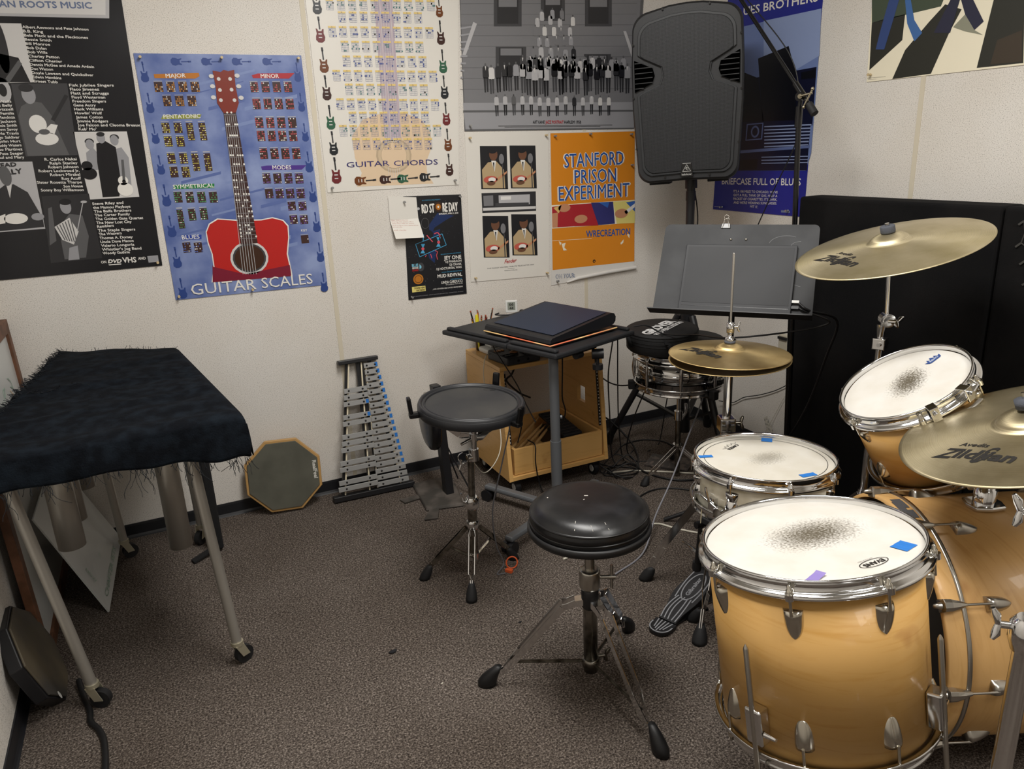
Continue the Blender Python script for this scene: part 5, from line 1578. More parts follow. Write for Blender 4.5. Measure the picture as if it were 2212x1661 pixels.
def cylp(r, u, z): a2 = a+u/.178; return (r*cos(a2), r*sin(a2), z)
mb.box(cylp(.184, .01, -.105), (.014, .022, .05), Rz); mb.tube([cylp(.186, -.03, -.082), cylp(.196, -.03, -.082), cylp(.196, .03, -.098), cylp(.190, .03, -.098)], .003, 8); mb.tube([cylp(.196, .008, -.09), cylp(.202, .004, -.062), cylp(.203, .002, -.05)], [.004, .0045, .003], 10)
mb.tube([cylp(.182, .035, -.112), cylp(.198, .035, -.112)], .013, 16); mb.build('strainer', CHROME, SN, bevel=.001)
mb = MB(M)
for u in (-.022, .036): mb.tube([cylp(.192, u, -.115), cylp(.194, u, -.165)], .0012, 6)
mb.build('snare_cord', mat('off_white_cord', 'd8cfae', .7), SN)
mb = MB(M)
for k in range(4): a2 = rad(-160+k*16); pass
for a2 in (-178, -148, 100, 70): a2 = rad(a2); mb.box((.178*cos(a2), .178*sin(a2), -.155), (.03, .05, .018), Mx.Rotation(a2, 3, 'Z'))
mb.build('rubber_pad', RUBBER, SN, bevel=.003)

# ------------------------------------------------------------------ chrome snare and pouches
ax = V((-.554, -.645, 0)); M = frame(ax+V((0, 0, .592)), V((.0, .0, 1)))
S2 = thing('chrome_snare_drum', ax+V((0, 0, .43)), 'shiny chrome snare drum holding black round bags, beside the rack cabinet', 'drum')
CHR2 = mat('polished_chrome_shell', 'b5b4b2', .07, 1., bump=(7, .12, .01))
drum(S2, M, .180, .165, CHR2, 8, rad(-126), mat('grey_head', 'b9b5ad', .5), CHROME, True, bead=True, out=.010)
mb = MB(M); a = rad(-126+22); Rz = Mx.Rotation(a, 3, 'Z'); k = 24
mb.add([(.1815*cos(a+.12*cos(2*pi*i/k)), .1815*sin(a+.12*cos(2*pi*i/k)), -.055+.011*sin(2*pi*i/k)) for i in range(k)], [tuple(range(k))]); mb.build('badge', NICKEL, S2)
mb = MB(M); mb.box((.1825*cos(a), .1825*sin(a), -.058), (.001, .032, .0035), Rz); mb.build('badge_bar', BLACK, S2)

# ------------------------------------------------------------------ tripods
def rubber_boot(parent, p, d, w=.017, h=.05, name='rubber_foot', m=RUBBER):
    """ribbed boot at floor point p (x,y), d = horizontal outward direction"""
    mb = MB(); d = V((d[0], d[1], 0)).normalized(); s = V((-d.y, d.x, 0)); P = V((p[0], p[1], 0))
    secs = [(0, 1.15, .9), (.2, 1.12, .95), (.42, 1.05, .9), (.62, .9, .8), (.82, .7, .62), (1, .5, .45)]
    vs = []
    for t, ws, ds in secs:
        o = P+V((0, 0, h*t))-d*(h*.45*t)
        for k in range(10):
            a = 2*pi*k/10; vs.append(o+s*w*ws*cos(a)+d*w*1.25*ds*sin(a))
    fs = [tuple(range(10))[::-1]]+[(i*10+j, i*10+(j+1) % 10, i*10+10+(j+1) % 10, i*10+10+j) for i in range(5) for j in range(10)]+[tuple(range(50, 60))]
    mb.add(vs, fs, True); mb.build(name, m, parent)
def flat_leg(root, top, foot, w=.016, gap=.012, bow=.0, double=True, m=CHROME, boot=.05, bw=.017):
    """pair of steel straps from collar to boot; returns leg object"""
    top, foot = V(top), V(foot); d = (foot-top); hd = V((d.x, d.y, 0)).normalized(); s = V((-hd.y, hd.x, 0))
    end = V((foot.x, foot.y, boot*.8))-hd*boot*.35
    mb = MB()
    prof = [(0, .6), (.12, 1), (.8, 1), (.9, .35), (1, .3)]
    for sd in ((-1, 1) if double else (0,)):
        prev = None
        for t, g in prof:
            p = top.lerp(end, t)+s*sd*gap*g+V((0, 0, bow*sin(pi*t)))
            if prev is not None: mb.bar(prev, p, .0025, w, (0, 0, 1))
            prev = p
    lg = mb.build('leg', m, root); rubber_boot(lg, (foot.x, foot.y), hd, bw, boot); return lg
def brace(root, a, b, w=.009, m=CHROME):
    mb = MB(); mb.bar(a, b, w, .002, (0, 0, 1)); mb.bar(V(a)+V((0, 0, .004)), V(b)+V((0, 0, .004)), .002, .007, (0, 0, 1)); mb.build('brace', m, root)
def wing(mb, c, d, s=.016, up=(0, 0, 1)):
    c, d, up = V(c), V(d).normalized(), V(up); mb.tube([c, c+d*s*.9], s*.28, 10)
    e = c+d*s; sd = up
    for k in (-1, 1): mb.tube([e, e+sd*s*k*.7+d*s*.15, e+sd*s*k*1.15+d*s*.4], [s*.22, s*.34, s*.16], 8)
def wing_part(root, c, d, s=.016, up=(0, 0, 1), m=CHROME, name='wing_screw'):
    mb = MB(); wing(mb, c, d, s, up); mb.build(name, m, root)

# cymbals ---------------------------------------------------------------
BRZ1 = cymbal_mat('lathed_bronze', 'dacdac', 'b8aa80'); BRZ2 = cymbal_mat('tarnished_bronze', 'c4b797', '948767'); BRZ3 = cymbal_mat('polished_bronze', 'ccb380', '94794a')
def cymbal(name, label, c, n, R, m, bow=.02, bell=.055, bh=.028, logo=None, model=None, group=None):
    M = frame(c, n); base = V(c)
    t = thing(name, base, label, 'cymbal', group)
    def z(r):
        if r < bell: return bow*(1-(bell/R)**1.6)+bh*sqrt(max(0, 1-(r/bell)**2))**1.2*.9+.0
        return bow*(1-(r/R)**1.6)
    prof = [(.006, z(0))]+[(bell*k/10, z(bell*k/10)) for k in range(1, 11)]+[(bell+(R-bell)*k/24, z(bell+(R-bell)*k/24)) for k in range(1, 25)]
    mb = MB(M); mb.flat = 1; mb.lathe(prof+[(r, zz-.0016) for r, zz in prof[::-1]], 128); mb.build('bronze_plate', m, t)
    if logo:
        mb = MB(M)
        for (s, x, y, w, h, a, b, sh) in logo:
            Rr = Mx.Rotation(a, 3, 'Z')
            def f(u, v): p = Rr @ V((u, v, 0)); X, Yy = x+p.x, y+p.y; return (X, Yy, z(sqrt(X*X+Yy*Yy))+.0009)
            mb.text(s, f, width=w, height=h, bold=b, shear=sh)
        mb.build('ink_logo', INK, t)
    return t, M, z
def zlogo(x0, y0, x1, y1, s=1):
    """signature running from (x0,y0) to (x1,y1)"""
    a = atan2(y1-y0, x1-x0); w = sqrt((x1-x0)**2+(y1-y0)**2); nx, ny = -sin(a), cos(a)
    return [('Z', x0, y0, w*.24, w*.23, a, .03, .5), ('ildjian', x0+cos(a)*w*.25+nx*w*.02, y0+sin(a)*w*.25+ny*w*.02, w*.72, w*.20, a, .035, .25),
            ('S', x0+cos(a)*w*.5-nx*w*.06, y0+sin(a)*w*.5-ny*w*.06, w*.12, w*.38, a, .0, .35), ('Avedis', x0+cos(a)*w*.2+nx*w*.29, y0+sin(a)*w*.2+ny*w*.29, w*.36, w*.08, a, .02, .3)]
cc, cn = (-.644, -1.679, 1.123), (-.25, .069, .966)
cymbal('crash_cymbal', 'large bronze cymbal at top right tilted in front of the black partition', cc, cn, .254, BRZ1,
       logo=zlogo(-.137, .147, -.181, -.024))
CS = thing('cymbal_stand', (-.644, -1.679, 0), 'chrome stand carrying the upper cymbal, rising behind the tilted rack tom', 'stand')
bx0 = V((-.644, -1.679, 0)); up = V(cn).normalized()
cpt = V(cc); tl = V((-.644+.012, -1.679-.005, .915)); 
mb = MB(); mb.tube([bx0+V((0, 0, .08)), bx0+V((0, 0, .62))], .0127, 18); mb.build('base_tube', CHROME, CS)
mb = MB(); mb.tube([bx0+V((0, 0, .60)), bx0+V((0, 0, .85))], .0095, 16); mb.build('middle_tube', CHROME, CS)
for z0 in (.60, .845):
    mb = MB(); mb.box(bx0+V((0, 0, z0)), (.034, .036, .034), Mx.Rotation(.4, 3, 'Z')); mb.tube([bx0+V((-.022, -.012, z0)), bx0+V((.03, .0, z0))], .006, 10); mb.build('clamp', CHROME, CS, bevel=.003)
mb = MB(); mb.tube([bx0+V((0, 0, .85)), bx0+V((0, 0, .88)), bx0+V((.002, 0, .90))], [.008, .011, .014], 14); dirc = V((-.6, -.8, 0)); side = V((-.8, .6, 0))
mb.tube([tl-dirc*.018, tl+dirc*.018], .02, 20); mb.tube([tl+dirc*.018, tl+dirc*.024], .014, 16); mb.build('tilter', CHROME, CS)
wing_part(CS, tl+dirc*.02, V((.45, -.85, 0)), .022, V((.8, .3, .4)))
mb = MB(); mb.tube([tl, cpt+up*.0], .0065, 12); mb.tube([cpt, cpt+up*.068], .004, 12); mb.tube([cpt+up*.066, cpt+up*.070], .006, 10); mb.build('tilter_rod', CHROME, CS)
FELT = mat('grey_felt', '4e5159', .95, bump=(400, .5, .002))
mb = MB(frame(cpt, up)); mb.lathe([(.0001, .044), (.019, .044), (.0195, .047), (.0195, .061), (.018, .063), (.0001, .063)], 24); mb.build('felt_washer', FELT, CS)
mb = MB(frame(cpt, up)); mb.lathe([(.0001, .012), (.018, .012), (.018, .022), (.0001, .022)], 20); mb.build('lower_felt', FELT, CS)
for a in (100, 220, 340):
    f = bx0+V((.3*cos(rad(a)), .3*sin(rad(a)), 0)); flat_leg(CS, bx0+V((.016*cos(rad(a)), .016*sin(rad(a)), .36)), f); brace(CS, bx0+V((0, 0, .12)), bx0.lerp(f, .6)+V((0, 0, .17)))
mb = MB(); mb.tube([bx0+V((0, 0, .33)), bx0+V((0, 0, .38))], .018, 16); mb.tube([bx0+V((0, 0, .1)), bx0+V((0, 0, .14))], .017, 16); mb.build('leg_collar', CHROME, CS)

# ride ------------------------------------------------------------------
rc, rn = V((-.922, -2.279, .828)), V((-.246, .211, .946)).normalized()
cymbal('ride_cymbal', 'largest bronze cymbal cut by the right edge above the bass drum', rc, rn, .254, BRZ2, bow=.022, bell=.065, bh=.03,
       logo=zlogo(-.175, .105, -.165, -.06))
RS = thing('boom_cymbal_stand', (-1.45, -2.60, 0), 'chrome boom stand at the lower right edge beside the floor tom', 'stand')
b0 = V((-1.445, -2.605, 0))
mb = MB(); mb.tube([b0+V((0, 0, .06)), b0+V((0, 0, .70))], .0145, 20); mb.build('base_tube', CHROME, RS)
mb = MB(); mb.tube([b0+V((0, 0, .69)), b0+V((0, 0, .71)), b0+V((0, 0, .735)), b0+V((0, 0, .745))], [.018, .024, .024, .016], 20); mb.build('clamp', CHROME, RS)
wing_part(RS, b0+V((-.014, .014, .728)), V((-.75, .5, .1)), .02, V((.15, .2, 1)))
mb = MB(); mb.tube([b0+V((0, 0, .7)), b0+V((.02, 0, .90))], .0095, 16); mb.build('middle_tube', CHROME, RS)
hb = b0+V((.022, 0, .905)); mb = MB(); mb.tube([hb+V((-.016, .0, 0)), hb+V((.02, 0, 0))], .018, 18); mb.build('tilter', CHROME, RS)
wing_part(RS, hb+V((-.014, .02, 0)), V((-.5, .6, 0)), .02, V((.1, .2, 1)))
end = rc-rn*.035; mb = MB(); mb.tube([hb-(end-hb).normalized()*.12, end+V((.01, -.005, 0))], .0062, 12); mb.tube([end, rc+rn*.085], .004, 10); mb.build('boom_arm', CHROME, RS)
mb = MB(frame(rc, rn)); mb.lathe([(.0001, .052), (.019, .052), (.0195, .070), (.0001, .072)], 24); mb.build('felt_washer', FELT, RS)
for f in ((-1.10, -2.36), (-1.62, -2.28), (-1.56, -2.95)):
    f = V((*f, 0)); d = (f-b0).normalized(); flat_leg(RS, b0+d*.018+V((0, 0, .33)), f, .014)
    brace(RS, b0+V((0, 0, .10)), b0.lerp(f, .62)+V((0, 0, .14)))
mb = MB(); mb.tube([b0+V((0, 0, .30)), b0+V((0, 0, .35))], .02, 18); mb.tube([b0+V((0, 0, .085)), b0+V((0, 0, .12))], .019, 18); mb.build('leg_collar', CHROME, RS)

# hi-hat ----------------------------------------------------------------
h0 = V((-1.012, -1.46, 0)); HG = 'hi-hat cymbal pair'
cymbal('hi_hat_cymbal', 'top bronze hi-hat cymbal pierced by a long rod above the pearl snare', h0+V((0, 0, .822)), (.025, 0, 1), .1778, BRZ3, bow=.016, bell=.042, bh=.022,
       logo=zlogo(-.105, .105, -.095, -.055)[:3])
cymbal('hi_hat_cymbal', 'bottom bronze hi-hat cymbal mostly hidden under its partner', h0+V((0, 0, .806)), (.02, 0, -1), .1778, BRZ3, bow=.016, bell=.042, bh=.022)
HS = thing('hi_hat_stand', h0, 'chrome hi-hat stand with a striped black footboard and long upright rod', 'stand')
mb = MB(); mb.tube([h0+V((0, 0, .04)), h0+V((0, 0, .59))], .0165, 20); mb.build('base_tube', CHROME, HS)
mb = MB(); mb.tube([h0+V((0, 0, .58)), h0+V((0, 0, .77))], .0125, 20); mb.build('upper_tube', CHROME, HS)
mb = MB(); mb.box(h0+V((0, 0, .60)), (.046, .05, .045), Mx.Rotation(rad(-25), 3, 'Z')); mb.build('memory_clamp', CHROME, HS, bevel=.004)
wing_part(HS, h0+V((.026, -.01, .60)), V((.9, -.4, 0)), .018, V((.2, .3, .9)), DCHROME)
mb = MB(frame(h0, (0, 0, 1))); mb.lathe([(.013, .765), (.02, .768), (.026, .782), (.026, .788), (.0001, .79)], 24); mb.build('seat_cup', BLACK, HS)
mb = MB(); mb.tube([h0+V((0, 0, .75)), h0+V((0, 0, 1.118)), h0+V((0, 0, 1.121))], [.0034, .0034, .0015], 12); mb.build('pull_rod', STEEL, HS)
mb = MB(frame(h0, (0, 0, 1))); mb.lathe([(.0001, .857), (.014, .857), (.014, .872), (.006, .874), (.006, .885), (.011, .886), (.012, .915), (.006, .918), (.0001, .918)], 24); mb.build('clutch', CHROME, HS)
wing_part(HS, h0+V((.008, -.004, .903)), V((.9, -.4, 0)), .013, V((0, 0, 1)))
mb = MB(frame(h0, (0, 0, 1))); mb.lathe([(.0001, .862), (.016, .862), (.016, .855), (.0001, .855)], 20); mb.build('felt_washer', FELT, HS)
for f in ((-1.167, -1.266), (-1.231, -1.632), (-.752, -1.44)):
    f = V((*f, 0)); d = (f-h0).normalized(); flat_leg(HS, h0+d*.02+V((0, 0, .40)), f, .024, .010, bow=.05, bw=.02); brace(HS, h0+V((0, 0, .09)), h0.lerp(f, .5)+V((0, 0, .17)))
mb = MB(); mb.tube([h0+V((0, 0, .37)), h0+V((0, 0, .42))], .022, 18); mb.tube([h0+V((0, 0, .03)), h0+V((0, 0, .1))], .024, 18); mb.build('leg_collar', CHROME, HS)
# footboard: local frame heel -> toe
heel, toe = V((-1.262, -1.515, .018)), V((-1.035, -1.425, .075)); fx = (toe-heel).normalized(); fy = V((0, 0, 1)).cross(fx).normalized(); fz = fx.cross(fy)
FM = Mx.Identity(4)
for i in range(3): FM[i][0] = fx[i]; FM[i][1] = fy[i]; FM[i][2] = fz[i]; FM[i][3] = heel[i]
FL = (toe-heel).length
def outl(k, s0, s1, w):  # half widths along the board
    t = k; x = s0+(s1-s0)*t
    return x, w(t)
wb = lambda t: .030+.015*(1-cos(2*pi*min(1, max(0, (t-.05)/.95))))/2*1.2
pts = [(s0_, wb(t)) for t in [i/14 for i in range(15)] for s0_ in [FL*t]]
ol = [(x, -y) for x, y in pts]+[(FL+.018, -.02), (FL+.018, .02)]+[(x, y) for x, y in pts[::-1]]
mb = MB(FM); mb.prism([V((x, y, -.008)) for x, y in ol], (0, 0, .008)); fb = mb.build('footboard', BLACK, HS, bevel=.0015)
hm_ = MB(); HMx = Mx.Translation((heel.x, heel.y, 0)) @ Mx.Rotation(atan2(fx.y, fx.x), 4, 'Z'); hm_.M = HMx
ol = [(-.002, -.036), (-.002, .036)]+[(-.025-.045*sin(pi*i/12)**.7, .036*cos(pi*i/12)) for i in range(0, 13)]
hm_.prism([V((x, y, .004)) for x, y in ol], (0, 0, .012)); hp_ = hm_.build('heel_plate', BLACK, HS, bevel=.0015)
GRV = mat('grey_tread_paint', '85868a', .5)
mb = MB(FM)
def stripe(mb, f0, n=24, w=.0038, z=.0006):
    prev = None
    for i in range(n+1):
        p = V((*f0(i/n), z))
        if prev is not None: mb.bar(prev, p, w, .0008)
        prev = p
for k in range(5):
    o_ = -.026+.013*k
    stripe(mb, lambda t: (FL*.02+FL*.42*t, o_*(.95-.1*t)+.008*sin(t*pi)*(1 if k > 1 else -.2)))
stripe(mb, lambda t: (FL*.66+FL*.26*cos(2*pi*t), .026*sin(2*pi*t)), 36)
for s in (-1, 1): stripe(mb, lambda t: (FL*.40+FL*.6*t, s*(.030+.006*sin(pi*t))))
def ft(x, y): return (FL*.66+x, y-.006, .0008)
mb.text('Gibraltar', ft, width=.088, height=.014, bold=.03, align='C'); mb.build('tread_pattern', GRV, fb)
mb = MB(HMx)
for k in range(5):
    o_ = -.024+.012*k; stripe(mb, lambda t: (-.006-.056*t*(1-.25*abs(o_)/.024), o_*(1-.35*t)), 10, z=.0166)
stripe(mb, lambda t: (-.024-.043*sin(pi*t)**.7, .034*cos(pi*t)), 20, z=.0166); mb.build('tread_pattern', GRV, hp_)
mb = MB(); mb.bar(heel+V((0, 0, -.012)), V((h0.x, h0.y, .012)), .05, .006); mb.build('base_plate', BLACK, HS)
mb = MB(); mb.tube([toe, h0+V((-.01, 0, .14)), h0+V((0, 0, .2))], .004, 8); mb.build('pull_chain', STEEL, HS)

# snare stand under the pearl snare ------------------------------------------
s0 = V((-1.10, -1.74, 0)); SS = thing('snare_stand', s0, 'low stand with rubber tipped arms hidden beneath the pearl snare drum', 'stand')
mb = MB(); mb.tube([s0+V((0, 0, .03)), s0+V((0, 0, .38))], .013, 16); mb.build('base_tube', CHROME, SS)
for a in (185, 305, 65):
    d = V((cos(rad(a)), sin(rad(a)), 0)); mb = MB(); mb.bar(s0+V((0, 0, .38)), s0+d*.205+V((0, 0, .432)), .016, .004); ar = mb.build('basket_arm', CHROME, SS)
    mb = MB(); mb.tube([s0+d*.205+V((0, 0, .43)), s0+d*.212+V((0, 0, .47))], .010, 12); mb.build('rubber_tip', RUBBER, ar)
for a in (20, 110, 290):
    f = s0+V((.22*cos(rad(a)), .22*sin(rad(a)), 0)); flat_leg(SS, s0+V((0, 0, .22)), f)
mb = MB(); p0, p1 = V((-1.187, -1.57, .35)), V((-1.165, -1.53, .185)); mb.tube([p0, p1], .0085, 12); mb.tube([p1+V((0, 0, .018)), p1, p1+V((0, 0, -.012))], [.013, .015, .013], 12); mb.tube([p0+V((-.02, 0, .005)), p0+V((.02, 0, .005))], .011, 10)
mb.build('rubber_handle', BLACK, SS)
# ------------------------------------------------------------------ drum throne
LEATH = mat('worn_black_vinyl', '121214', .33, bump=(55, .12, .002), var=(9, '27272a', .5, .75, 5)); SCUFF = mat('white_scuff', 'b8b4ac', .8)
t0 = V((-1.607, -1.63, 0)); TH = thing('drum_throne', t0, 'round black padded drum throne on a chrome tripod in the middle of the floor', 'stool')
M = frame(t0, (0, 0, 1))
mb = MB(M); mb.lathe([(.0001, .5665), (.07, .5662), (.105, .5645), (.122, .561), (.135, .5555), (.145, .547), (.150, .540)], 72); mb.lathe([(.150, .540), (.1535, .5385), (.154, .536), (.1515, .534)], 72); mb.lathe([(.1515, .534), (.1545, .527), (.1545, .519), (.152, .515)], 72); mb.lathe([(.152, .515), (.1545, .5135), (.1545, .511), (.152, .510)], 72); mb.lathe([(.152, .510), (.153, .504), (.150, .497)], 72); mb.build('seat_cushion', LEATH, TH)
mb = MB(M); mb.lathe([(.150, .50), (.157, .504), (.1605, .498), (.161, .490), (.158, .483), (.150, .480), (.02, .476), (.0001, .476)], 72); mb.build('seat_trim', mat('black_vinyl_trim', '141416', .45), TH)
mb = MB(M); 
for (a, r0, r1, w_) in ((-137, .118, .143, .0014), (-119, .128, .142, .0009), (-103, .122, .142, .0012)):
    a = rad(a); zz = lambda r: .5557-(r-.135)*.85 if r > .135 else .561-(r-.122)*.42
    mb.bar((r0*cos(a), r0*sin(a), zz(r0)+.0005), (r1*cos(a+.03), r1*sin(a+.03), zz(r1)+.0008), w_, .0004)
mb.box((.004, .02, .5667), (.010, .0035, .0006), Mx.Rotation(-.5, 3, 'Z')); mb.box((-.012, .004, .5667), (.004, .002, .0006)); mb.box((-.085, .065, .5640), (.003, .004, .001)); mb.build('scuff_marks', SCUFF, TH)
mb = MB(M)
prof = []
for k in range(52): z = .33+k*.0030; prof.append((.0135 if k % 2 else .0112, z))
mb.lathe(prof, 20); mb.build('threaded_rod', STEEL, TH)
mb = MB(M); mb.lathe([(.012, .363), (.021, .363), (.0265, .361), (.028, .357), (.028, .312), (.026, .308), (.02, .307)], 32); mb.build('steel_collar', STEEL, TH)
ra = V((.80, -.42, 0)).normalized(); mb = MB(); c_ = t0+V((0, 0, .338)); mb.tube([c_+ra*.026, c_+ra*.062], .0055, 12); mb.tube([c_+ra*.058+V((0, 0, -.033)), c_+ra*.058+V((0, 0, .036))], .0042, 12); mb.tube([c_+ra*.05, c_+ra*.068], .007, 12); mb.build('height_screw', STEEL, TH)
mb = MB(M); mb.lathe([(.0001, .309), (.021, .309), (.022, .30), (.0235, .297), (.0235, .252), (.021, .248), (.0001, .248)], 28)
mb.build('leg_hub', BLACK, TH)
mb = MB(M); mb.lathe([(.0001, .045), (.0195, .045), (.0195, .252)], 28); mb.build('centre_tube', DCHROME, TH)
mb = MB(M); mb.lathe([(.0195, .062), (.024, .063), (.0245, .075), (.0245, .086), (.0195, .087)], 28); mb.build('lower_collar', DCHROME, TH)
wing_part(TH, t0+V((.022, -.004, .085)), V((.85, -.35, .1)), .02, V((.1, -.2, 1)), DCHROME)
BOOT = mat('black_rubber_boot', '0e0e10', .5)
for i, f in enumerate(((-1.870, -1.492), (-1.590, -1.934), (-1.372, -1.472))):
    f = V((*f, 0)); d = (f-t0).normalized(); s = V((-d.y, d.x, 0)); mb = MB()
    L_ = (f-t0).length; zt = .268
    mb.bar(t0+d*.015+V((0, 0, zt)), t0+d*.04+V((0, 0, zt-.004)), .026, .018)
    prof = [(.038, zt, .013), (.06, zt-.010, .013), (.075, zt-.012, .016), (L_*.66, .105, .014), (L_*.80, .050, .004), (L_*.9, .032, .004)]
    for sd in (-1, 1):
        for (a, za, ga), (b, zb, gb) in zip(prof, prof[1:]):
            mb.bar(t0+d*a+s*sd*ga+V((0, 0, za)), t0+d*b+s*sd*gb+V((0, 0, zb)), .0022, .018)
    lg = mb.build('leg', CHROME, TH)
    mb = MB(); secs = [(0, .026, .019, 0), (.25, .027, .020, -.002), (.5, .024, .018, -.010), (.75, .018, .014, -.022), (1, .010, .009, -.034)]; vs = []
    for t, l, w_, o_ in secs:
        for k in range(14):
            a = 2*pi*k/14; vs.append(f+d*(l*cos(a)+o_-.006)+s*w_*sin(a)+V((0, 0, .062*t)))
    mb.add(vs, [tuple(range(14))[::-1]]+[(i2*14+j, i2*14+(j+1) % 14, i2*14+14+(j+1) % 14, i2*14+14+j) for i2 in range(4) for j in range(14)]+[tuple(range(56, 70))], True); mb.build('rubber_boot', BOOT, lg)
    brace(TH, t0+d*.024+V((0, 0, .074)), t0+d*(L_*.74)+V((0, 0, .074)), .009, DCHROME)

# ------------------------------------------------------------------ electronic pad on stand
e0 = V((-1.675, -.955, 0)); ec = V((-1.667, -1.013, .669)); M = frame(ec, (.031, -.061, .998))
EP = thing('electronic_drum_pad', ec+V((0, 0, -.05)), 'black electronic drum pad with three rim clamps on a chrome stand', 'drum pad')
PADR = mat('black_rubber_pad', '2a2a2c', .62, bump=(30, .1, .002), var=(6, '3a3937', .4, .7, 5))
mb = MB(M)
for pr in ([(.147, -.0105), (.1475, -.006), (.149, -.0035), (.1515, -.0032), (.153, -.0055)], [(.153, -.0055), (.158, -.0065)], [(.158, -.0065), (.160, -.003), (.163, -.0008), (.167, -.001), (.170, -.004), (.1715, -.010)], [(.1715, -.010), (.173, -.012), (.173, -.034), (.170, -.038)], [(.170, -.038), (.150, -.044), (.0001, -.046)]): mb.lathe(pr, 96)
mb.build('pad_body', mat('black_pad_rim', '232427', .42, bump=(90, .06, .002)), EP)
mb = MB(M); mb.lathe([(.0001, -.0095), (.147, -.0098)], 72); mb.build('playing_surface', PADR, EP)
ring_text(EP, M, [('O', .105, .090, .021, .013, .0022, rad(-20)), ('O', .112, .084, .010, .0075, .0018, rad(-20)), ('O', .112, .084, .005, .004, .0015, rad(-20))], 'rubber_emblem', BLACK, z=-.0096)
for ang in (172, -65, 42):
    a = rad(ang); Rz = Mx.Rotation(a, 3, 'Z'); mb = MB(M)
    mb.box((.186*cos(a), .186*sin(a), -.030), (.034, .026, .018), Rz); mb.box((.199*cos(a), .199*sin(a), -.002), (.013, .024, .066), Rz @ Mx.Rotation(rad(8), 3, 'Y')); mb.build('rim_clamp', BLACKG, EP, bevel=.005)
mb = MB(M); mb.box((.06, .02, -.052), (.07, .05, .018)); mb.build('jack_box', BLACK, EP, bevel=.004)
ES = thing('pad_stand', e0, 'chrome tripod stand holding the black electronic drum pad', 'stand')
tp = e0+V((-.004, -.035, 0)); ax1 = e0; lean = V((.0, -.055, .62)).normalized()
def on(z): return e0+V((0, -.055*z/.62, z))
mb = MB(); mb.tube([on(.075), on(.30)], .0165, 18); mb.build('base_tube', DCHROME, ES)
mb = MB(); mb.tube([on(.27), on(.475)], .0115, 18); mb.build('middle_tube', DCHROME, ES)
mb = MB(); mb.tube([on(.275), on(.285), on(.31), on(.32)], [.019, .024, .024, .018], 18); mb.tube([on(.30)+V((-.02, 0, 0)), on(.30)+V((-.035, 0, .01)), on(.31)+V((-.038, 0, .03))], .004, 8); mb.build('height_clamp', CHROME, ES)
mb = MB(); k0 = on(.465); mb.tube([k0+V((-.012, 0, 0)), k0+V((.020, 0, .0))], .014, 16); mb.tube([k0+V((.012, 0, -.01)), k0+V((.012, 0, .03))], .0165, 16); mb.build('ratchet_tilter', CHROME, ES)
mb = MB(frame(k0+V((-.03, -.01, .01)), (-.6, -.8, .2))); mb.lathe([(.016, 0), (.019, .002), (.016, .004)], 24); mb.build('clamp_ring', CHROME, ES)
wing_part(ES, k0+V((-.025, -.012, -.008)), V((-.95, -.2, 0)), .016, V((.1, -.1, 1)))
mb = MB(); mb.tube([k0+V((.012, -.003, .02)), ec+V((0.004, .0, -.05))], .0095, 16); mb.build('upper_tube', CHROME, ES)
k1 = k0+V((.012, -.006, .075)); mb = MB(); mb.tube([k1+V((0, 0, -.014)), k1+V((0, 0, .012))], .015, 16); mb.tube([k1+V((-.05, -.014, -.012)), k1+V((.055, .01, .008))], .0052, 12); mb.build('basket_clamp', CHROME, ES)
for a in (165, 20, -80):
    d = V((cos(rad(a)), sin(rad(a)), 0)); mb = MB(); pts = [k1+d*.012+V((0, 0, .0)), k1+d*.045+V((0, 0, .010)), k1+d*.085+V((0, 0, .045)), k1+d*.125+V((0, 0, .070))]
    for p, q in zip(pts, pts[1:]): mb.bar(p, q, .004, .018)
    mb.build('basket_arm', CHROME, ES)
for f in ((-1.835, -.885), (-1.742, -1.093), (-1.500, -.920)):
    f = V((*f, 0)); d = (f-e0).normalized(); flat_leg(ES, on(.20)+d*.022, f, .015, .010, bw=.017, boot=.055, m=DCHROME if f.y > -1 else CHROME); brace(ES, on(.085)+d*.016, e0.lerp(f, .50)+V((0, 0, .125)), .011, DCHROME)
mb = MB(); mb.tube([on(.195), on(.20), on(.225), on(.23)], [.018, .022, .022, .018], 16); mb.tube([on(.075), on(.10)], .020, 16); mb.build('leg_collar', CHROME, ES)

# ------------------------------------------------------------------ kick practice pad against the back wall
KP = thing('kick_practice_pad', (-1.54, -.27, 0), 'black kick practice pad on an upright post with a dusty floor plate', 'practice pad')
DUSTY = mat('dusty_black_plate', '38342f', .8, var=(12, '57504a', .42, .62, 5))
mb = MB(); mb.hexa([(-1.655, -.40, .004), (-1.495, -.44, .004), (-1.435, -.13, .004), (-1.625, -.125, .004), (-1.65, -.39, .016), (-1.50, -.43, .016), (-1.44, -.14, .016), (-1.62, -.135, .016)]); mb.build('floor_plate', DUSTY, KP, bevel=.003)
mb = MB(); mb.hexa([(-1.72, -.24, .002), (-1.71, -.285, .002), (-1.63, -.275, .002), (-1.63, -.24, .002), (-1.72, -.24, .008), (-1.71, -.285, .008), (-1.63, -.275, .008), (-1.63, -.24, .008)]); mb.hexa([(-1.69, -.475, .002), (-1.635, -.49, .002), (-1.60, -.41, .002), (-1.64, -.40, .002), (-1.69, -.475, .009), (-1.635, -.49, .009), (-1.60, -.41, .009), (-1.64, -.40, .009)]); mb.build('stabiliser', DUSTY, KP, bevel=.002)
mb = MB(); mb.bar((-1.515, -.30, .012), (-1.53, -.27, .50), .05, .035, (1, 0, 0)); mb.build('post', BLACK, KP, bevel=.003)
for yy in (-.22, -.36): 
    mb = MB(); mb.tube([(-1.53, -.27, .30), (-1.43, yy+.02, .02)], .0035, 8); mb.build('brace', BLACK, KP)
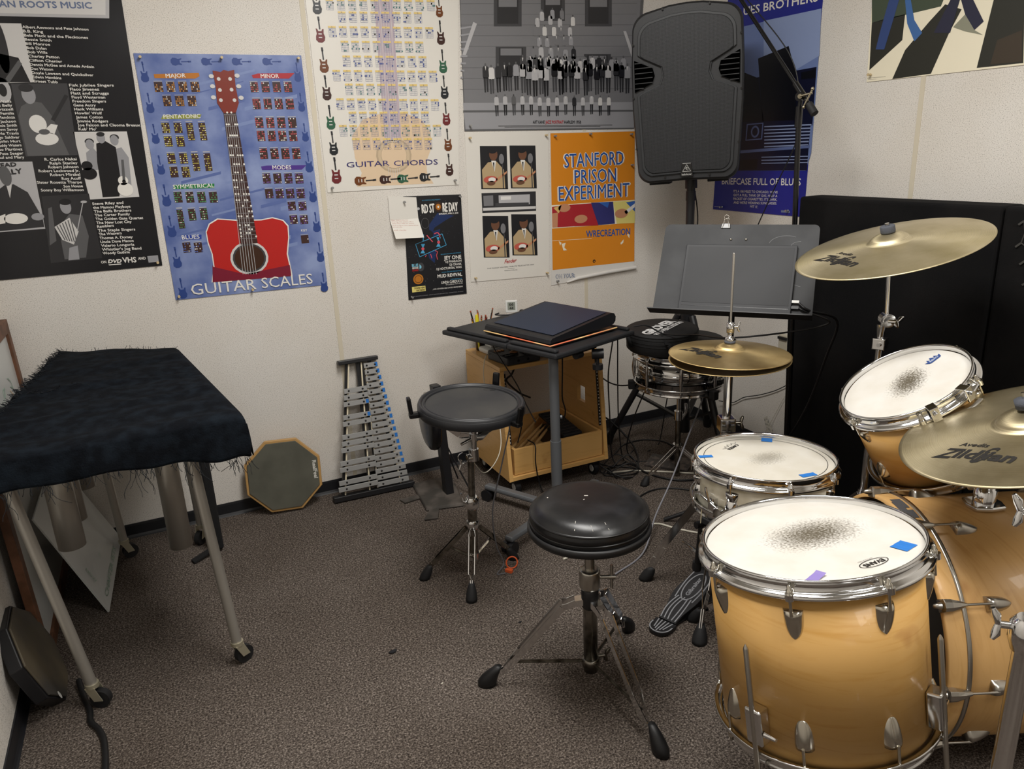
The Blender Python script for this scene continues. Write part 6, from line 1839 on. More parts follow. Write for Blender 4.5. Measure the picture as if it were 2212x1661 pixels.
mb = MB(frame(V((-1.562, -.280, .345)), V((-1, .06, .0)))); mb.lathe([(.0001, .034), (.07, .033), (.10, .028), (.118, .018), (.122, .006), (.122, -.004), (.118, -.010), (.0001, -.012)], 56); mb.build('pad', mat('satin_black_pad', '101013', .25), KP)
mb = MB(frame(V((-1.562, -.280, .345)), V((-1, .06, .0)))); mb.lathe([(.119, .0), (.127, .0), (.127, .008), (.119, .010)], 48, a0=rad(-110), a1=rad(-60)); mb.build('steel_lip', STEEL, KP)

# ------------------------------------------------------------------ laptop table
TBL = mat('charcoal_table_plastic', '232427', .5, bump=(200, .15, .001)); GT = mat('grey_steel_tube', '6c6f73', .42, .35)
Lc, Fc, Rc = V((-1.472, -.239, .72)), V((-1.270, -.854, .72)), V((-.826, -.706, .72)); Bc = Lc+Rc-Fc
pb = V((-1.218, -.745, 0)); TT = thing('laptop_table', pb, 'black split-top laptop table on a grey post, front of the rack cabinet', 'table')
def quadz(a, b, u, v, z): 
    p = Lc.lerp(Fc, u)+(Bc-Lc)*v; return V((p.x, p.y, .72+z))
def slab(u0, u1, v0, v1, z0, z1, name, par, bev=.006, m=TBL):
    mb = MB(); mb.hexa([quadz(0, 0, u0, v0, z0), quadz(0, 0, u1, v0, z0), quadz(0, 0, u1, v1, z0), quadz(0, 0, u0, v1, z0), quadz(0, 0, u0, v0, z1), quadz(0, 0, u1, v0, z1), quadz(0, 0, u1, v1, z1), quadz(0, 0, u0, v1, z1)]); return mb.build(name, m, par, bevel=bev)
a_ = slab(0, .595, 0, 1, -.02, 0, 'tabletop', TT); b_ = slab(.605, 1, 0, 1, -.02, 0, 'tabletop', TT)
slab(.03, .58, .02, .07, 0, .014, 'lip', a_); slab(.615, .985, .02, .07, 0, .014, 'lip', b_); slab(.62, .98, .93, .97, 0, .014, 'lip', b_); slab(.03, .58, .93, .97, 0, .014, 'lip', a_)
ptop = V((-1.232, -.765, .70)); mb = MB(); mb.tube([pb+V((0, 0, .05)), ptop.lerp(pb, .5)+V((0, 0, .0))], .0215, 22); mb.build('lower_post', GT, TT)
mb = MB(); mb.tube([ptop.lerp(pb, .55), ptop], .0185, 22); mb.tube([ptop.lerp(pb, .36)+V((.017, -.012, 0)), ptop.lerp(pb, .36)+V((.023, -.016, 0))], .008, 12); mb.build('upper_post', GT, TT)
for (e, zc_) in (((-1.385, -.42), 0), ((-1.505, -.885), 0), ((-1.03, -1.03), 0), ((-.96, -.62), 0)):
    e = V((*e, .062)); mb = MB(); mb.bar(pb+V((0, 0, .062)), e, .038, .022); ar = mb.build('base_arm', GT, TT, bevel=.008)
    d = (e-pb); d.z = 0; d.normalize(); s = V((-d.y, d.x, 0)); cc2 = e-d*.01+V((0, 0, -.036)); mb = MB()
    for k in (-1, 1): mb.tube([cc2+s*k*.006, cc2+s*k*.022], .0255, 18)
    mb.tube([cc2+s*.007, cc2-s*.007], .018, 12); mb.tube([cc2+V((0, 0, .02)), cc2+V((0, 0, .036))], .008, 10); mb.build('caster', BLACK, ar)
mb = MB(); kp = V((-1.02, -.735, .66)); mb.tube([kp+V((-.02, .01, .0)), kp+V((.02, -.01, 0))], .02, 16); mb.tube([kp, kp+V((0, 0, -.05))], .006, 8); mb.tube([kp+V((0, 0, -.042)), kp+V((0, 0, -.062))], .021, 8); mb.build('tilt_knob', BLACK, TT)
mb = MB(); mb.bar(ptop+V((0, 0, -.012)), V((-1.02, -.70, .688)), .04, .02); mb.tube([V((-1.14, -.77, .68)), V((-1.11, -.76, .68))], .016, 12); mb.build('tilt_bracket', BLACK, TT, bevel=.002)
# laptop cooler
A0, A1, A2 = V((-1.347, -.403, 0)), V((-1.248, -.774, 0)), V((-.89, -.666, 0)); A3 = A0+A2-A1
CO = thing('laptop_cooler', (A0+A2)/2+V((0, 0, .722)), 'dark blue mesh laptop cooling wedge with an orange edge strip on the table', 'laptop cooler')
def cz(p, z): return V((p.x, p.y, z))
mb = MB(); zb = .7345
mb.hexa([cz(A0, zb-.0115), cz(A1, zb-.0115), cz(A2, zb-.0115), cz(A3, zb-.0115), cz(A0, zb), cz(A1, zb), cz(A2, zb), cz(A3, zb)]); mb.build('base', BLACK, CO, bevel=.004)
hi = .062; mb = MB(); fr = (A1-A0).normalized(); dp = (A2-A1).normalized(); Dp = (A2-A1).length; W_ = (A1-A0).length
prof = [(0, .004), (.004, .018), (.012, .024)]+[(Dp*.92*k/6+.012*(1-k/6), .024+(hi-.024)*k/6) for k in range(1, 7)]+[(Dp*.97, hi-.004), (Dp*.995, hi-.018), (Dp*.99, hi-.036), (Dp*.96, hi-.046), (Dp*.90, hi-.050)]+[(Dp*.86*(6-k)/6+.02, .006+(hi-.058)*(6-k)/6) for k in range(0, 7)]
vs = [cz(A0+dp*x, zb+z) for x, z in prof]+[cz(A1+dp*x, zb+z) for x, z in prof]; n_ = len(prof)
mb.add(vs, [tuple(range(n_)), tuple(range(n_, 2*n_))[::-1]]+[(i, n_+i, n_+(i+1) % n_, (i+1) % n_) for i in range(n_)]); mb.build('wedge_body', mat('black_cooler_shell', '16171b', .45), CO, bevel=.002)
def mesh_mat():
    m = bpy.data.materials.new('perforated_blue_mesh'); m.use_nodes = True; nt = m.node_tree; L = nt.links.new; b = nt.nodes['Principled BSDF']; b.inputs['Roughness'].default_value = .5; b.inputs['Metallic'].default_value = .2
    tc = N(nt, 'ShaderNodeAttribute', attribute_name='flat'); v = N(nt, 'ShaderNodeTexVoronoi'); v.inputs['Scale'].default_value = 165; v.voronoi_dimensions = '2D'; v.inputs['Randomness'].default_value = 0; L(tc.outputs['Vector'], v.inputs['Vector'])
    r = ramp(nt, [(.2, '08090d'), (.34, '28354c'), (.9, '303f58')]); L(v.outputs['Distance'], r.inputs[0]); L(r.outputs[0], b.inputs['Base Color']); return m
mb = MB(); q = [(.035, .028), (Dp*.90, hi+.0005)]
p_ = [cz(A0+fr*.02+dp*q[0][0], zb+q[0][1]+.0006), cz(A1-fr*.02+dp*q[0][0], zb+q[0][1]+.0006), cz(A1-fr*.02+dp*q[1][0], zb+q[1][1]+.0006), cz(A0+fr*.02+dp*q[1][0], zb+q[1][1]+.0006)]
mb.prism(p_, (0, 0, .001)); mb.flat = 1; mb.M = frame(p_[0], (p_[1]-p_[0]).cross(p_[3]-p_[0])*(1 if (p_[1]-p_[0]).cross(p_[3]-p_[0]).z > 0 else -1)); mb.build('mesh_top', mesh_mat(), CO)
ORG = mat('orange_edge', 'e0704a', .5, var=(5, 'f0c98a', .45, .55)); mb = MB(); mb.tube([cz(A0-fr*.002-dp*.002, zb-.002), cz(A1+fr*.002-dp*.002, zb-.002), cz(A2+fr*.002+dp*.002, zb-.002)], .0028, 8); mb.build('orange_strip', ORG, CO)

# ------------------------------------------------------------------ rack cabinet
RM = maple_mat('birch_rack_panels', 'd6a866', 'c99a58', 2, .45)
RK = thing('rack_cabinet', (-1.055, -.25, 0), 'open birch rack cabinet on casters under the laptop table', 'cabinet')
xl, xr, zb_, zt_ = -1.30, -.807, .078, .555; yb_, yf0, yf1 = -.06, -.475, -.425
def side(x0, x1, hole=None):
    mb = MB(); P_ = [(yf0, zb_), (yb_, zb_), (yb_, zt_), (yf1, zt_)]
    if hole is None: mb.prism([(x0, y, z) for y, z in P_], (x1-x0, 0, 0)); return mb
    hy0, hy1, hz0, hz1 = hole; out = P_; inn = [(hy0, hz0), (hy1, hz0), (hy1, hz1), (hy0, hz1)]
    for x, fl in ((x0, 1), (x1, 0)):
        o_ = [(x, y, z) for y, z in out]; i_ = [(x, y, z) for y, z in inn]
        mb.add(o_+i_, [(k, (k+1) % 4, 4+(k+1) % 4, 4+k) for k in range(4)])
    mb.add([(x, y, z) for y, z in inn for x in (x0, x1)], [(2*k, 2*k+1, (2*k+3) % 8, (2*k+2) % 8) for k in range(4)])
    mb.add([(x, y, z) for y, z in out for x in (x0, x1)], [(2*k, 2*k+1, (2*k+3) % 8, (2*k+2) % 8) for k in range(4)])
    return mb
side(xl, xl+.018).build('side_panel', RM, RK); side(xr-.018, xr, (-.31, -.24, .30, .375)).build('side_panel', RM, RK)
mb = MB(); mb.hexa([(xl, yf1, zt_), (xr, yf1, zt_), (xr, yb_, zt_), (xl, yb_, zt_), (xl, yf1-.002, zt_+.018), (xr, yf1-.002, zt_+.018), (xr, yb_, zt_+.018), (xl, yb_, zt_+.018)]); mb.build('top_panel', RM, RK, bevel=.002)
mb = MB(); mb.box(((xl+xr)/2, (yf0+yb_)/2, zb_+.009), (xr-xl-.036, yb_-yf0-.002, .018)); mb.build('bottom_panel', RM, RK, bevel=.001)
mb = MB(); mb.box((xl-.002, -.385, .50), (.006, .032, .062)); mb.build('recessed_handle', BLACKG, RK, bevel=.008)
for x, s in ((xl+.024, 1), (xr-.024, -1)):
    def yf(z): return yf0+(yf1-yf0)*(z-zb_)/(zt_-zb_)+.012
    mb = MB(); mb.bar((x, yf(.235), .235), (x, yf(.54), .54), .012, .002, (0, -1, 0)); rl = mb.build('rack_rail', BLACK, RK)
    mb = MB()
    for k in range(20): z = .245+k*.0145; mb.box((x+.001*(k % 3-1), yf(z)-.0025, z), (.0035, .0012, .0035 if k % 2 else .0055))
    mb.build('rail_screw_holes', WHITEP, rl)
DRW = thing('storage_tray', (-1.055, -.27, .10), 'shallow birch tray holding sticks and a pedal in the bottom of the rack cabinet', 'tray')
x0, x1, y0, y1, z0, z1 = xl+.032, xr-.024, -.462, -.085, .0985, .215
for nm, lo, hi_ in (('tray_front', (x0, y0, z0), (x1, y0+.013, z1)), ('tray_back', (x0, y1-.013, z0), (x1, y1, z1)), ('tray_side', (x0, y0+.013, z0), (x0+.013, y1-.013, z1)), ('tray_side', (x1-.013, y0+.013, z0), (x1, y1-.013, z1)), ('tray_floor', (x0+.013, y0+.013, z0), (x1-.013, y1-.013, z0+.008))):
    bxm = MB(); bxm.box([(a+b)/2 for a, b in zip(lo, hi_)], [b-a for a, b in zip(lo, hi_)]); bxm.build(nm, RM, DRW, bevel=.001)
for x in (xl+.05, xr-.05):
    for y in (-.43, -.11):
        mb = MB(); mb.tube([(x-.011, y, .030), (x+.011, y, .030)], .030, 20); mb.box((x, y, .066), (.034, .045, .022)); cs_ = mb.build('caster', BLACK, RK)
        mb = MB(); mb.tube([(x-.013, y, .030), (x+.013, y, .030)], .016, 16); mb.build('wheel_hub', WHITEP, cs_)
# wah pedal, sticks in the tray
PD = thing('expression_pedal', (-.955, -.27, .11), 'black ribbed rocker pedal lying in the rack tray', 'pedal'); b_ = V((-.945, -.27, .108))
mb = MB(); mb.hexa([b_+V(p) for p in ((-.055, -.12, 0), (.055, -.12, 0), (.055, .11, 0), (-.055, .11, 0), (-.045, -.11, .075), (.045, -.11, .075), (.045, .10, .075), (-.045, .10, .075))]); mb.build('pedal_base', BLACK, PD, bevel=.004)
mb = MB(); mb.hexa([b_+V(p) for p in ((-.048, -.13, .085), (.048, -.13, .085), (.048, .11, .115), (-.048, .11, .115), (-.048, -.13, .097), (.048, -.13, .097), (.048, .11, .127), (-.048, .11, .127))]); tr = mb.build('treadle', RUBBER, PD, bevel=.003)
mb = MB()
for k in range(9): y = -.115+k*.026; mb.box(b_+V((0, y, .0985+(y+.13)*.125)), (.088, .006, .004))
mb.build('tread_ribs', BLACK, tr)
STK = mat('hickory_stick', 'b08a58', .5, var=(20, '8e6a3e', .4, .7)); tips = [(-1.255, -.42, .150), (-1.245, -.40, .168), (-1.215, -.435, .152), (-1.25, -.39, .188), (-1.262, -.435, .135)]
LBL = ['hickory drumstick topmost of the pile in the rack tray', 'hickory drumstick second from the top in the tray pile', 'hickory drumstick whose rounded butt lies nearest the tray front', 'hickory drumstick leaning highest against the tray back', 'hickory drumstick at the bottom of the tray pile']
for k, (x, y, z) in enumerate(tips):
    a = V((x, y, z)); d = V((.30, .24+.012*k, .035-.012*(k % 2))).normalized(); mb = MB(); L2 = .36
    mb.tube([a, a+d*.004, a+d*.25, a+d*.345, a+d*.352, a+d*.362, a+d*L2], [.004, .0072, .0072, .0035, .0045, .004, .001], 12); o = mb.build('drumstick', STK, base=a); tag(o, LBL[k], 'drumstick', 'drumsticks in the rack tray')
# things on the cabinet
DM = thing('drum_machine', (-1.20, -.31, .573), 'dark grey drum machine with pads and a small screen on the rack cabinet', 'drum machine')
dm = [V((-1.285, -.275, .5735)), V((-1.262, -.425, .5735)), V((-1.105, -.418, .5735)), V((-1.105, -.255, .5735))]
mb = MB(); up1 = [V((0, 0, .040)), V((0, 0, .032)), V((0, 0, .032)), V((0, 0, .044))]; mb.hexa(dm+[p+u for p, u in zip(dm, up1)]); mb.build('body', DKGREY, DM, bevel=.005)
def dmp(u, v, z=.001): 
    a = (dm[0]+up1[0]).lerp(dm[3]+up1[3], u); b = (dm[1]+up1[1]).lerp(dm[2]+up1[2], u); return b.lerp(a, v)+V((0, 0, z))
mb = MB(); mb.prism([dmp(.45, .55), dmp(.85, .55), dmp(.85, .92), dmp(.45, .92)], (0, 0, .001)); mb.build('screen', mat('lcd_grey', '8d9288', .3), DM)
mb = MB()
for i in range(6):
    for j in range(2): c_ = dmp(.08+.055*i, .2+.14*j); mb.box(c_, (.006, .009, .005))
for i in range(4):
    for j in range(3): c_ = dmp(.62+.08*i, .14+.12*j); mb.box(c_, (.008, .008, .005))
mb.build('buttons', BLACK, DM)
for i in range(3): mb = MB(); mb.box(dmp(.1+.09*i, .75), (.010, .02, .004)); mb.build('orange_key', mat('orange_key', 'b3763a', .5), DM)
mb = MB(); mb.ball(dmp(.42, .38, .004), .016, sc=(1.3, .9, .4)); mb.build('jog_dial', mat('tan_dial', '8e5f3c', .5), DM)
mb = MB(); 
for u in (.33, .62): p = (dm[1].lerp(dm[2], u)); mb.tube([p+V((0, -.0005, .016)), p+V((0, .003, .016))], .006, 10)
mb.build('jack_sockets', BLACKG, DM)
AD = thing('audio_interface', (-1.02, -.26, .573), 'small black box lying on the rack cabinet right of the drum machine', 'box'); mb = MB(); mb.box((-1.02, -.27, .593), (.13, .14, .036), Mx.Rotation(-.3, 3, 'Z')); mb.build('case', BLACK, AD, bevel=.005)
mb = MB(); mb.tube([(-1.03, -.30, .612), (-1.03, -.30, .620)], .010, 12); mb.tube([(-.995, -.29, .612), (-.995, -.29, .620)], .010, 12); mb.build('knobs', BLACKG, AD)
WB = thing('white_router', (-1.20, -.16, .573), 'small white rounded box behind the drum machine', 'router'); mb = MB(); mb.box((-1.19, -.17, .586), (.15, .09, .025), Mx.Rotation(.1, 3, 'Z')); mb.build('case', WHITEP, WB, bevel=.01)
mb = MB(); mb.box((-1.19, -.17, .607), (.10, .06, .016), Mx.Rotation(.1, 3, 'Z')); mb.build('upper_case', WHITEP, WB, bevel=.007)
PR_ = thing('power_adapter', (-1.31, -.30, .36), 'pale power plug hanging against the left side of the rack cabinet', 'adapter'); mb = MB(); mb.tube([(-1.318, -.30, .47), (-1.316, -.30, .44), (-1.316, -.30, .38)], [.006, .012, .014], 12); mb.build('plug_body', mat('pale_grey_plastic', 'b9b6b0', .5), PR_)
# pencil cup
CUP = thing('pencil_cup', (-1.235, -.115, .573), 'dark tapered cup full of pencils on the rack cabinet', 'cup'); cp = V((-1.235, -.108, .5735)); mb = MB(frame(cp, (0, 0, 1))); mb.lathe([(.0001, .002), (.028, .002), (.030, 0), (.036, .11), (.038, .112), (.034, .111), (.027, .006)], 28); mb.build('cup_wall', mat('dark_red_black_cup', '241417', .35, var=(30, '8c1f2c', .6, .66)), CUP)
PCOL = [('yellow', 'd59a2c'), ('orange', 'c96e22'), ('natural wood', 'b98a52'), ('black', '1c1c1c'), ('dark red', '8e2a22')]; pos = [('in the middle of', 0, 0), ('at the left edge of', -.018, .0), ('at the right edge of', .020, .0), ('behind the middle of', .0, .018), ('at the front of', .002, -.018)]
for k in range(10):
    cn_, ch = PCOL[k % 5]; pn, dx, dy = pos[(k*2+k//5) % 5]; a = cp+V((dx*.7, dy*.7, .008)); top = a+V((dx*1.9+.002*(k % 3), dy*1.4, .126+.009*((k*3) % 5))); mb = MB(); d = (top-a).normalized(); mb.tube([a, top], .0036, 6)
    o = mb.build('pencil', mat('pencil_'+ch, ch, .45), base=a); tag(o, '%s pencil standing %s the dark cup%s' % (cn_, pn, ', taller one' if k > 4 else ''), 'pencil', 'pencils in the cup')
    mb = MB(); mb.tube([top, top+d*.006], .0038, 8); mb.build('ferrule', NICKEL, o); mb = MB(); mb.tube([top+d*.006, top+d*.012], .0035, 8); mb.build('eraser', mat('rust_eraser', 'a5523a', .7), o)
HL = MB(); a = cp+V((-.020, -.014, .01)); HL.tube([a, a+V((-.008, -.004, .135)), a+V((-.0085, -.004, .155))], [.007, .0085, .006], 12); o = HL.build('highlighter', mat('yellow_highlighter', 'e3d42a', .4), base=a); tag(o, 'fat bright yellow highlighter pen in the pencil cup', 'pen')
# thermometer on the table back edge
TMo = thing('thermometer', (-1.085, -.115, .722), 'small white digital thermometer reading 66 and 44 on the table back edge', 'thermometer')
tm0 = V((-1.085, -.112, .7225)); dx_ = V((.93, -.36, 0)); dn = V((-.36, -.93, 0)); 
def tmq(u, z, d=0): return tm0+dx_*u+V((0, 0, z))+dn*d
mb = MB(); mb.hexa([tmq(-.027, 0, 0), tmq(.027, 0, 0), tmq(.027, 0, -.010), tmq(-.027, 0, -.010), tmq(-.027, .056, 0), tmq(.027, .056, 0), tmq(.027, .056, -.010), tmq(-.027, .056, -.010)]); mb.build('case', WHITEP, TMo, bevel=.003)
mb = MB(); mb.prism([tmq(-.018, .012, .0005), tmq(.017, .012, .0005), tmq(.017, .048, .0005), tmq(-.018, .048, .0005)], dn*.0004); sc_ = mb.build('display', mat('lcd_grey', '8d9288', .3), TMo)
mb = MB(); mb.text('66', lambda x, y: tmq(-.011+x, .032+y, .0013), width=.020, height=.013, bold=.02); mb.text('44', lambda x, y: tmq(-.010+x, .015+y, .0013), width=.018, height=.012, bold=.02); mb.build('digits', INK, sc_)
# ------------------------------------------------------------------ glockenspiel leaning on the back wall
GL = thing('glockenspiel', (-1.79, -.07, 0), 'upright glockenspiel with silver bars and blue tape leaning on the wall', 'glockenspiel')
g00, g10, g01, g11 = V((-1.965, -.105, .012)), V((-1.625, -.115, .012)), V((-1.855, -.012, .588)), V((-1.715, -.012, .588))
gn = (g10-g00).cross(g01-g00).normalized(); gn = gn if gn.y < 0 else -gn
def gp(u, v, d=0): return g00.lerp(g10, u).lerp(g01.lerp(g11, u), v)+gn*d
ALB = mat('satin_aluminium_bar', 'a6a6a5', .42, .35); WCORD = mat('cream_felt_cord', 'ddd2b8', .8)
def gbar(u0, v0, u1, v1, hw, d0, d1, name, m, par, bev=0):
    a, b = gp(u0, v0), gp(u1, v1); ax = (b-a).normalized(); s = ax.cross(gn).normalized()*hw; mb = MB(); p = [a-s, a+s, b+s, b-s]; mb.hexa([x+gn*d0 for x in p]+[x+gn*d1 for x in p]); return mb.build(name, m, par, bevel=bev)
gbar(-.03, 0, 1.03, 0, .012, -.012, .028, 'end_rail', BLACK, GL, .003); gbar(-.12, 1, 1.12, 1, .009, -.010, .028, 'end_rail', BLACK, GL, .003)
for u0, u1 in ((.10, .18), (.45, .50), (.57, .60), (.86, .86)): gbar(u0, 0, u1, 1, .007, -.004, .006, 'frame_rail', BLACK, GL)
for u0, u1 in ((.12, .22), (.44, .60)): gbar(u0, .01, u1, .99, .0028, .006, .014, 'cushion_cord', WCORD, GL)
for u0, u1 in ((.55, .72), (.86, 1.02)): gbar(u0, .01, u1, .97, .0028, .004, .011, 'cushion_cord', WCORD, GL)
def bar(uc0, uc1, v, d, blue=None):
    a, b = gp(uc0, v), gp(uc1, v); ax = (b-a).normalized(); s = ax.cross(gn).normalized(); s = s if s.z > 0 else -s
    mb = MB(); h = .0105; p = [a-s*h, a+s*h, b+s*h, b-s*h]; mb.hexa([x+gn*d for x in p]+[x+gn*(d+.007) for x in p]); o = mb.build('tone_bar', ALB, GL, bevel=.0008, seg=1)
    for t in (.2, .8): mb = MB(); c_ = a.lerp(b, t)+gn*(d+.007); mb.tube([c_, c_+gn*.002, c_+gn*.003], [.0042, .0040, .001], 10); mb.build('bar_screw', BLACKG, o)
    if blue:
        e = (b if blue > 0 else b); w_ = .013; q = [e-ax*w_-s*.0085, e-ax*w_+s*.0085, e-ax*.001+s*.0085, e-ax*.001-s*.0085]; mb = MB(); mb.prism([x+gn*(d+.0072) for x in q], gn*.0004); mb.build('blue_tape', BLUET, o)
nb_ = 19
for k in range(nb_):
    v = .048+.905*k/(nb_-1); uL = .50+.105*v+.02*(v > .5)+(0 if k > 0 else .0); uR = .975+.05*v
    bar(uL+.03, uR+.035*v, v, .012, 1 if k > 2 else None)
for k, on_ in enumerate([1, 1, 0, 1, 1, 0, 1, 1, 1, 0, 1, 1, 0, 1, 1, 1]):
    if on_: v = .070+.048*k; bar(.02+.055*v+.01*(k > 6), .545+.10*v, v, .020, 1 if k in (11, 13) else None)
# ------------------------------------------------------------------ octagonal practice pads
def octo(name, label, c, yaw, tilt, spin, R, face, rimm, th, lettering=None, inner=.93):
    yw, tl = rad(yaw), rad(tilt); u = V((cos(yw), sin(yw), 0)); b = V((-sin(yw), cos(yw), 0)); v = V((0, 0, cos(tl)))+b*sin(tl); n = u.cross(v)
    c = V(c); t = thing(name, (c.x, c.y, 0), label, 'practice pad', 'octagonal practice pads'); P8 = [c+(u*cos(rad(spin)-k*pi/4)+v*sin(rad(spin)-k*pi/4))*R for k in range(8)]
    n = n if n.dot(V((-2.5, -3.1, 1.4))-c) > 0 else -n
    mb = MB(); mb.prism([p-n*th for p in P8], n*(th-.004)); mb.build('backing_board', rimm, t, bevel=.003)
    mb = MB(); mb.prism([c+(p-c)*inner-n*.004 for p in P8], n*.006); mb.build('rubber_face', face, t, bevel=.002)
    if lettering: lettering(c, u, v, n, t)
    return t
GUM = mat('grey_green_gum_rubber', '57564b', .7, var=(10, '4a493f', .4, .7, 4)); WOODR = mat('pale_plywood_edge', 'b58d55', .5)
def rf(c, u, v, n, t):
    mb = MB(); mb.text('RealFeel', lambda x, y: c+u*(.121+y*1.0)+v*(.045-x)+n*.0026, width=.078, height=.016, bold=.03); mb.build('lettering', mat('white_print', 'cfcdc5', .6), t)
octo('practice_pad', 'octagonal grey-green practice pad with a wooden rim leaning on the back wall', (-2.162, -.088, .163), -6.5, 9, 110.5, .165, GUM, WOODR, .022, rf)
def rm(c, u, v, n, t):
    mb = MB(); M_ = c+u*-.09+v*-.10+n*.003; mb.add([M_+u*.008*cos(2*pi*k/16)+v*.012*sin(2*pi*k/16) for k in range(16)], [tuple(range(16))]); mb.build('white_sticker', WHITEP, t)
octo('practice_pad', 'octagonal black-edged practice pad leaning on the left wall in the shadows', (-2.978, -.925, .140), 92, 18, 68.6, .155, mat('olive_rubber_face', '5a5140', .6, var=(4, '3d3a36', .4, .6)), BLACK, .038, rm, .95)
# ------------------------------------------------------------------ covered mallet instrument
MI = thing('covered_vibraphone', (-2.66, -.65, 0), 'mallet percussion instrument on four casters under a frayed dark cloth at left', 'percussion instrument')
feet = [(-2.856, -1.05), (-2.474, -1.052), (-2.784, -.176), (-2.511, -.191)]; tops = [(-2.935, -1.05), (-2.510, -1.05), (-2.80, -.178), (-2.52, -.19)]
CREAM = mat('cream_zinc_yoke', 'b8b29c', .4, .6)
for k, (f, t) in enumerate(zip(feet, tops)):
    mb = MB(); a, b = V((f[0], f[1], .07)), V((t[0], t[1], .745)); mb.tube([a, b], .0145, 18); lg = mb.build('leg', ALU, MI)
    ang = (.4, -.5, -.3, 2.2)[k]; d = V((cos(ang), sin(ang)*-1, 0)); s = V((-d.y, d.x, 0)); w_ = a+d*.016+V((0, 0, -.043))
    mb = MB(); mb.tube([w_-s*.010, w_+s*.010], .027, 22); mb.tube([w_-s*.013, w_+s*.013], .010, 12); cs_ = mb.build('caster_wheel', RUBBER, lg)
    mb = MB(); mb.tube([a+V((0, 0, .008)), a+V((0, 0, -.004))], .018, 18)
    for q in (-1, 1): mb.prism([a+s*q*.014+V((0, 0, -.002))-d*.014, a+s*q*.014+V((0, 0, -.002))+d*.012, w_+s*q*.014+d*.012, w_+s*q*.014-d*.012], s*.002*q)
    mb.bar(a-d*.014+V((0, 0, -.003)), a+d*.013+V((0, 0, -.003)), .03, .004); mb.build('caster_yoke', CREAM, lg)
for a, b in (((-2.90, -1.05, .735), (-2.44, -1.05, .735)), ((-2.82, -.18, .735), (-2.50, -.19, .735)), ((-2.90, -1.09, .75), (-2.83, -.12, .75)), ((-2.42, -1.09, .75), (-2.50, -.24, .75))):
    mb = MB(); mb.bar(a, b, .03, .05); mb.build('frame_rail', BLACK, MI)
mb = MB(); mb.hexa([V(p) for p in ((-2.93, -1.12, .765), (-2.385, -1.12, .765), (-2.495, -.26, .765), (-2.86, -.10, .765), (-2.93, -1.12, .787), (-2.385, -1.12, .787), (-2.495, -.26, .787), (-2.86, -.10, .787))]); mb.build('bar_bed', BLACK, MI)
for (x, y, z0, r) in ((-2.578, -.72, .262, .034), (-2.845, -.90, .425, .035), (-2.835, -.80, .46, .030), (-2.81, -.66, .50, .028), (-2.80, -.56, .53, .026)):
    mb = MB(); mb.lathe([(r*.97, .745), (r, .745), (r, z0), (r*.94, z0), (r*.94, .745)], 28, c=(x, y, 0)); mb.lathe([(.0001, z0+.03), (r*.94, z0+.03)], 28, c=(x, y, 0)); mb.build('resonator_tube', ALU, MI)
